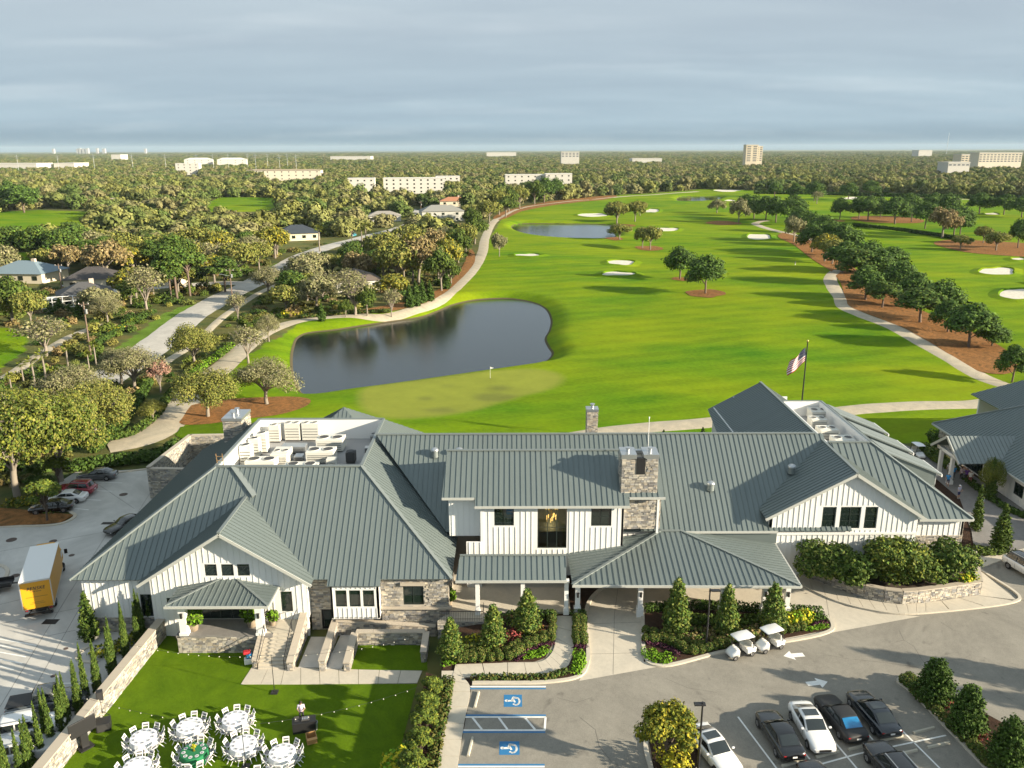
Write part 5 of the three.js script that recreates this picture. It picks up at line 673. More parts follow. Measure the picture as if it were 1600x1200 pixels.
hedgeRow('ground_cover', [[822, 1026], [840, 1024], [856, 1016]], 0.3, 1.1, TON.lime, 'lime green mat at the right corner of the left garden bed', 0, 0.05, 0.13, 100, 'ground cover'); hedgeRow('ground_cover', [[1262, 986], [1292, 980]], 0.3, 0.7, TON.lime, 'lime green mat at the right tip of the drive island', 0, 0.05, 0.13, 100, 'ground cover'); hedgeRow('ground_cover', [[696, 1040], [708, 1034]], 0.3, 0.9, TON.lime, 'small lime green mat beside the garden gate sidewalk', 0, 0, 0.13, 100, 'ground cover');
hedgeRow('purple_border', [[1007, 1006], [1030, 1010], [1050, 1018], [1060, 1027]], 0.3, 0.6, TON.purple, 'purple border plants curving round the lime mat in the drive island', 0, 0.05, 0.13, 90, 'border plants'); hedgeRow('purple_border', [[898, 1013], [914, 1013]], 0.3, 0.8, TON.purple, 'purple border plants across the strip beside the drive', 0, 0.05, 0.13, 90, 'border plants'); hedgeRow('purple_border', [[808, 1032], [824, 1020], [845, 1012], [864, 1008]], 0.3, 0.55, TON.purple, 'purple border plants curving through the left garden bed', 0, 0.05, 0.13, 90, 'border plants'); hedgeRow('purple_border', [[1268, 980], [1292, 974]], 0.3, 0.55, TON.purple, 'purple border plants at the right tip of the drive island', 0, 0.05, 0.13, 90, 'border plants');
hedgeRow('liriope_bed', [[1050, 985], [1090, 992], [1150, 995], [1200, 985]], 0.35, 2.2, TON.olive.concat(TON.brown, TON.magnolia), 'olive and brown grassy planting in the middle of the drive island', 0, 0.05, 0.2, 45, 'planting');
hedgeRow('flower_shrubs', [[800, 1000], [812, 990], [825, 985]], 0.7, 1.4, TON.pink, 'pink flowering shrubs between the left garden trees', 0, 0.05, 0.15, 60, 'shrub'); hedgeRow('flower_shrubs', [[776, 1018], [786, 1017]], 0.6, 1.0, TON.pink, 'small pink flowering shrub near the boxwood rows', 0, 0.05, 0.15, 60, 'shrub'); hedgeRow('flower_shrubs', [[838, 990], [846, 988]], 0.7, 1.0, TON.pink.concat(TON.autumn), 'orange pink shrub right of the left garden trees', 0, 0.05, 0.15, 60, 'shrub');
hedgeRow('flower_shrubs', [[1468, 1098], [1482, 1108]], 0.5, 1.2, TON.pink, 'red flowering shrubs between the upper island trees', 0, 0.1, 0.14, 60, 'shrub'); hedgeRow('flower_shrubs', [[1520, 1145], [1540, 1160]], 0.5, 1.2, TON.pink, 'red flowering shrubs between the lower island trees', 0, 0.1, 0.14, 60, 'shrub');
hedgeRow('yellow_shrub', [[1228, 978], [1246, 976], [1262, 972]], 1.2, 1.5, TON.yellow.concat(TON.lime), 'bright yellow shrub beside the right canopy column', 0, 0.05, 0.2, 70, 'shrub'); hedgeRow('yellow_shrub', [[694, 1022], [706, 1022]], 0.8, 1.1, TON.yellow, 'yellow shrub at the foot of the left garden tree', 0, 0, 0.18, 70, 'shrub'); hedgeRow('yellow_shrub', [[730, 1008], [752, 1003]], 0.8, 1.2, TON.yellow.concat(TON.fresh), 'yellow green shrub between the two left garden trees', 0, 0, 0.18, 60, 'shrub'); hedgeRow('yellow_shrub', [[612, 1205], [640, 1192]], 1.6, 2.0, TON.yellow.concat(TON.lime), 'large yellow shrub at the lower end of the tree screen', 0, -0.3, 0.22, 60, 'shrub'); hedgeRow('yellow_shrub', [[1045, 1190], [1060, 1215]], 1.4, 2.2, TON.yellow.concat(TON.autumn), 'yellow shrub at the foot of the golden tree in the car park', 0, 0.1, 0.2, 60, 'shrub');
hedgeRow('green_shrub', [[1060, 970], [1100, 975], [1160, 975], [1210, 970]], 0.8, 1.4, TON.fresh, 'leafy green shrub band below the dark hedge of the drive island', 0, 0.05, 0.2, 50, 'shrub'); hedgeRow('green_shrub', [[795, 975], [820, 968]], 1.0, 1.6, TON.fresh, 'green shrub between the tall garden trees at the terrace', 0, 0.05, 0.2, 50, 'shrub');
// boxwood balls: one shape, many plants
const ballGeo = (() => { reseed(5); return leaves([{ c: [0, 0.34, 0], r: [0.40, 0.38, 0.40] }], 420, 0.10, TON.olive.concat(TON.hedge, TON.fresh), { inner: 0.86, rough: 0.05 }); })();
function balls(px, n, label, rowGap = 0, lev = 0) { const c = smooth(GP(px, lev), 10); for (let i = 0; i < n; i++) { const p = c[Math.round(i / Math.max(1, n - 1) * (c.length - 1))]; const m = mesh('boxwood_ball', ballGeo, M.leaf); m.position.set(p[0] + (hash(i, n) - 0.5) * 0.12, lev + 0.06, p[1] + (hash(n, i) - 0.5) * 0.12); m.rotation.y = i * 1.3; m.scale.setScalar(0.9 + 0.25 * hash(i * 2, n)); tag(m, label, 'shrub', label + 's row'); } }
balls([[1010, 1003], [1030, 1004], [1055, 1010], [1072, 1020]], 8, 'clipped boxwood ball in the curved row of the drive island'); balls([[1010, 990], [1035, 996], [1062, 1003], [1085, 1012], [1100, 1014]], 9, 'clipped boxwood ball in the inner row of the drive island'); balls([[1082, 1022], [1112, 1016], [1135, 1010]], 6, 'clipped boxwood ball along the kerb of the drive island');
balls([[1222, 990], [1240, 987], [1252, 985]], 4, 'clipped boxwood ball below the yellow shrub by the canopy'); balls([[901, 972], [901, 1008]], 6, 'clipped boxwood ball in the left file beside the drive'); balls([[909, 972], [911, 1008]], 6, 'clipped boxwood ball in the right file beside the drive');
balls([[719, 1034], [740, 1034], [770, 1032], [802, 1028], [812, 1020], [832, 1010], [862, 1000]], 14, 'clipped boxwood ball along the front row of the left garden bed'); balls([[718, 1027], [740, 1026], [760, 1026], [792, 1022], [808, 1013], [840, 1003], [862, 992]], 13, 'clipped boxwood ball along the second row of the left garden bed'); balls([[718, 1019], [735, 1018], [752, 1016]], 4, 'clipped boxwood ball in the short third row of the garden bed'); balls([[862, 965], [863, 985]], 3, 'clipped boxwood ball beside the entrance walk');
balls([[1412, 1068], [1440, 1096], [1480, 1134], [1520, 1172], [1550, 1204]], 16, 'clipped boxwood ball along the kerb of the tree island'); balls([[1420, 1064], [1428, 1072]], 3, 'clipped boxwood ball at the tip of the tree island');
// garden trees
for (const [x, y, h, w, l] of [[1056, 990, 92, 46, 'leafy magnolia left of the black lamp post in the drive island'], [1134, 992, 84, 40, 'leafy magnolia right of the black lamp post in the drive island'], [1206, 982, 76, 44, 'leafy magnolia nearest the golf buggies in the drive island'], [705, 1028, 68, 42, 'magnolia at the left end of the garden bed'], [771, 1012, 72, 44, 'magnolia in the middle of the left garden bed'], [824, 988, 72, 46, 'magnolia in front of the covered walk']]) plant('magnolia', x, y, h, w, l, null, 0, 0);
for (const [x, y, h, w, l] of [[1458, 1098, 72, 62, 'dense dark holly at the tip of the tree island'], [1507, 1148, 84, 58, 'dense dark holly in the middle of the tree island'], [1572, 1206, 92, 66, 'dense dark holly at the lower right corner of the car park']]) plant('holly', x, y, h, w, l, null, 0, 0.05);
for (const [x, z, h, w] of [[48.5, -52.7, 6.4, 3.6], [54, -47.5, 6.5, 4]]) place('holly', x, z, 0, h, w, 'dark holly just outside the right picture edge', 'hollies outside the right picture edge');
plant('gold', 1040, 1200, 138, 100, 'golden leaved tree in the car park island by the white car', null, 0, 0.05);
for (const [x, y, h, w] of [[676, 1092, 70, 40], [668, 1118, 72, 46], [662, 1148, 78, 50], [655, 1178, 80, 52], [645, 1215, 84, 54]]) plant('young', x, y, h, w, 'leafy screening tree in the row between lawn and sidewalk', 'screening trees between lawn and sidewalk', 0, -0.9);
// arborvitae file behind the lawn wall
{ const A = [-32.6, -65.5], B = [-33.7, -44.5]; for (let i = 0; i < 28; i++) { const t = i / 27, x = A[0] + t * (B[0] - A[0]) + (hash(i, 3) - 0.5) * 0.5 - (i % 3 === 1 ? 0.5 : 0), z = A[1] + t * (B[1] - A[1]) + (hash(3, i) - 0.5) * 0.4; place('cone', x, z, LOW, 3.9 + hash(i, 9) * 1.2, 0.62 + hash(9, i) * 0.16, 'narrow arborvitae in the file behind the lawn wall', 'arborvitae file behind the lawn wall'); }
  plant('cone', 141, 998, 78, 34, 'broad dark arborvitae at the west corner of the clubhouse', null); for (const x of [219, 232, 243]) plant('cone', x, 975, 64, 18, 'tall arborvitae against the west gable wall', 'arborvitae against the west gable wall'); }
hedgeRow('green_shrub', [[150, 1024], [175, 1022], [190, 1012], [215, 1000]], 0.8, 1.6, TON.fresh.concat(TON.yellow), 'loose green shrubs in the bed between arborvitae and car park', LOW, LOW, 0.2, 45, 'shrub');
// planter shrubs at the east gable
{ const L = (px, py, r, h, n = 3) => { const [x, z] = G(px, py, 1.1); return [...Array(n + 4)].map(() => ({ c: [x + rr(-0.6, 0.6) * r, 1.1 + h * rr(0.35, 0.85), z + rr(-0.45, 0.45) * r], r: [r * 0.6, h * 0.28, r * 0.6] })); }; reseed(91);
  blob('viburnum_bush', L(1282, 900, 2.3, 3.7), 7500, 0.2, TON.fresh.concat(TON.magnolia), 'dark bush at the left end of the stone planter', 'bush', null, { inner: 0.5, rough: 0.25 }); blob('viburnum_bush', L(1395, 908, 3.4, 4.3, 6), 13000, 0.2, TON.fresh.concat(TON.sunny, TON.magnolia), 'tallest bright bush in the middle of the stone planter', 'bush', null, { inner: 0.5, rough: 0.25 }); blob('viburnum_bush', L(1485, 905, 2.3, 3.4), 7500, 0.2, TON.magnolia.concat(TON.fresh), 'dark round bush at the right end of the stone planter', 'bush', null, { inner: 0.5, rough: 0.25 }); blob('viburnum_bush', L(1335, 912, 2.4, 3.0), 4200, 0.25, TON.fresh.concat(TON.hedge), 'lower green bush between the tall planter bushes', 'bush', null, { inner: 0.5, rough: 0.25 }); blob('viburnum_bush', L(1440, 912, 2.2, 2.8), 3600, 0.25, TON.fresh, 'low green bush right of the tallest planter bush', 'bush', null, { inner: 0.5, rough: 0.25 }); hedgeRow('yellow_shrub', [[1500, 912], [1522, 906]], 0.8, 1.2, TON.yellow.concat(TON.lime), 'yellow green shrub at the right corner of the stone planter', 1.1, 1.1, 0.18, 60, 'shrub'); }
// east patio planting
for (const [k, x, y, h, w, l] of [['cone', 1524, 828, 72, 20, 'slim dark conifer beside the east corner of the clubhouse'], ['cone', 1562, 858, 72, 34, 'broad conifer beside the paved path and white car'], ['oakA', 1546, 778, 70, 42, 'yellow green tree beside the people on the patio'], ['cone', 1545, 780, 66, 22, 'dark conifer behind the yellow green patio tree'], ['coneM', 1098, 678, 26, 14, 'small dark conifer behind the roof ridge, right of its twin'], ['coneM', 1037, 676, 20, 13, 'small round conifer just behind the roof ridge']]) plant(k, x, y, h, w, l, null, 0, y < 700 ? LOW : 0);
hedgeRow('green_shrub', [[1440, 700], [1468, 722], [1490, 735]], 0.9, 2.2, TON.fresh, 'green bed of shrubs in front of the pavilion porch', 0, 0, 0.24, 40, 'shrub'); hedgeRow('green_shrub', [[1460, 690], [1475, 705]], 1.8, 2.4, TON.hedge, 'dark shrubs at the corner of the pavilion', 0, 0, 0.26, 40, 'shrub'); hedgeRow('green_shrub', [[1520, 862], [1545, 866], [1575, 860]], 0.7, 1.6, TON.fresh, 'low green shrubs at the foot of the broad conifer', 0, 0, 0.2, 45, 'shrub'); hedgeRow('green_shrub', [[1510, 750], [1540, 775], [1580, 800], [1610, 812]], 0.6, 1.2, TON.hedge, 'dark edging shrubs along the paved path by the pavilion', 0, 0, 0.2, 45, 'shrub');
// service drive hedges and west island ground planting
hedgeRow('hedge', [[148, 705], [190, 665], [215, 630], [232, 600]], 1.5, 2.4, TON.hedge, 'dark hedge along the left of the service drive', LOW, LOW, 0.3, 30); hedgeRow('hedge', [[165, 690], [205, 680], [240, 655], [262, 625], [285, 600]], 1.1, 1.8, TON.fresh.concat(TON.hedge), 'rounded shrubs along the kerb of the service drive', LOW, LOW, 0.28, 30); hedgeRow('hedge', [[120, 735], [170, 728], [220, 722], [262, 715], [275, 700]], 1.6, 2.6, TON.hedge, 'dark shrub bank between the west car park and the service drive', LOW, LOW, 0.3, 30); hedgeRow('green_shrub', [[20, 790], [60, 785], [90, 800]], 0.8, 2.6, TON.fresh.concat(TON.autumn), 'mixed shrubs in the west car park island', LOW, LOW, 0.26, 30, 'shrub'); hedgeRow('hedge', [[300, 590], [320, 572], [345, 555], [362, 540]], 0.9, 2.2, TON.lime.concat(TON.fresh), 'bright green shrubs along the service drive beside the pond', LOW, LOW, 0.35, 24); hedgeRow('hedge', [[150, 540], [200, 510], [240, 488]], 1.0, 2.4, TON.hedge, 'dark clipped hedge of the pool-cage house', LOW, LOW, 0.4, 16); hedgeRow('yellow_shrub', [[175, 522], [195, 512], [215, 500]], 0.9, 2.0, TON.yellow.concat(TON.lime), 'yellow green shrub strip on the street verge', LOW, LOW, 0.4, 18, 'shrub'); hedgeRow('yellow_shrub', [[445, 492], [482, 490]], 1.0, 2.4, TON.yellow, 'yellow shrubs between cart path and street', LOW, LOW, 0.45, 14, 'shrub'); hedgeRow('hedge', [[470, 496], [520, 492], [570, 489], [610, 487]], 0.8, 2.2, TON.hedge.concat(TON.olive), 'low dark shrubs edging the cart path beside the near pond', LOW, LOW, 0.45, 14); hedgeRow('hedge', [[1335, 353], [1400, 360], [1470, 370], [1520, 378]], 1.6, 2.4, TON.hedge, 'long dark hedge across the second fairway', LOW, LOW, 0.6, 10); hedgeRow('hedge', [[1180, 303], [1250, 304], [1330, 306], [1420, 308], [1520, 310], [1640, 312]], 3, 4, TON.hedge, 'dark hedge along the far edge of the course', LOW, LOW, 1.2, 2.5);

// undergrowth that fills the gardens and the ground below the west trees
{ const g = (() => { reseed(8); return leaves([{ c: [0, 0.5, 0], r: [1, 0.7, 1] }, { c: [0.7, 0.4, 0.3], r: [0.7, 0.5, 0.7] }, { c: [-0.5, 0.4, -0.6], r: [0.8, 0.6, 0.7] }], 260, 0.30, [[0.9, 0.9, 0.9], [1.1, 1.1, 1.1]], { inner: 0.6 }); })();
  const areas = [[GP([[-40, 610], [60, 580], [150, 560], [225, 575], [240, 600], [215, 640], [170, 680], [130, 715], [60, 760], [-60, 790]], LOW), 1.9, 1], [GP([[-60, 470], [120, 440], [300, 420], [420, 400], [560, 370], [720, 350], [740, 380], [700, 440], [640, 474], [500, 488], [420, 500], [300, 520], [160, 560], [-60, 600]], LOW), 3.6, 1.3], [GP([[250, 600], [300, 560], [380, 500], [440, 470], [470, 490], [400, 520], [360, 545], [290, 600], [262, 640]], LOW), 2.6, 0.8]];
  const spots = []; reseed(99); for (const [poly, sp, s] of areas) { const xs = poly.map(p => p[0]), zs = poly.map(p => p[1]); for (let x = Math.min(...xs); x < Math.max(...xs); x += sp) for (let z = Math.min(...zs); z < Math.max(...zs); z += sp) { const X = x + rr(-0.5, 0.5) * sp, Z = z + rr(-0.5, 0.5) * sp; if (!inside(poly, X, Z) || rnd() < 0.28 || N3(X / 14, Z / 14, 5) < -0.22) continue; if (lanes.some(([rows, w]) => rows.some((r, i) => i % 2 === 0 && Math.abs(r[0] - X) < 6.5 && Math.abs(r[1] - Z) < 6.5 && Math.hypot(r[0] - X, r[1] - Z) < (typeof w === 'number' ? w : 5) / 2 + 1.6))) continue; if ([golfMain, ...golfLeft, ...yards].some(p => inside(p, X, Z))) continue; spots.push([X, Z, s * rr(0.55, 1.3)]); } }
  const im = new THREE.InstancedMesh(g, M.leaf, spots.length), m4 = new THREE.Matrix4(), q = new THREE.Quaternion(), c = new THREE.Color(); im.name = 'undergrowth'; im.castShadow = im.receiveShadow = true; im.userData = { kind: 'stuff', label: 'mixed green undergrowth below the left-hand trees', category: 'undergrowth' };
  spots.forEach(([x, z, s], i) => { q.setFromAxisAngle(V(0, 1, 0), rr(0, 6.28)); m4.compose(V(x, LOW, z), q, V(s, s * rr(0.6, 1.3), s)); im.setMatrixAt(i, m4); const t = pick([TON.hedge, TON.olive, TON.fresh, TON.fresh, TON.oak, TON.brown])[i % 3]; c.setRGB(...t); im.setColorAt(i, c); }); scene.add(im); console.log('undergrowth', spots.length); }
// ---------------------------------------------------------------- houses and far buildings, then the woods between them
const houses = [];
function hipRoof(w, d, y, h, ov = 0.6) { const a = w / 2 + ov, b = d / 2 + ov, r = Math.max(0, a - b); const v = [[-a, y, b], [a, y, b], [a, y, -b], [-a, y, -b], [-r, y + h, 0], [r, y + h, 0]]; const f = [[0, 1, 5], [0, 5, 4], [1, 2, 5], [2, 3, 4], [2, 4, 5], [3, 0, 4], [0, 3, 2], [0, 2, 1]]; const P = []; for (const t of f) for (const i of t) P.push(...v[i]); const g = new THREE.BufferGeometry(); g.setAttribute('position', new THREE.Float32BufferAttribute(P, 3)); g.computeVertexNormals(); return prep(g); }
function house(px, py, wpx, d, hw, hr, turn, roofC, wallC, label, cat = 'house', fl = 1, nWin = 3, chim) {
  const [x, z] = G(px, py, LOW), m = Math.hypot(z, 40) / 1290, w = wpx * m, o = thing(hw > 8 ? 'apartment_building' : 'house', label, cat, null, [x, LOW, z], turn); houses.push([x, z, Math.max(w, d) * 0.62 + 2, w, d, turn]);
  mesh('wall', box(w, hw, d, 0, hw / 2, 0), std(wallC, 0.85), o);
  const roof = hr > 0.4 ? mesh('roof', hipRoof(w, d, hw, hr), std(roofC, 0.8), o) : mesh('roof', [box(w + 0.5, 0.5, d + 0.5, 0, hw + 0.25, 0)], std(roofC, 0.8), o);
  if (chim) mesh('chimney', box(1.2, 2.4, 1, w * 0.15, hw + hr * 0.6 + 0.8, 0), std([0.5, 0.42, 0.34], 0.9), roof);
  for (let f = 0; f < fl; f++) for (let i = 0; i < nWin; i++) { const wx = -w / 2 + (i + 0.5) * w / nWin, wy = (f + 0.55) * hw / fl; mesh('window', box(Math.min(1.6, w / nWin * 0.34), Math.min(1.4, hw / fl * 0.42), 0.12, wx, wy, d / 2 + 0.03), M.glass, o); }
  return o;
}
const W0 = [0.56, 0.54, 0.49], Wc = [0.62, 0.55, 0.42];
house(465, 374, 62, 14, 3.4, 3.6, 0.35, [0.035, 0.045, 0.06], Wc, 'cream house with a dark blue hipped roof beside the street', 'house', 1, 4);
house(690, 346, 64, 13, 6.4, 3.4, 0.25, [0.22, 0.22, 0.20], [0.42, 0.42, 0.38], 'grey two-storey house with gabled roof by the left cart path', 'house', 2, 3, true);
house(710, 328, 44, 12, 6.5, 2.6, 0.1, [0.38, 0.17, 0.09], Wc, 'house with terracotta roof behind the grey two-storey house', 'house', 2, 3, true);
house(150, 448, 76, 12, 3.2, 3.2, 0.25, [0.06, 0.055, 0.055], Wc, 'low brown-roofed house above the pool-cage house'); house(265, 442, 50, 12, 3.2, 3, 0.1, [0.07, 0.06, 0.055], Wc, 'dark-roofed house half hidden behind the tall street pines');
house(135, 474, 74, 11, 3.1, 3.0, 0.5, [0.075, 0.075, 0.078], Wc, 'grey-roofed house with a white pool cage', 'house', 1, 3, true); house(45, 438, 90, 14, 3.2, 3.4, -0.1, [0.16, 0.22, 0.26], Wc, 'house with a blue-grey metal roof at the left edge', 'house', 1, 4, true);
house(555, 450, 70, 14, 3.2, 3.0, 0.4, [0.14, 0.11, 0.09], W0, 'pale house hidden behind bare trees beside the near pond'); house(600, 345, 50, 12, 3.3, 2.6, 0.2, [0.28, 0.26, 0.23], W0, 'white low house along the far street'); house(175, 322, 34, 12, 3.2, 3, 0.3, [0.3, 0.25, 0.19], Wc, 'tan-roofed house behind the far left golf green'); house(230, 345, 40, 12, 3.2, 3, -0.2, [0.22, 0.19, 0.15], Wc, 'brown-roofed house among the trees left of the far street');
{ const [x, z] = G(100, 484, LOW), c = thing('pool_cage', 'white-framed screen pool cage in front of the grey-roofed house', 'pool cage', null, [x, LOW, z], 0.5); houses.push([x, z, 7]); const g = []; for (let i = 0; i <= 4; i++) { const a = -5 + i * 2.5; g.push(bar([a, 0, 3], [a, 2.8, 3], 0.14), bar([a, 2.8, 3], [a, 3.6, 0], 0.14), bar([a, 3.6, 0], [a, 2.8, -3], 0.14), bar([a, 0, -3], [a, 2.8, -3], 0.14)); } for (const [y, zz] of [[2.8, 3], [3.6, 0], [2.8, -3], [1.2, 3]]) g.push(bar([-5, y, zz], [5, y, zz], 0.14)); for (const a of [-5, 5]) g.push(bar([a, 2.8, 3], [a, 2.8, -3], 0.14)); mesh('frame', g, M.white, c); mesh('pool_deck', box(10, 0.1, 6, 0, 0.1, 0), M.path, c); }
for (const a of [[648, 302, 92, 16, 14.5, 0.3, 0.1, 4, 9, 'long white flat-roofed apartment block left of the course'], [566, 299, 40, 14, 13, 0.3, 0.1, 3, 4, 'smaller white apartment block at the left end of the long one'], [700, 297, 36, 14, 14, 0.3, 0.1, 3, 4, 'white apartment block just right of the long one'], [820, 291, 60, 16, 13, 0.3, 0.05, 3, 6, 'white apartment block behind the dark rim trees'], [872, 291, 40, 16, 14, 0.3, 0.05, 3, 4, 'white block at the right end of the apartments by the course'], [460, 282, 84, 20, 14, 1.5, 0.05, 3, 8, 'long cream apartment block with tan roof'], [420, 277, 60, 20, 11, 1.5, 0.0, 3, 6, 'tan-roofed block behind the long cream one'], [296, 273, 34, 18, 19, 0.3, 0.1, 4, 4, 'square white block among the left woods'], [312, 263, 40, 24, 20, 4, 0.2, 4, 4, 'white block with pale hipped roof above the left woods'], [364, 263, 42, 24, 20, 4, 0.2, 4, 4, 'right-hand twin of the white hipped block above the left woods']]) { const [px, py, w, d, h, hr, t, fl, nw, l] = a; house(px, py, w, d, h, hr, t, hr > 1 && py > 270 ? [0.36, 0.28, 0.18] : [0.62, 0.61, 0.57], /cream/.test(l) ? [0.66, 0.6, 0.48] : W0, l, 'building', fl, nw); }
function farBox(name, px, pyTop, wpx, dist, label, wall, fl, nw, d = 30) { const x = (px - 800) / 1290 * dist * 1.0, hz = 235.0 - (px / 1600) * 4.5, top = 40 + (hz - pyTop) * dist / 1290, w = wpx * dist / 1290, o = thing(name, label, 'building', null, [x, 0, -dist]); houses.push([x, -dist, w * 0.5 + 8, w, d]); mesh('wall', box(w, top, d, 0, top / 2, 0), std(wall, 0.85), o); mesh('roof', box(w + 1, 1.2, d + 1, 0, top + 0.6, 0), std([0.55, 0.53, 0.48], 0.85), o);
  for (let f = 0; f < fl; f++) for (let i = 0; i < nw; i++) mesh('window', box(w / nw * 0.6, 1.6, 0.3, -w / 2 + (i + 0.5) * w / nw, top - 2.6 - f * 3.6, d / 2 + 0.12), std([0.10, 0.12, 0.14], 0.2), o); return o; }
farBox('office_tower', 1160, 227, 18, 1800, 'tall beige tower block standing above the far woods', [0.62, 0.54, 0.40], 9, 2, 22); farBox('office_tower', 1171, 229, 10, 1806, 'lower darker half of the beige tower above the woods', [0.55, 0.49, 0.38], 8, 2, 20);
farBox('office_building', 1530, 238.5, 64, 1500, 'long cream office block with rows of windows at far right', [0.66, 0.6, 0.48], 4, 12); farBox('office_building', 1488, 241, 32, 1560, 'lower left wing of the cream office block', [0.62, 0.55, 0.42], 3, 6); farBox('office_building', 1468, 252.5, 32, 1200, 'low white building in front of the cream office block', W0, 1, 5);
farBox('office_building', 888, 237, 27, 2000, 'white office block above the woods at the centre', W0, 3, 5);
for (const [px, top, w, dist, l] of [[48, 254, 95, 1700, 'long white warehouse at the far left'], [136, 253.5, 30, 1750, 'small white warehouse right of the long one'], [560, 243.5, 60, 3000, 'pale far warehouse left of the centre'], [1002, 246.5, 44, 2300, 'row of white low buildings right of the centre'], [785, 237.6, 44, 4200, 'distant white shed near the horizon at the centre'], [1418, 234.5, 20, 3600, 'distant white shed near the horizon at the right'], [210, 241, 14, 3200, 'distant white shed near the horizon at the left']]) farBox('warehouse', px, top, w, dist, l, W0, 0, 0, 60);
for (const [px, top, w] of [[148, 232.6, 2], [152, 231.8, 3], [157, 232.4, 3], [163, 232, 4], [178, 231.8, 3], [188, 232.3, 4], [112, 232.6, 3], [250, 232.4, 3]]) farBox('skyscraper', px, top, w, 9500, 'pale tower in the tiny skyline on the left horizon', [0.38, 0.38, 0.38], 0, 0, 30).userData.group = 'tiny skyline towers';
function mast(px, dist, h, label, w = 0.4) { const x = (px - 800) / 1290 * dist, o = thing('transmission_pole', label, 'pole', 'far transmission poles', [x, 0, -dist]); mesh('pole', cyl(w * 0.5, w, h, 0, 0, 0, 6), M.galv, o); mesh('cross_arm', [box(8, 0.5, 0.5, 0, h * 0.92, 0), box(6, 0.5, 0.5, 0, h * 0.82, 0)], M.galv, o); }
for (const [px, d] of [[55, 1500], [116, 1520], [170, 1540], [228, 1560], [278, 1580], [325, 1600], [350, 1620], [373, 1640], [402, 1660], [414, 1500], [432, 1700], [450, 1500], [462, 1720], [475, 1500]]) mast(px, d, 33, 'thin transmission pole above the left woods');
{ const x = (1455 - 800) / 1290 * 5000, o = thing('radio_mast', 'thin radio mast on the right horizon', 'mast', null, [x, 0, -5000]); mesh('mast', cyl(1, 1.6, 125, 0, 0, 0, 5), M.galv, o); mesh('mast_ring', cyl(2.4, 2.4, 1.5, 0, 60, 0, 6), M.galv, o); }
function utilityPole(px, py, hpx, label, lamp) { const [x, z] = G(px, py, LOW), m = (Math.abs(z) * 0.962 + 11) / 1290, h = hpx * m / 0.962, o = thing('utility_pole', label, 'pole', null, [x, LOW, z]); mesh('post', cyl(0.13, 0.19, h, 0, 0, 0, 8), std([0.17, 0.12, 0.09], 0.9), o); mesh('cross_arm', [box(2.2, 0.14, 0.14, 0, h - 0.5, 0)], std([0.17, 0.12, 0.09], 0.9), o); mesh('transformer', [cyl(0.28, 0.28, 0.9, 0.4, h - 2.4, 0.1, 10)], M.galv, o); for (const s of [-0.95, 0, 0.95]) mesh('insulator', cyl(0.07, 0.07, 0.22, s, h - 0.43, 0, 6), M.white, o); if (lamp) mesh('lamp_arm', [bar([0, h * 0.8, 0], [-2.2, h * 0.86, 0.6], 0.1), box(0.7, 0.14, 0.3, -2.4, h * 0.86, 0.65)], M.galv, o); }
utilityPole(143, 562, 88, 'leaning utility pole beside the palms on the left'); utilityPole(364, 477, 55, 'utility pole with street lamp at the road bend', true); utilityPole(324, 452, 42, 'utility pole with transformer left of the road junction'); utilityPole(98, 460, 46, 'utility pole between the brown-roofed house and the blue roof'); utilityPole(551, 396, 34, 'utility pole along the far street'); utilityPole(658, 340, 24, 'pale pole left of the grey two-storey house');
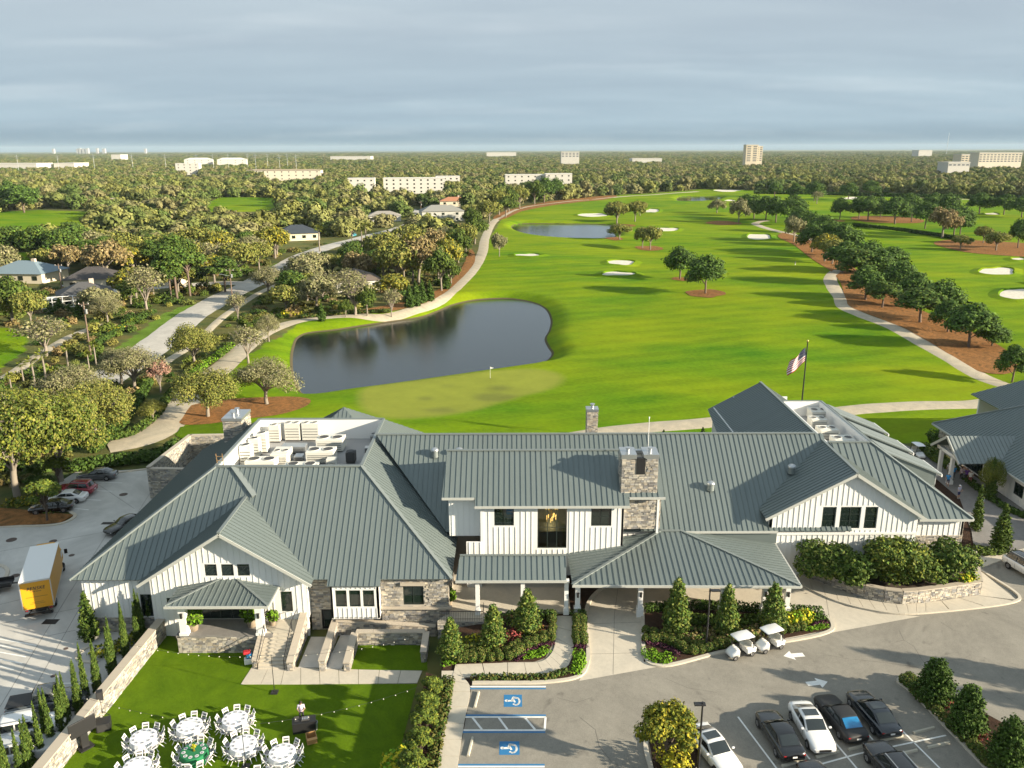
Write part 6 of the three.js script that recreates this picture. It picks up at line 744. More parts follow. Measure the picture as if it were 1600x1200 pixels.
// woods
{
  const laneD = (x, z) => { for (const [rows, w] of lanes) for (let i = 0; i < rows.length; i += 3) { const r = rows[i]; if (Math.abs(r[0] - x) < 9 && Math.abs(r[1] - z) < 9) return true; } return false; };
  const openViews = [[[-90, 356], [-90, 332], [60, 326], [140, 329], [138, 353], [60, 355]], [[318, 331], [330, 312], [432, 309], [437, 322], [420, 331]], [[-60, 414], [0, 396], [50, 394], [50, 412]], [[-60, 590], [-60, 512], [44, 512], [40, 548]], [[432, 374], [436, 352], [500, 350], [500, 376]], [[656, 346], [660, 318], [728, 318], [728, 346]], [[590, 300], [590, 288], [700, 288], [700, 300]], [[546, 298], [546, 288], [588, 288], [588, 298]], [[780, 290], [780, 279], [894, 279], [894, 290]], [[500, 392], [560, 366], [640, 346], [660, 350], [560, 384]], [[415, 282], [415, 271], [500, 271], [500, 282]], [[0, 432], [0, 412], [92, 412], [92, 436]], [[285, 277], [285, 262], [312, 262], [312, 276]], [[1045, 317], [1045, 296], [1400, 296], [1700, 308], [1700, 330]]], eye = V(0, 0, 0);
  const keep = (x, z) => { if (z > -205) return false; if (z > -1500) for (const hh of [4, 8]) { eye.set(x, LOW + hh, z).project(camera); const ex = (eye.x + 1) * 800, ey = (1 - eye.y) * 600; for (const p of openViews) if (inside(p, ex, ey)) return false; } if (inside(golfMain, x, z)) return false; for (const p of golfLeft) if (inside(p, x, z) || (z > -700 && inside(p, x, z + 9))) return false; if (z > -900 && laneD(x, z)) return false; for (const [hx, hz, r, , hd] of houses) { const f = (hd || 14) * 0.5 + 9; if (Math.abs(x - hx) < r && z > hz - f && z < hz + f + (hz > -700 ? 18 : 0)) return false; } for (const [ox, oz, r] of occupied) if (Math.hypot(x - ox, z - oz) < r + 2.5) return false; return true; };
  const pts = []; reseed(404);
  for (let z = -208; z > -9000;) { const sp = z > -420 ? 8.6 : z > -900 ? 10.5 : z > -1800 ? 14 : z > -3600 ? 26 : 60; const half = -z * 0.67 + 30; for (let x = -half; x < half; x += sp) { const X = x + rr(-0.42, 0.42) * sp, Z = z + rr(-0.42, 0.42) * sp; if (rnd() < (z > -1200 ? 0.93 : 0.97) && keep(X, Z)) pts.push([X, Z, sp]); } z -= sp; }
  const things = pts.filter(p => p[1] > -430 && Math.abs(p[0]) < -p[1] * 0.64).sort((a, b) => b[1] - a[1]).slice(0, 84), set = new Set(things);
  reseed(405); for (const [x, z] of things) { const k = pick(['oakM', 'oakM', 'oakM', 'oakS', 'oakS', 'oakY', 'oakW', 'oakF', 'bare', 'pineC']); place(k, x, z, LOW, rr(8.5, 12), 0, x < 0 ? 'woodland tree among the left-hand gardens behind the street' : 'woodland tree right of the second fairway', x < 0 ? 'woodland trees behind the street' : 'woodland trees right of the second fairway'); }
  const cols = [[0.16, 0.178, 0.044], [0.135, 0.158, 0.044], [0.185, 0.192, 0.05], [0.10, 0.132, 0.034], [0.175, 0.182, 0.056], [0.19, 0.178, 0.076], [0.082, 0.12, 0.028], [0.195, 0.19, 0.085], [0.145, 0.175, 0.036]];
  const geos = [61, 62, 63, 64, 65].map((s, i) => { reseed(s); const w = 12, h = 10, lobes = oakLobes(w, h, 10).concat([{ c: [0, 3.2, 0], r: [4.2, 3.2, 4.2] }]); return leaves(lobes, 640, 1.15, [[0.92, 0.92, 0.92], [1.06, 1.06, 1.06], [1, 1, 0.97]], { inner: 0.72, soft: 0.8, rough: 0.3 }); });
  const rest = pts.filter(p => !set.has(p)), per = geos.map(() => []); rest.forEach((p, i) => per[(hash(p[0], p[1]) * geos.length) | 0].push(p));
  const m4 = new THREE.Matrix4(), q = new THREE.Quaternion(), col = new THREE.Color();
  geos.forEach((g, k) => { const im = new THREE.InstancedMesh(g, M.leaf, per[k].length); im.name = uniq('woodland'); im.userData = { kind: 'stuff', label: 'dense olive and brown treetops of the far woods', category: 'woods', group: 'far woods' }; im.castShadow = im.receiveShadow = true; reseed(700 + k);
    per[k].forEach(([x, z, sp], i) => { const s = (sp < 12 ? rr(0.65, 1.45) : sp < 20 ? rr(1.0, 1.45) : sp / 26 * rr(1.6, 2.2)), hy = sp < 12 ? s * rr(0.7, 1.2) : sp < 20 ? rr(0.75, 1.4) : rr(0.9, 1.35); q.setFromAxisAngle(V(0, 1, 0), rr(0, 6.28)); m4.compose(V(x, LOW - 0.6, z), q, V(s, hy, s)); im.setMatrixAt(i, m4); const pt = 0.5 + fbm(x / 160, z / 160, 2.2, 3); const c = cols[Math.min(cols.length - 1, Math.max(0, ((pt * 0.6 + rnd() * 0.55 - 0.1) * cols.length) | 0))], v = rr(0.85, 1.15); im.setColorAt(i, col.setRGB(c[0] * v, c[1] * v, c[2] * v)); }); scene.add(im); });
  console.log('woods', rest.length, 'things', things.length);
}
// ---------------------------------------------------------------- vehicles
function loft(secs, close = true) { // secs: arrays of equally many [x,y,z]
  const n = secs[0].length, P = [], I = []; for (const s of secs) for (const p of s) P.push(...p);
  for (let i = 0; i < secs.length - 1; i++) for (let k = 0; k < n - (close ? 0 : 1); k++) { const a = i * n + k, b = i * n + (k + 1) % n; I.push(a, a + n, b, b, a + n, b + n); }
  if (close) { for (const [o, f] of [[0, 1], [(secs.length - 1) * n, -1]]) for (let k = 1; k < n - 1; k++) f > 0 ? I.push(o, o + k, o + k + 1) : I.push(o, o + k + 1, o + k); }
  const g = new THREE.BufferGeometry(); g.setAttribute('position', new THREE.Float32BufferAttribute(P, 3)); g.setIndex(I); g.computeVertexNormals(); return g;
}
const carPaint = (c, rough = 0.25) => new THREE.MeshPhysicalMaterial({ color: lin(...c), roughness: rough, metalness: 0.1, clearcoat: 1, clearcoatRoughness: 0.06 });
const carGlass = new THREE.MeshPhysicalMaterial({ color: lin(0.015, 0.02, 0.02), roughness: 0.03, clearcoat: 1, clearcoatRoughness: 0.02 });
const lampWhite = std([0.75, 0.76, 0.78], 0.15), lampRed = std([0.30, 0.008, 0.008], 0.25), rimM = std([0.35, 0.35, 0.36], 0.3, { metalness: 0.8 });
const tyreG = new THREE.TorusGeometry(0.25, 0.095, 8, 20).scale(1, 1, 1.2), rimG = merge([new THREE.CylinderGeometry(0.22, 0.22, 0.16, 16).rotateX(Math.PI / 2), ...[0, 1, 2, 3, 4].map(i => box(0.05, 0.2, 0.2, 0, 0.1, 0).rotateZ(i * 1.2566))]), archG = new THREE.CylinderGeometry(0.37, 0.37, 0.12, 18).rotateX(Math.PI / 2);
function quadGeo(a, b, c, d, inset = 0.08, out = 0.012, bulge = 0) { // a lower left, b lower right, c upper right, d upper left; pane lifted off the body
  const P = [], n = V(...b).sub(V(...a)).cross(V(...d).sub(V(...a))).normalize(), at = (u, v) => { const p = V(...a).multiplyScalar((1 - u) * (1 - v)).addScaledVector(V(...b), u * (1 - v)).addScaledVector(V(...c), u * v).addScaledVector(V(...d), (1 - u) * v); return p.addScaledVector(n, out); }, i0 = inset, i1 = 1 - inset;
  const nu = bulge ? 6 : 1, I = []; for (let k = 0; k <= nu; k++) for (const v of [i0 * 1.2, 1 - i0 * 1.2]) { const u = i0 + (i1 - i0) * k / nu; P.push(...at(u, v).addScaledVector(n, bulge * Math.sin(Math.PI * u) * (0.35 + 0.65 * v)).toArray()); } for (let k = 0; k < nu; k++) { const o = k * 2; I.push(o, o + 2, o + 1, o + 1, o + 2, o + 3); } const g = new THREE.BufferGeometry(); g.setAttribute('position', new THREE.Float32BufferAttribute(P, 3)); g.setIndex(I); g.computeVertexNormals(); return prep(g); }
function makeCar(name, kind, color, o = {}) {
  const g = new THREE.Group(); g.name = name; const suv = kind === 'suv', pick = kind === 'pickup'; const L = o.L || (suv ? 4.8 : pick ? 5.6 : 4.9), W = o.W || (suv || pick ? 1.95 : 1.86), hood = suv || pick ? 1.08 : 0.88, belt = suv || pick ? 1.12 : 0.97, roofY = suv ? 1.74 : pick ? 1.85 : 1.44, yb = suv || pick ? 0.32 : 0.22, X = L / 2, w = W / 2, paintM = o.mat || carPaint(color);
  const wb = suv ? [0.95, 0.25, -1.75, -2.12] : pick ? [1.05, 0.45, -0.75, -0.92] : [1.0, 0.18, -0.95, -1.85];           // windscreen foot, roof front, roof rear, rear glass foot
  const deck = suv ? belt : pick ? 1.06 : 0.99;
  const st = [[X, 0.70, yb + 0.15, hood - 0.28], [X - 0.08, 0.84, yb + 0.06, hood - 0.17], [X - 0.4, 0.95, yb, hood - 0.06], [X - 0.95, 0.99, yb, hood], [wb[0], 1, yb, belt - 0.03], [0, 1, yb, belt], [-0.9, 1, yb, belt + 0.01], [-X + 0.75, 0.99, yb, deck], [-X + 0.3, 0.95, yb + 0.02, deck - 0.03], [-X + 0.07, 0.86, yb + 0.1, deck - 0.1], [-X, 0.74, yb + 0.2, deck - 0.24]];
  const sec = ([x, k, b, t]) => { const h = w * k, half = [[0, t + 0.025], [h * 0.6, t + 0.018], [h * 0.88, t - 0.03], [h * 0.985, t - 0.13], [h, (b + t) / 2], [h * 0.985, b + 0.12], [h * 0.88, b], [0, b]]; return [...half.map(([z, y]) => [x, y, z]), ...half.slice(1, -1).reverse().map(([z, y]) => [x, y, -z])]; };
  const add = (n, geo, m, p = g) => { const q = new THREE.Mesh(Array.isArray(geo) ? merge(geo) : geo, m); q.name = n; q.castShadow = q.receiveShadow = true; p.add(q); return q; };
  const body = add('body', loft(st.map(sec)), paintM);
  const hb = w * 0.88, ht = w * 0.74, y0 = belt - 0.06, cs = (x, y, h) => [[x, y0, -hb], [x, y0, hb], [x, y - 0.07, h * 1.02], [x, y - 0.015, h * 0.9], [x, y + 0.02, h * 0.45], [x, y + 0.028, 0], [x, y + 0.02, -h * 0.45], [x, y - 0.015, -h * 0.9], [x, y - 0.07, -h * 1.02]], es = (x, y, h, dx) => [[x, y0, -hb * 0.95], [x, y0, hb * 0.95], [x - dx, y, h], [x, y + 0.005, h * 0.9], [x + dx, y + 0.01, h * 0.45], [x + dx * 1.5, y + 0.012, 0], [x + dx, y + 0.01, -h * 0.45], [x, y + 0.005, -h * 0.9], [x - dx, y, -h]];
  const F = [wb[0], belt - 0.02], R = [wb[3], deck];
  const cabin = loft([es(F[0], F[1], hb * 0.92, 0.03), cs(wb[1] + 0.06, roofY - 0.055, ht * 0.99), cs(wb[1] - 0.12, roofY - 0.02, ht), cs((wb[1] + wb[2]) / 2, roofY, ht), cs(wb[2] + 0.12, roofY - 0.025, ht * 0.98), cs(wb[2] - 0.06, roofY - 0.065, ht * 0.96), es(R[0], R[1], hb * 0.9, -0.03)]);
  add('cabin', cabin, o.roofMat || paintM);
  const fl = [F[0] - 0.02, F[1], -hb * 0.9], fr = [F[0] - 0.02, F[1], hb * 0.9], rl = [wb[1] + 0.06, roofY - 0.06, -ht * 0.97], r2 = [wb[1] + 0.06, roofY - 0.06, ht * 0.97];
  add('windscreen', quadGeo(fr, fl, rl, r2, 0.035, 0.03, 0.075), carGlass);
  const bl = [R[0] + 0.02, R[1], -hb * 0.88], br = [R[0] + 0.02, R[1], hb * 0.88], tl = [wb[2] - 0.06, roofY - 0.07, -ht * 0.94], t2 = [wb[2] - 0.06, roofY - 0.07, ht * 0.94];
  add('rear_window', quadGeo(bl, br, t2, tl, 0.06, 0.03, 0.075), o.rearGlass || carGlass);
  const mid = (wb[1] + wb[2]) / 2;
  for (const s of [1, -1]) { const lo = (x, k = 1) => [x, belt + 0.0, s * (hb * k - 0.008)], hi = (x, k = 1) => [x, roofY - 0.075, s * ht * 1.03 * k]; const A = [[lo(F[0] - 0.16, 0.98), lo(mid), hi(mid), hi(wb[1] + 0.02)], [lo(mid), lo((R[0] + wb[2]) / 2 - 0.02, 0.98), hi(wb[2] + 0.02, 0.97), hi(mid)]]; for (const q of A) add('side_window', s > 0 ? quadGeo(q[1], q[0], q[3], q[2], 0.05, 0.02) : quadGeo(q[0], q[1], q[2], q[3], 0.05, 0.02), carGlass);
    add('mirror', rbox(0.12, 0.12, 0.2, F[0] - 0.25, belt + 0.06, s * (w + 0.06), 0.03), paintM); add('headlight', rbox(0.3, 0.1, 0.34, X - 0.20, hood - 0.30, s * w * 0.64, 0.04), lampWhite); add('tail_light', rbox(0.14, 0.11, 0.40, -X + 0.085, deck - 0.25, s * w * 0.62, 0.04), lampRed);
    for (const x of [X - 0.9, -X + 1.0]) { const wh = new THREE.Group(); wh.name = 'wheel'; wh.position.set(x, 0.345, s * (w - 0.075)); add('tyre', tyreG, M.rubber, wh); add('rim', rimG, rimM, wh); g.add(wh); add('wheel_arch', archG.clone().translate(x, 0.37, s * (w - 0.07)), M.black); } }
  for (const s of [1, -1]) for (const x of [F[0] - 0.3, mid, R[0] + 0.45]) add('door_seam', bar([x, yb + 0.15, s * (w * 1.002)], [x, belt - 0.14, s * (w * 1.0)], 0.012), M.black);
  add('grille', rbox(0.06, 0.2, w * 0.9, X - 0.01, yb + 0.28, 0, 0.02), M.black); add('number_plate', box(0.02, 0.12, 0.32, -X - 0.005, yb + 0.42, 0), M.white);
  if (o.sunroof) add('sunroof', rbox(0.7, 0.02, ht * 1.5, wb[1] - 0.55, roofY + 0.022, 0, 0.008), carGlass);
  if (suv) for (const s of [1, -1]) add('roof_rail', bar([wb[1] - 0.1, roofY + 0.05, s * ht * 0.88], [wb[2] + 0.1, roofY + 0.05, s * ht * 0.88], 0.05), M.galv);
  if (pick) add('bed_cover', rbox(1.75, 0.05, W * 0.84, -X + 0.95, deck + 0.06, 0, 0.02), M.black);
  return g;
}
function park(car, label, cat, front, rear, lev = 0, group) { const f = G(...front, lev + 0.6), r = G(...rear, lev + 0.6); car.name = uniq(car.name); car.position.set((f[0] + r[0]) / 2, lev + 0.012 + (lev === LOW ? 0.03 : 0), (f[1] + r[1]) / 2); car.rotation.y = Math.atan2(-(f[1] - r[1]), f[0] - r[0]); scene.add(car); return tag(car, label, cat, group); }
const cB = [0.005, 0.005, 0.006], cW = [0.74, 0.74, 0.73], cN = [0.007, 0.011, 0.018];
park(makeCar('parked_car', 'sedan', cB), 'shiny black saloon leftmost of the four in the row', 'car', [1197, 1114], [1240, 1181]);
park(makeCar('parked_car', 'sedan', cW, { sunroof: true }), 'white saloon with dark sunroof between two black cars', 'car', [1292, 1175], [1245.6, 1097]);
park(makeCar('parked_car', 'sedan', [0.02, 0.02, 0.021], { mat: std([0.02, 0.02, 0.021], 0.5), rearGlass: new THREE.MeshPhysicalMaterial({ color: lin(0.01, 0.16, 0.36), roughness: 0.05, clearcoat: 1 }) }), 'matt black saloon with blue tinted rear glass', 'car', [1285, 1086], [1343, 1157]);
park(makeCar('parked_car', 'sedan', cN, { sunroof: true }), 'dark navy saloon rightmost in the row', 'car', [1337, 1081], [1394, 1147]);
park(makeCar('parked_suv', 'suv', cB), 'black sport utility with roof rails at the lower picture edge', 'car', [1366, 1166], [1428, 1240]);
park(makeCar('parked_car', 'sedan', cB), 'black car almost wholly below the lower picture edge', 'car', [1264, 1196], [1318, 1268]);
park(makeCar('parked_car', 'sedan', cW, { sunroof: true }), 'white saloon half hidden by the golden tree', 'car', [1150, 1212], [1084, 1132]);
park(makeCar('parked_suv', 'suv', cW, { L: 5, roofMat: carPaint([0.02, 0.02, 0.022]) }), 'white sport utility with black roof at the right edge', 'car', [1640, 908], [1577, 872]);
park(makeCar('parked_car', 'sedan', [0.07, 0.075, 0.08]), 'dark grey saloon beside the shrub bank in the west car park', 'car', [124, 743], [180, 741], LOW);
park(makeCar('parked_suv', 'suv', [0.27, 0.012, 0.03]), 'red sport utility in the west car park', 'car', [88, 765], [150, 765], LOW);
park(makeCar('parked_car', 'sedan', cW), 'white car between the red and the black one', 'car', [82, 778], [124, 776], LOW);
park(makeCar('parked_car', 'sedan', cB), 'black car beside the planted island', 'car', [52, 794], [110, 789], LOW);
park(makeCar('parked_car', 'sedan', cB), 'black car mostly hidden behind the west roof slope', 'car', [180, 826], [214, 812], LOW);
park(makeCar('pickup_truck', 'pickup', [0.06, 0.068, 0.07]), 'dark grey pickup with covered bed beyond the lawn wall', 'pickup', [116, 1090], [34, 1104], LOW);
park(makeCar('parked_suv', 'suv', cW), 'white sport utility just below the grey pickup', 'car', [88, 1130], [6, 1146], LOW);
park(makeCar('parked_suv', 'suv', [0.5, 0.51, 0.5]), 'silver sport utility in the lower left corner', 'car', [82, 1164], [-2, 1182], LOW);
for (const [a, b, c, l, k] of [[[102, 448], [112, 446], [0.02, 0.02, 0.025], 'dark car under the carport of the brown-roofed house', 'suv'], [[124, 452], [134, 450], cW, 'white car on the drive of the brown-roofed house', 'sedan'], [[548, 369], [556, 367], [0.05, 0.3, 0.36], 'teal van parked along the far street', 'suv']]) park(makeCar('parked_car', k, c), l, 'car', a, b, LOW);
// moving truck
{ const lev = LOW + 0.03, f = G(69, 853, LOW + 3.9), r = G(53, 907, LOW + 3.9), t = thing('moving_truck', 'yellow box truck with white roof in the west car park', 'truck', null, [r[0], lev, r[1]], Math.atan2(-(f[1] - r[1]), f[0] - r[0])); // +x forward from the tail
  const yel = std([0.62, 0.30, 0.012], 0.4), L = 7.6, w = 1.25, navy = std([0.03, 0.03, 0.05], 0.6);
  const cargo = mesh('cargo_box', [box(L, 2.75, 2 * w, L / 2, 2.45, 0)], yel, t); mesh('box_roof', box(L + 0.02, 0.08, 2 * w + 0.02, L / 2, 3.87, 0), M.white, cargo); mesh('corner_trim', [...[-w, w].map(z => box(0.08, 2.75, 0.08, 0.0, 2.45, z)), box(0.08, 0.12, 2 * w + 0.06, 0, 3.8, 0), ...[-w, w].map(z => box(L, 0.12, 0.06, L / 2, 1.1, z))], M.galv, cargo);
  const cv = document.createElement('canvas'); cv.width = cv.height = 512; const c = cv.getContext('2d'); c.fillStyle = '#cf9412'; c.fillRect(0, 0, 512, 512); c.fillStyle = '#171a2c'; c.font = 'italic bold 92px sans-serif'; c.textAlign = 'center'; c.fillText('PENSKE', 256, 150); c.font = 'bold 32px sans-serif'; c.fillText('Truck Rental', 256, 192); c.fillStyle = '#3a2c14'; c.fillRect(60, 290, 392, 7); c.fillRect(150, 400, 212, 6); c.fillRect(120, 430, 272, 6);
  const tx = new THREE.CanvasTexture(cv); tx.colorSpace = THREE.SRGBColorSpace; const dg = new THREE.PlaneGeometry(2.3, 2.5).rotateY(-Math.PI / 2).translate(-0.012, 2.42, 0); mesh('roll_door', dg, std(0xffffff, 0.45, { map: tx }), t);
  mesh('cab', [rbox(1.9, 1.6, 2.2, L + 1.05, 1.75, 0, 0.25), rbox(1.5, 0.9, 2.0, L + 2.2, 1.2, 0, 0.2), rbox(1.6, 0.9, 1.9, L - 0.1 + 0.2, 4.2 - 0.9, 0, 0.3)], yel, t); mesh('windscreen', box(0.05, 0.75, 1.9, L + 2.02, 2.05, 0), carGlass, t); for (const s of [-1, 1]) { mesh('side_window', box(0.9, 0.6, 0.04, L + 1.2, 2.1, s * 1.11), carGlass, t); mesh('mirror', rbox(0.12, 0.5, 0.3, L + 1.9, 2.0, s * 1.45, 0.04), M.black, t); mesh('tail_light', box(0.05, 0.12, 0.25, -0.03, 0.95, s * 1.0), lampRed, t); }
  mesh('chassis', [box(L + 1.5, 0.3, 1.1, (L + 1.5) / 2, 0.85, 0), box(0.35, 0.15, 2.3, -0.25, 0.62, 0), bar([-0.3, 0.62, -0.9], [0.4, 0.85, -0.6], 0.08), bar([-0.3, 0.62, 0.9], [0.4, 0.85, 0.6], 0.08)], M.black, t);
  for (const [x, ss] of [[1.9, 1.28], [L + 1.6, 1.28]]) for (const s of [-1, 1]) { const wh = new THREE.Group(); wh.name = 'wheel'; wh.position.set(x, 0.46, s * 1.0); wh.scale.set(1.32, 1.32, 1.6); t.add(wh); mesh('tyre', tyreG, M.rubber, wh); mesh('rim', rimG, rimM, wh); } }
{ const [x, z] = G(-2, 922, LOW), t = thing('utility_trailer', 'small black trailer at the left edge by the truck', 'trailer', null, [x, LOW, z], 0.3); mesh('bed', [box(2.6, 0.12, 1.5, 0, 0.6, 0), box(2.6, 0.35, 0.06, 0, 0.8, 0.72), box(2.6, 0.35, 0.06, 0, 0.8, -0.72), bar([1.3, 0.55, 0], [2.6, 0.5, 0], 0.1)], M.black, t); for (const s of [-1, 1]) { const wh = new THREE.Group(); wh.name = 'wheel'; wh.position.set(0, 0.345, s * 0.85); t.add(wh); mesh('tyre', tyreG, M.rubber, wh); mesh('rim', rimG, rimM, wh); } }
// golf buggies
function buggy() { const g = new THREE.Group(); g.name = 'golf_buggy'; const add = (n, geo, m) => { const q = new THREE.Mesh(Array.isArray(geo) ? merge(geo) : geo, m); q.name = n; q.castShadow = q.receiveShadow = true; g.add(q); return q; }; const wp = carPaint(cW);
  add('front_cowl', loft([[1.2, 0.42, 0.55, 0.3], [1.05, 0.52, 0.66, 0.28], [0.7, 0.56, 0.82, 0.28], [0.45, 0.54, 0.95, 0.3]].map(([x, h, t, b]) => [[x, b, -h], [x, b, h], [x, t - 0.12, h], [x, t, h * 0.6], [x, t, -h * 0.6], [x, t - 0.12, -h]])), wp); add('rear_body', rbox(0.95, 0.5, 1.1, -0.75, 0.55, 0, 0.12, 3), wp); add('floor', box(1.3, 0.08, 1.05, 0.05, 0.3, 0), M.black);
  add('seat', [rbox(0.5, 0.14, 1.0, -0.42, 0.85, 0, 0.05), rbox(0.12, 0.45, 1.0, -0.72, 1.1, 0, 0.05)], std([0.62, 0.6, 0.54], 0.6)); add('roof', loft([[0.75, 0.5, 1.83], [0.68, 0.6, 1.87], [0, 0.62, 1.92], [-0.9, 0.6, 1.88], [-0.98, 0.5, 1.83]].map(([x, h, y]) => [[x, 1.80, -h], [x, 1.80, h], [x, y - 0.02, h * 0.9], [x, y, 0], [x, y - 0.02, -h * 0.9]])), wp);
  for (const s of [-1, 1]) { add('roof_post', bar([0.5, 0.9, s * 0.52], [0.62, 1.82, s * 0.52], 0.04), M.black); add('roof_post', bar([-0.9, 0.75, s * 0.52], [-0.85, 1.82, s * 0.52], 0.04), M.black); for (const x of [0.82, -0.8]) { const wh = new THREE.Group(); wh.name = 'wheel'; wh.position.set(x, 0.235, s * 0.5); wh.scale.setScalar(0.68); for (const [n, ge, m] of [['tyre', tyreG, M.rubber], ['rim', rimG, rimM]]) { const q = new THREE.Mesh(ge, m); q.name = n; wh.add(q); } g.add(wh); } }
  add('windscreen', quadGeo([0.5, 0.95, 0.5], [0.5, 0.95, -0.5], [0.62, 1.8, -0.5], [0.62, 1.8, 0.5], 0.02, 0.01), clear); add('steering_wheel', new THREE.TorusGeometry(0.17, 0.02, 6, 16).rotateY(1.2).translate(0.2, 1.0, -0.28), M.black); add('bag_rack', [bar([-1.2, 0.45, -0.4], [-1.2, 1.0, -0.4], 0.04), bar([-1.2, 0.45, 0.4], [-1.2, 1.0, 0.4], 0.04), bar([-1.2, 1.0, -0.4], [-1.2, 1.0, 0.4], 0.04), box(0.4, 0.05, 0.9, -1.1, 0.45, 0)], M.black); return g; }
park(buggy(), 'white golf buggy nearer the black lamp post at the kerb', 'golf buggy', [1142, 1018], [1172, 1010]); park(buggy(), 'white golf buggy nearer the painted arrow at the kerb', 'golf buggy', [1187, 1008], [1218, 999]); park(buggy(), 'white golf buggy parked on the patio behind the east wing', 'golf buggy', [1440, 712], [1428, 704]);
// ---------------------------------------------------------------- east pavilion
{ const o = thing('golf_pavilion', 'blue-grey metal roofed pavilion at the right edge', 'building');
  roofPlane(o, [[58, 3.5, -108], [58, 3.5, -84], [66.5, 8.9, -84], [66.5, 8.9, -99.8]]); roofPlane(o, [[58, 3.5, -108], [66.5, 8.9, -99.8], [84, 8.9, -99.8], [84, 3.5, -108]]); roofPlane(o, [[66.5, 8.9, -99.8], [66.5, 8.9, -84], [75, 3.5, -84], [75, 8.9, -99.8]]);
  roofPlane(o, [[69, 4.4, -119], [69, 4.4, -107], [77, 9.4, -113]], {}); roofPlane(o, [[69, 4.4, -119], [77, 9.4, -113], [92, 9.4, -113], [92, 4.4, -119]]); roofPlane(o, [[69, 4.4, -107], [92, 4.4, -107], [92, 9.4, -113], [77, 9.4, -113]]);
  ridgeCap(o, [58, 3.5, -108], [66.5, 8.9, -99.8]); ridgeCap(o, [66.5, 8.9, -99.8], [66.5, 8.9, -84]); eave(o, [57.95, 3.5, -108], [57.95, 3.5, -84]);
  stoneFace(o, [58.8, 0, -107.4], UZ, NX, 6.5, 3.4); stoneFace(o, [58.8, -1.5, -107.4].map((v, i) => i === 2 ? v : v), UZ, NX, 0.1, 0.1); windowAt(o, [58.85, 0.3, -100.9], UZ, NX, 4.6, 2.8, 4, 1, 0.1);
  boardWall(o, [58.8, 0, -96.2], UZ, NX, [[0, 0], [12, 0], [12, 3.6], [0, 3.6]], [[6.5, 1.0, 8.3, 2.5]]); windowAt(o, [58.9, 1.0, -89.7], UZ, NX, 1.8, 1.5, 2, 1);
  mesh('wall', box(24, 3.4, 0.3, 71, 1.7, -107.3), M.white, o); mesh('wall', box(16, 4.4, 0.3, 78, 2.1, -118.3), M.white, o); mesh('wall', box(0.3, 3.4, 23, 83, 1.7, -96), M.white, o);
  // entrance porch
  roofPlane(o, [[53.4, 6.0, -95.6], [62, 6.0, -95.6], [62, 3.7, -92.2], [53.4, 3.7, -92.2]], { mat: M.roofCap }); roofPlane(o, [[53.4, 6.0, -95.6], [53.4, 3.7, -99], [62, 3.7, -99], [62, 6.0, -95.6]]); mesh('rake_trim', [bar([53.35, 5.9, -95.6], [53.35, 3.6, -92.2], 0.1, 0.3), bar([53.35, 5.9, -95.6], [53.35, 3.6, -99], 0.1, 0.3)], M.gutter, o);  // front pitch in the paler cap material: sunlight put into its colour
  for (const z of [-94.9, -97.6]) mesh('column', [box(0.4, 3.6, 0.4, 54.1, 1.8, z), box(0.6, 0.5, 0.6, 54.1, 0.25, z)], M.white, o); mesh('porch_beam', box(0.4, 0.4, 4.6, 54.1, 3.7, -96.2), M.white, o);
  const y = thing('plant_yard', 'low stone walled yard with air conditioners by the pavilion', 'wall'); stoneFence(y, [57.4, -84], [57.2, -78.5], 0, 1.3, 1.3, 0.35); stoneFence(y, [57.2, -78.5], [66, -76.5], 0, 1.3, 1.3, 0.35); }
// ---------------------------------------------------------------- rooftop plant
const fanG = (x, y, z, r) => [cyl(r, r, 0.06, x, y, z, 18)];
function unit(name, px, py, floor, w, h, d, label, { fans = 0, mat = M.hvac, turn = 0, side = 'z', group } = {}) { const [x, z] = G(px, py, floor); const o = thing(name, label, 'air conditioner', group, [x, floor, z], turn); const c = mesh('cabinet', [rbox(w, h - 0.15, d, 0, h / 2 + 0.07, 0, 0.04)], mat, o); mesh('feet', [box(w * 0.9, 0.12, 0.1, 0, 0.06, d * 0.35), box(w * 0.9, 0.12, 0.1, 0, 0.06, -d * 0.35)], M.hvacDark, o); for (let i = 0; i < fans; i++) { const f = mesh('fan_grille', fanG(-w / 2 + (i + 0.5) * w / fans, h - 0.01, 0, Math.min(w / fans, d) * 0.36), M.hvacDark, o); mesh('fan_ring', new THREE.TorusGeometry(Math.min(w / fans, d) * 0.38, 0.04, 6, 20).rotateX(Math.PI / 2).translate(-w / 2 + (i + 0.5) * w / fans, h + 0.03, 0), mat, f); } for (let k = 0; k < 4; k++) mesh('louvre', box(w * 0.86, 0.05, 0.03, 0, h * (0.25 + 0.15 * k), d / 2 + 0.012), M.hvacDark, c); return o; }
const FL = 8.72;
for (const [x, y, w, h, d, l, f] of [[459, 688, 1.7, 2.1, 0.8, 'tall beige cabinet left of the pair at the back parapet', 2], [487, 688, 1.9, 2.1, 0.8, 'tall beige cabinet right of the pair at the back parapet', 2], [431, 690, 1.2, 2.0, 0.8, 'tall beige cabinet in the back left corner of the roof deck', 1], [412, 706, 1.1, 2.2, 1.0, 'tall beige cabinet third from the front along the left parapet', 1], [400, 712, 1.1, 2.0, 1.0, 'tall beige cabinet second from the front along the left parapet', 1], [387, 726, 1.2, 2.2, 1.0, 'tall beige cabinet nearest the front along the left parapet', 1]]) unit('condenser_unit', x, y, FL, w, h, d, l, { fans: f });
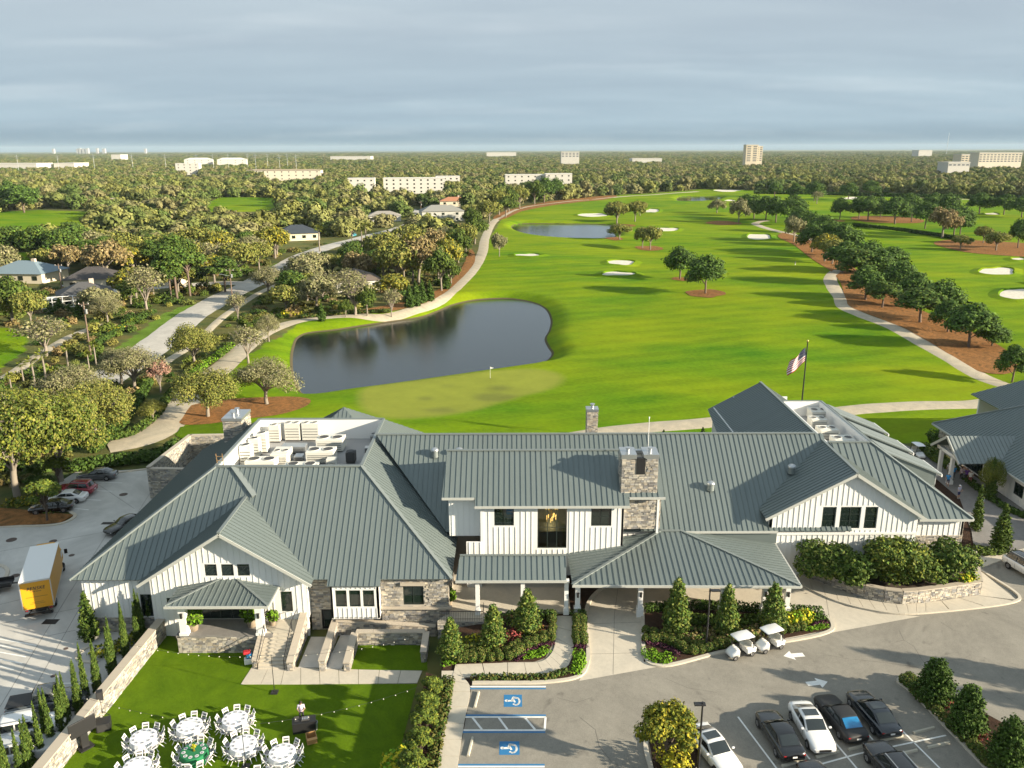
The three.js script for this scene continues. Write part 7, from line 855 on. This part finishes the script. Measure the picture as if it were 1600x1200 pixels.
unit('rooftop_unit', 518, 702, FL, 2.9, 1.4, 1.9, 'white two-fan roof unit nearest the back parapet', { fans: 2 }); unit('rooftop_unit', 503, 720, FL, 2.9, 1.3, 1.8, 'white two-fan roof unit in the middle of the deck', { fans: 2 }); unit('rooftop_unit', 410, 734, FL, 3.0, 1.2, 1.6, 'white two-fan roof unit at the front left of the deck', { fans: 2 }); unit('rooftop_unit', 441, 722, FL, 1.7, 1.3, 2.4, 'white narrow roof unit with two fans in line', { fans: 2 }); unit('rooftop_unit', 472, 736, FL, 3.4, 0.8, 1.4, 'long low roof unit at the front edge of the deck', { fans: 2 });
unit('duct_box', 461, 707, FL, 2.6, 0.9, 1.3, 'grey duct box behind the narrow roof unit', { mat: M.galv }); unit('duct_box', 468, 719, FL, 0.9, 0.6, 1.0, 'small grey duct box right of the narrow roof unit', { mat: M.galv }); unit('condenser_unit', 549, 722, FL, 0.95, 1.2, 0.95, 'black condenser on the right of the deck', { fans: 1, mat: M.hvacDark }); unit('duct_box', 519, 733, FL, 1.0, 1.2, 0.9, 'white upright box at the front of the deck'); unit('duct_box', 585, 690, FL, 0.8, 0.9, 0.8, 'green grey vent box at the right edge of the deck', { mat: M.galv, fans: 1 }); unit('duct_box', 575, 706, FL, 0.6, 0.6, 0.7, 'small grey vent box at the right edge of the deck', { mat: M.galv });
for (const [x, y, w, d, l] of [[1278, 655, 2.2, 1.8, 'rearmost unit on the narrow east roof deck'], [1276, 668, 1.8, 1.6, 'second unit from the rear on the east roof deck'], [1291, 684, 2.0, 1.8, 'third unit from the rear on the east roof deck'], [1315, 700, 2.2, 1.8, 'front unit on the narrow east roof deck']]) unit('rooftop_unit', x, y, 9.2, w, 1.2, d, l, { fans: 2 });
for (const [x, z, l] of [[59.5, -80.5, 'left air conditioner in the walled yard by the pavilion'], [62, -80.2, 'right air conditioner in the walled yard by the pavilion']]) { const [px, py] = [0, 0]; const o = thing('condenser_unit', l, 'air conditioner', null, [x, 0, z]); mesh('cabinet', rbox(1.1, 1.0, 1.1, 0, 0.5, 0, 0.05), M.hvac, o); mesh('fan_grille', fanG(0, 0.98, 0, 0.42), M.hvacDark, o); }
// ---------------------------------------------------------------- lamps, flags, chandelier
function lampPost(px, py, h, label, lev = 0, arm = 1) { const [x, z] = G(px, py, lev); const o = thing('lamp_post', label, 'lamp post', null, [x, lev, z]); mesh('base', [cyl(0.2, 0.26, 0.5, 0, 0, 0, 12)], M.concrete, o); mesh('pole', cyl(0.055, 0.09, h, 0, 0.4, 0, 10), M.steelBlack, o); mesh('lamp_head', [rbox(0.75, 0.12, 0.34, arm * 0.45, h + 0.35, 0, 0.04), cyl(0.08, 0.08, 0.3, 0, h + 0.2, 0, 8)], M.steelBlack, o); return o; }
lampPost(1103, 1016, 5.2, 'black lamp post in the drive island between the magnolias'); lampPost(1090, 1212, 5.2, 'black lamp post beside the golden tree', 0, -0.4);
{ const [x, z] = [39.6, -107.8], o = thing('flagpole', 'tall flagpole flying the striped flag behind the east wing', 'flag', null, [x, LOW, z]); const H = 16.6; mesh('pole', cyl(0.07, 0.13, H, 0, 0, 0, 10), M.steelBlack, o); mesh('finial', new THREE.SphereGeometry(0.16, 10, 8).translate(0, H + 0.1, 0), std([0.7, 0.55, 0.2], 0.3, { metalness: 0.9 }), o);
  const cv = document.createElement('canvas'); cv.width = 380; cv.height = 200; const c = cv.getContext('2d'); for (let i = 0; i < 13; i++) { c.fillStyle = i % 2 ? '#e8e6e2' : '#a5182f'; c.fillRect(0, i * 200 / 13, 380, 200 / 13 + 1); } c.fillStyle = '#1d2546'; c.fillRect(0, 0, 152, 108); c.fillStyle = '#e8e6e2'; for (let r = 0; r < 9; r++) for (let k = 0; k < (r % 2 ? 5 : 6); k++) { const sx = 13 + k * 25.2 + (r % 2 ? 12.6 : 0), sy = 11 + r * 10.8; c.beginPath(); for (let q = 0; q < 10; q++) { const a = q * Math.PI / 5 - Math.PI / 2, rad = q % 2 ? 2 : 4.8; q ? c.lineTo(sx + Math.cos(a) * rad, sy + Math.sin(a) * rad) : c.moveTo(sx + Math.cos(a) * rad, sy + Math.sin(a) * rad); } c.fill(); }
  const t = new THREE.CanvasTexture(cv); t.colorSpace = THREE.SRGBColorSpace; const g = new THREE.PlaneGeometry(1, 1, 24, 10), p = g.attributes.position; for (let i = 0; i < p.count; i++) { const u = p.getX(i) + 0.5, v = p.getY(i) + 0.5; p.setXYZ(i, -0.1 - u * 2.2 + 0.10 * Math.sin(v * 5 + u * 3), H - 2.7 + v * 1.9 - u * 2.1 + 0.1 * Math.sin(u * 9), 0.22 * Math.sin(u * 10 + v * 2) * u); } g.computeVertexNormals(); mesh('flag_cloth', g, std(0xffffff, 0.8, { map: t, side: THREE.DoubleSide }), o); }
{ const [x, z] = G(766, 590, LOW), o = thing('hole_flag', 'small white flag in the hole on the near putting green', 'flag', null, [x, terrain(x, z), z]); mesh('stick', cyl(0.02, 0.03, 2.3, 0, 0, 0, 6), M.white, o); mesh('pennant', prism([[0, 2.25], [0.7, 2.05], [0, 1.8]], 0.02), M.white, o); mesh('hole', cyl(0.12, 0.12, 0.02, 0, 0.02, 0, 12), M.black, o); }
{ const o = thing('chandelier', 'lit chandelier of glowing tubes behind the tall foyer window', 'chandelier', null, [3.7, 8.6, -72.2]); mesh('rod', [cyl(0.02, 0.02, 0.9, 0, -0.9, 0, 6), new THREE.TorusGeometry(0.7, 0.025, 6, 20).rotateX(Math.PI / 2).translate(0, -1.0, 0), new THREE.TorusGeometry(0.45, 0.025, 6, 20).rotateX(Math.PI / 2).translate(0, -2.3, 0), cyl(0.02, 0.02, 1.6, 0, -2.4, 0, 6)], std([0.3, 0.18, 0.04], 0.3, { metalness: 0.9 }), o);
  const em = std([0.9, 0.6, 0.25], 0.4, { emissive: new THREE.Color(1, 0.55, 0.16), emissiveIntensity: 1.6 }); for (let i = 0; i < 24; i++) { const k = i % 2, a = i * 0.65, r = k ? 0.7 : 0.45, y = k ? -1.5 + 0.25 * hash(i, 2) : -2.75 + 0.3 * hash(2, i); mesh('bulb_tube', cyl(0.035, 0.035, 0.42, Math.cos(a) * r, y, Math.sin(a) * r, 6), em, o); } const pl = new THREE.PointLight(new THREE.Color(1, 0.62, 0.28), 5, 12, 2); pl.position.set(0, -1.8, 0); pl.castShadow = true; pl.shadow.radius = 10; o.add(pl); }
// porch and terrace pots
function pot(px, py, lev, label, s = 1) { const [x, z] = G(px, py, lev), o = thing('potted_plant', label, 'potted plant', null, [x, lev, z]); o.scale.setScalar(s); mesh('pot', new THREE.LatheGeometry([[0, 0], [0.32, 0], [0.42, 0.65], [0.46, 0.72], [0.4, 0.72], [0.38, 0.6]].map(p => new THREE.Vector2(...p)), 16), M.terracotta, o); mesh('foliage', leaves([{ c: [0, 1.25, 0], r: [0.75, 0.6, 0.75] }, { c: [0.3, 1.1, 0.2], r: [0.5, 0.45, 0.5] }], 700, 0.22, TON.fresh.concat(TON.lime), { inner: 0.4 }), M.leaf, o); }
reseed(31); pot(303, 984, 0.2, 'bushy potted plant at the left porch column', 1.1); pot(394, 978, 0.2, 'bushy potted plant at the right porch column', 1.1); pot(426, 976, 0.2, 'small potted plant on the stair landing', 0.75); pot(701, 945, 0.2, 'potted shrub on the terrace beside the covered walk', 0.9);
// ---------------------------------------------------------------- lawn party
const LY = LOW + 0.035; M.cloth = std([0.74, 0.76, 0.80], 0.85); M.plastic = std([0.76, 0.75, 0.73], 0.45); M.padGrey = std([0.16, 0.16, 0.18], 0.8);
const chairProto = (() => { const g = new THREE.Group(); g.name = 'folding_chair'; const add = (n, geo, m) => { const q = new THREE.Mesh(merge(geo), m); q.name = n; q.castShadow = q.receiveShadow = true; g.add(q); }; add('seat', [rbox(0.42, 0.04, 0.40, 0, 0.44, 0, 0.015)], M.plastic); add('seat_pad', [rbox(0.34, 0.03, 0.32, 0, 0.47, 0, 0.012)], M.padGrey); for (const s of [-1, 1]) { add('leg', [bar([s * 0.21, 0, 0.22], [s * 0.21, 0.88, -0.24], 0.045, 0.035)], M.plastic); add('leg', [bar([s * 0.18, 0, -0.26], [s * 0.18, 0.46, 0.18], 0.04, 0.03)], M.plastic); } add('backrest', [rbox(0.42, 0.12, 0.03, 0, 0.84, -0.22, 0.012), rbox(0.42, 0.07, 0.03, 0, 0.66, -0.14, 0.012)], M.plastic); add('back_panel', [box(0.34, 0.13, 0.012, 0, 0.745, -0.18)], M.padGrey); return g; })();
const plateProto = new THREE.Group(); plateProto.name = 'place_setting'; { const p = new THREE.Mesh(new THREE.LatheGeometry([[0, 0.008], [0.09, 0.008], [0.14, 0.022], [0.14, 0.016], [0.09, 0], [0, 0]].map(p => new THREE.Vector2(...p)), 16), M.plastic); p.name = 'plate'; const n = new THREE.Mesh(rbox(0.13, 0.02, 0.17, 0, 0.022, 0, 0.008), std([0.24, 0.25, 0.29], 0.9)); n.name = 'napkin'; plateProto.add(p, n); }
function clothGeo(r, drop) { const P = []; for (const [q, y, wv] of [[0.001, 0, 0], [r * 0.6, 0, 0], [r - 0.02, 0, 0], [r, -0.015, 0], [r + 0.02, -drop * 0.35, 0.25], [r + 0.05, -drop * 0.7, 0.7], [r + 0.09, -drop, 1]]) { const row = []; for (let k = 0; k < 64; k++) { const a = k / 64 * 6.2832, w = q + wv * 0.06 * Math.sin(a * 14 + Math.sin(a * 3) * 1.5); row.push([Math.cos(a) * w, 0.76 + y, Math.sin(a) * w]); } P.push(row); } return loft(P.map(r => r.reverse()), true); }
const clothG = clothGeo(0.92, 0.70); const greenCloth = std([0.01, 0.16, 0.06], 0.85);
const partyTables = [[224, 1151, 'leftmost in the middle row', 0], [296, 1133, 'beyond the green one', 0.2], [367, 1122, 'farthest from the viewer', 0.1], [303, 1173, 'green', 0.3], [380, 1161, 'right of the green one', 0.15], [441, 1175, 'rightmost', 0.25], [214, 1196, 'lower left, cut by the picture edge', 0], [396, 1222, 'lowest, almost below the picture edge', 0.2]];
for (const [px, py, w, t0] of partyTables) { const [x, z] = G(px, py, LY + 0.76), green = w === 'green', of = green ? 'the green table' : 'the white table ' + w; const t = thing('round_table', green ? 'round table under a green cloth among the white tables' : 'round white clothed table ' + w, 'table', null, [x, LY, z]); mesh('table_top', [cyl(0.9, 0.9, 0.03, 0, 0.72, 0, 32)], M.wood, t); for (let i = 0; i < 4; i++) { const a = i * 1.57 + 0.78; mesh('leg', cyl(0.02, 0.02, 0.72, Math.cos(a) * 0.6, 0, Math.sin(a) * 0.6, 6), M.galv, t); }
  const cl = mesh('tablecloth', clothG, green ? greenCloth : M.cloth); cl.position.set(x, LY + 0.004, z); cl.rotation.y = px; tag(cl, green ? 'green cloth over the table among white ones' : 'white cloth over the round table ' + w, 'tablecloth');
  for (let i = 0; i < 10; i++) { const a = t0 + i / 10 * 6.2832, c = copy(chairProto, 'white folding chair drawn up to ' + of, 'chairs at ' + of, [x + Math.cos(a) * 1.22, LY, z + Math.sin(a) * 1.22], -a - Math.PI / 2 + (hash(i, px) - 0.5) * 0.25); c.userData.category = 'chair'; const p = copy(plateProto, 'place setting laid on ' + of, 'place settings on ' + of, [x + Math.cos(a) * 0.68, LY + 0.766, z + Math.sin(a) * 0.68], -a); p.userData.category = 'place setting'; }
  if (green) { const f = thing('gold_centrepiece', 'gold centrepiece on the green table', 'centrepiece', null, [x, LY + 0.765, z]); const gd = std([0.6, 0.42, 0.08], 0.3, { metalness: 0.8 }); mesh('vase', new THREE.LatheGeometry([[0, 0], [0.1, 0], [0.05, 0.15], [0.09, 0.3], [0, 0.3]].map(p => new THREE.Vector2(...p)), 12), gd, f); mesh('flowers', leaves([{ c: [0, 0.38, 0], r: [0.18, 0.12, 0.18] }], 160, 0.07, TON.yellow), M.leaf, f); } }
// sound gear and screen
function box3(name, px, py, lev, w, h, d, label, cat, y = 0, mat = M.black, turn = 0) { const [x, z] = G(px, py, lev); const o = thing(name, label, cat, null, [x, lev, z], turn); mesh('cabinet', rbox(w, h, d, 0, y + h / 2, 0, 0.04), mat, o); mesh('grille', box(w * 0.84, h * 0.84, 0.02, 0, y + h / 2, d / 2 + 0.008), std([0.03, 0.03, 0.03], 0.9), o); return o; }
box3('subwoofer', 163, 1138, LY, 1.0, 0.7, 0.9, 'black bass speaker box on the lawn beside the wall', 'speaker', 0, M.black, 0.4);
{ const o = box3('loudspeaker', 161, 1120, LY, 0.45, 0.75, 0.42, 'black loudspeaker on a pole above the bass box', 'speaker', 1.55, M.black, 0.4); mesh('stand', [cyl(0.025, 0.025, 1.6, 0, 0, 0, 8), ...[0, 1, 2].map(i => bar([0, 0.5, 0], [Math.cos(i * 2.1) * 0.5, 0.02, Math.sin(i * 2.1) * 0.5], 0.03))], M.steelBlack, o); }
{ const [x, z] = G(134, 1168, LY), o = thing('projection_screen', 'tall black screen back on a stand at the lawn wall', 'screen', null, [x, LY, z], 0.9); mesh('screen_panel', rbox(1.9, 1.2, 0.1, 0, 1.75, 0, 0.03), M.black, o); mesh('stand', [box(0.5, 1.2, 0.3, 0, 0.6, -0.05), box(1.0, 0.08, 0.8, 0, 0.06, 0)], M.black, o); }
{ const [x, z] = G(476, 1140, LY), o = thing('mixing_desk', 'black sound desk with gear on the lawn', 'sound desk', null, [x, LY, z], 0.25); mesh('table_top', box(1.7, 0.05, 0.8, 0, 0.85, 0), M.black, o); mesh('skirt', [box(1.66, 0.8, 0.03, 0, 0.42, 0.38), box(0.03, 0.8, 0.76, 0.82, 0.42, 0), box(0.03, 0.8, 0.76, -0.82, 0.42, 0)], M.black, o); mesh('mixer', [rbox(0.6, 0.12, 0.4, 0.1, 0.94, 0, 0.03), rbox(0.36, 0.02, 0.26, -0.5, 0.9, 0, 0.008), box(0.36, 0.24, 0.02, -0.5, 1.02, -0.14)], M.hvacDark, o); for (let i = 0; i < 4; i++) mesh('control_strip', box(0.08, 0.02, 0.3, -0.08 + i * 0.12, 1.01, 0), M.galv, o); }
{ const [x, z] = G(487, 1158, LY), o = thing('cardboard_box', 'open cardboard box on the grass by the sound desk', 'box', null, [x, LY, z], 0.4), m = std([0.42, 0.24, 0.09], 0.85); mesh('sides', [box(0.7, 0.55, 0.03, 0, 0.28, 0.34), box(0.7, 0.55, 0.03, 0, 0.28, -0.34), box(0.03, 0.55, 0.66, 0.34, 0.28, 0), box(0.03, 0.55, 0.66, -0.34, 0.28, 0), box(0.66, 0.02, 0.66, 0, 0.02, 0)], m, o); mesh('flap', box(0.7, 0.02, 0.28, 0, 0.55, 0.48).rotateX(0.0), m, o); }
{ const [x, z] = G(492, 1139, LY), o = thing('metal_bin', 'grey metal drum right of the sound desk', 'drum', null, [x, LY, z]); mesh('drum', [cyl(0.24, 0.22, 0.6, 0, 0, 0, 16), new THREE.TorusGeometry(0.24, 0.02, 6, 16).rotateX(Math.PI / 2).translate(0, 0.6, 0)], std([0.35, 0.36, 0.37], 0.4, { metalness: 0.6 }), o); mesh('lid', cyl(0.2, 0.2, 0.02, 0, 0.6, 0, 16), M.hvacDark, o); }
{ const [x, z] = G(389, 1036, LY), o = thing('drink_cooler', 'red, white and blue bundle beside the garden stair', 'cooler', null, [x, LY, z], 0.3); mesh('cooler_body', rbox(0.7, 0.5, 0.5, 0, 0.25, 0, 0.06), M.white, o); mesh('blue_bag', rbox(0.55, 0.4, 0.45, 0.1, 0.7, 0, 0.12, 3), std([0.03, 0.2, 0.4], 0.6), o); mesh('red_lid', rbox(0.6, 0.25, 0.45, -0.1, 1.0, -0.1, 0.08, 3), std([0.4, 0.02, 0.03], 0.6), o); }
// string lights on slim poles
const bulbM = std([0.8, 0.76, 0.65], 0.3);
function pole(px, py, h, label) { const [x, z] = G(px, py, LY), o = thing('string_light_pole', label, 'pole', null, [x, LY, z]); mesh('base', box(0.55, 0.06, 0.55, 0, 0.03, 0), M.black, o); mesh('post', cyl(0.025, 0.03, h, 0, 0.05, 0, 8), M.black, o); return [x, LY + h, z]; }
const pA = pole(429, 1082, 3.4, 'slim black pole on the lawn near the garden walk'), pB = pole(384, 1198, 3.4, 'slim black pole standing among the tables');
function strand(a, b, sag, label) { const o = thing('string_lights', label, 'string lights'), pt = t => [a[0] + (b[0] - a[0]) * t, a[1] + (b[1] - a[1]) * t - sag * 4 * t * (1 - t), a[2] + (b[2] - a[2]) * t]; mesh('cable', tube([...Array(9)].map((_, i) => pt(i / 8)), 0.012, 4, 20), M.black, o); const n = Math.round(Math.hypot(b[0] - a[0], b[2] - a[2]) / 0.9); for (let i = 1; i < n; i++) mesh('bulb', new THREE.SphereGeometry(0.04, 6, 5).translate(...pt(i / n)).translate(0, -0.06, 0), bulbM, o); }
strand([-31.2, 1.6, -58.5], pA, 0.5, 'string of bulbs from the lawn wall to the upper pole'); strand(pA, [-8.0, 1.6, -59.5], 0.5, 'string of bulbs from the upper pole towards the tree screen'); strand([-32, 1.6, -52], pB, 0.5, 'string of bulbs from the lawn wall over the tables'); strand(pB, [-7.0, 1.5, -53], 0.5, 'string of bulbs from the table pole to the tree screen');
// ---------------------------------------------------------------- people
function personGeo(pose, cols) { // capsule skeleton meshed as one surface; head about 1/7.5 of the height
  const J = { ...{ hip: [0, 0.95, 0], chest: [0, 1.3, 0.01], neck: [0, 1.48, 0], head: [0, 1.62, 0.02], sL: [0.19, 1.42, 0], sR: [-0.19, 1.42, 0], eL: [0.27, 1.15, 0], eR: [-0.27, 1.15, 0], hL: [0.29, 0.9, 0.08], hR: [-0.29, 0.9, 0.08], pL: [0.1, 0.92, 0], pR: [-0.1, 0.92, 0], kL: [0.11, 0.5, 0.03], kR: [-0.11, 0.5, 0.03], aL: [0.11, 0.09, 0], aR: [-0.11, 0.09, 0], tL: [0.13, 0.05, 0.14], tR: [-0.13, 0.05, 0.14] }, ...pose };
  const B = [['hip', 'chest', 0.145, 0.165], ['chest', 'neck', 0.13, 0.06], ['neck', 'head', 0.058, 0.1], ['sL', 'sR', 0.075, 0.075], ['sL', 'eL', 0.062, 0.048], ['sR', 'eR', 0.062, 0.048], ['eL', 'hL', 0.046, 0.034], ['eR', 'hR', 0.046, 0.034], ['pL', 'kL', 0.095, 0.066], ['pR', 'kR', 0.095, 0.066], ['kL', 'aL', 0.062, 0.045], ['kR', 'aR', 0.062, 0.045], ['aL', 'tL', 0.05, 0.04], ['aR', 'tR', 0.05, 0.04]].map(([a, b, r, s]) => [V(...J[a]), V(...J[b]), r, s]);
  const hd = V(...J.head), nose = hd.clone().add(V(0, 0.0, 0.11));
  const res = 56, mc = new MarchingCubes(res, new THREE.MeshBasicMaterial(), false, false, 40000); mc.isolation = 0; const S = 1.0, q = V(0, 0, 0), ab = V(0, 0, 0), ap = V(0, 0, 0);
  for (let z = 0; z < res; z++) for (let y = 0; y < res; y++) for (let x = 0; x < res; x++) { q.set((x / res * 2 - 1) * 0.95, (y / res * 2 - 1) * 0.95 + 0.9, (z / res * 2 - 1) * 0.95); let d = 9; for (const [a, b, r, s] of B) { ab.subVectors(b, a); ap.subVectors(q, a); const t = Math.max(0, Math.min(1, ap.dot(ab) / ab.lengthSq())); const e = ap.addScaledVector(ab, -t).length() - (r + (s - r) * t); const k = 0.04, hh = Math.max(k - Math.abs(d - e), 0) / k; d = Math.min(d, e) - hh * hh * k * 0.25; } const dh = q.distanceTo(hd) - 0.108; d = Math.min(d, dh); d = Math.min(d, q.distanceTo(nose) - 0.02); mc.field[z * res * res + y * res + x] = -d; }
  mc.update(); const n = mc.count || mc.geometry.drawRange.count, P = mc.positionArray.slice(0, n * 3), Nn = mc.normalArray.slice(0, n * 3), C = new Float32Array(n * 3);
  for (let i = 0; i < n; i++) { P[i * 3] *= 0.95; P[i * 3 + 1] = P[i * 3 + 1] * 0.95 + 0.9; P[i * 3 + 2] *= 0.95; const p = V(P[i * 3], P[i * 3 + 1], P[i * 3 + 2]); const nearHand = Math.min(p.distanceTo(V(...J.hL)), p.distanceTo(V(...J.hR)), p.distanceTo(V(...J.eL)) + 0.06, p.distanceTo(V(...J.eR)) + 0.06) < 0.16; let c = p.y > J.neck[1] + 0.02 ? cols.skin : nearHand ? cols.skin : p.y > J.hip[1] + 0.0 ? cols.top : p.y < 0.12 ? cols.shoe : (cols.shorts && p.y < 0.5 ? cols.skin : cols.leg); C.set(c, i * 3); }
  const g = new THREE.BufferGeometry(); g.setAttribute('position', new THREE.BufferAttribute(P, 3)); g.setAttribute('normal', new THREE.BufferAttribute(Nn, 3)); g.setAttribute('color', new THREE.BufferAttribute(C, 3)); g.setAttribute('uv', new THREE.BufferAttribute(new Float32Array(n * 2), 2)); const extra = [];
  for (const [h, e] of [['hL', 'eL'], ['hR', 'eR']]) { const d = V(...J[h]).sub(V(...J[e])).normalize(), s = V(1, 0, 0).cross(d).normalize(), o = V(...J[h]); for (let f = 0; f < 5; f++) { const th = f === 4, a = o.clone().addScaledVector(s, (f - 1.5) * 0.02 * (th ? 0 : 1) + (th ? 0.035 : 0)).addScaledVector(d, th ? 0 : 0.02), L = [0.075, 0.085, 0.08, 0.065, 0.055][f], b = a.clone().addScaledVector(d, L * 0.6).addScaledVector(s, th ? 0.025 : 0), c = b.clone().addScaledVector(d, L * 0.4).add(V(0, 0, 0.02)); const tg = prep(tube([a.toArray(), b.toArray(), c.toArray()], 0.009, 5, 4)); const cc = new Float32Array(tg.attributes.position.count * 3); for (let i = 0; i < cc.length; i += 3) cc.set(cols.skin, i); tg.setAttribute('color', new THREE.BufferAttribute(cc, 3)); extra.push(tg); } }
  for (const s of [-1, 1]) { const eg = prep(new THREE.SphereGeometry(0.014, 6, 5).translate(hd.x + s * 0.038, hd.y + 0.015, hd.z + 0.098)); const cc = new Float32Array(eg.attributes.position.count * 3).fill(0.02); eg.setAttribute('color', new THREE.BufferAttribute(cc, 3)); extra.push(eg); }
  return { g: mergeGeometries([g, ...extra]), hd };
}
const skinM = std([1, 1, 1], 0.8, { vertexColors: true }), SK = [0.40, 0.25, 0.17];
const walkPose = { kL: [0.1, 0.52, 0.14], aL: [0.1, 0.1, 0.24], tL: [0.11, 0.07, 0.37], kR: [-0.1, 0.5, -0.02], aR: [-0.1, 0.14, -0.24], tR: [-0.11, 0.05, -0.12], hL: [0.28, 0.95, -0.12], eL: [0.26, 1.16, -0.08], hR: [-0.28, 0.98, 0.22], eR: [-0.27, 1.16, 0.04] }, bentPose = { hL: [0.16, 1.12, 0.28], eL: [0.27, 1.14, 0.05], hR: [-0.14, 1.1, 0.3], eR: [-0.27, 1.14, 0.06] };
function person(px, py, lev, turn, pose, cols, label, hat, hair = [0.03, 0.02, 0.015]) { const [x, z] = G(px, py, lev), o = thing('person', label, 'person', null, [x, lev, z], turn), r = personGeo(pose, { skin: SK, shoe: [0.3, 0.3, 0.3], ...cols }); mesh('body', r.g, skinM, o); const h = new THREE.SphereGeometry(0.12, 14, 8, 0, 6.2832, 0, hat ? 1.5 : 1.75).scale(1, 1.05, 1.06).translate(r.hd.x, r.hd.y + 0.02, r.hd.z - 0.015); mesh(hat ? 'cap' : 'hair', hat ? [h, rbox(0.15, 0.015, 0.12, r.hd.x, r.hd.y + 0.045, r.hd.z + 0.14, 0.006)] : [h], std(hat || hair, 0.85), o); return o; }
const blueT = [0.04, 0.28, 0.62], whiteT = [0.7, 0.7, 0.7], navyT = [0.03, 0.04, 0.12];
person(1480, 760, 0.02, 2.6, walkPose, { top: blueT, leg: navyT, shorts: true }, 'person in bright blue shirt and white cap nearest the skylights', whiteT); person(1489, 748, 0.02, 2.9, {}, { top: blueT, leg: [0.05, 0.05, 0.06] }, 'person in blue shirt standing by the pavilion columns', whiteT); person(1481, 744, 0.02, 2.3, {}, { top: [0.45, 0.44, 0.42], leg: [0.2, 0.18, 0.15] }, 'person in grey shirt and white cap behind the blue shirts', whiteT); person(1501, 750, 0.02, 3.3, {}, { top: [0.55, 0.45, 0.5], leg: [0.02, 0.02, 0.03] }, 'person in pale pink shirt and dark trousers'); person(1509, 752, 0.02, 3.0, bentPose, { top: [0.16, 0.06, 0.3], leg: [0.03, 0.03, 0.04] }, 'person in purple shirt near the pavilion porch', [0.2, 0.1, 0.1]); person(1515, 756, 0.02, 2.8, {}, { top: whiteT, leg: [0.3, 0.1, 0.1], shorts: true }, 'person in white shirt half hidden by the patio tree', whiteT); person(1497, 779, 0.02, 0.4, bentPose, { top: [0.4, 0.4, 0.5], leg: navyT, shorts: true }, 'person in patterned shirt and white cap on the paved path', whiteT); person(1533, 796, 0.02, 1.0, walkPose, { top: whiteT, leg: [0.25, 0.25, 0.35], shorts: true }, 'lone person in white beside the slim conifer'); person(472, 1127, LY, 0.2, bentPose, { top: [0.5, 0.44, 0.56], leg: [0.02, 0.02, 0.03] }, 'person with dark hair standing behind the sound desk'); person(1242, 416, LOW + 0.1, 1.2, { ...walkPose }, { top: navyT, leg: whiteT }, 'lone golfer on the right of the main fairway', navyT);
renderer.render(scene, camera);
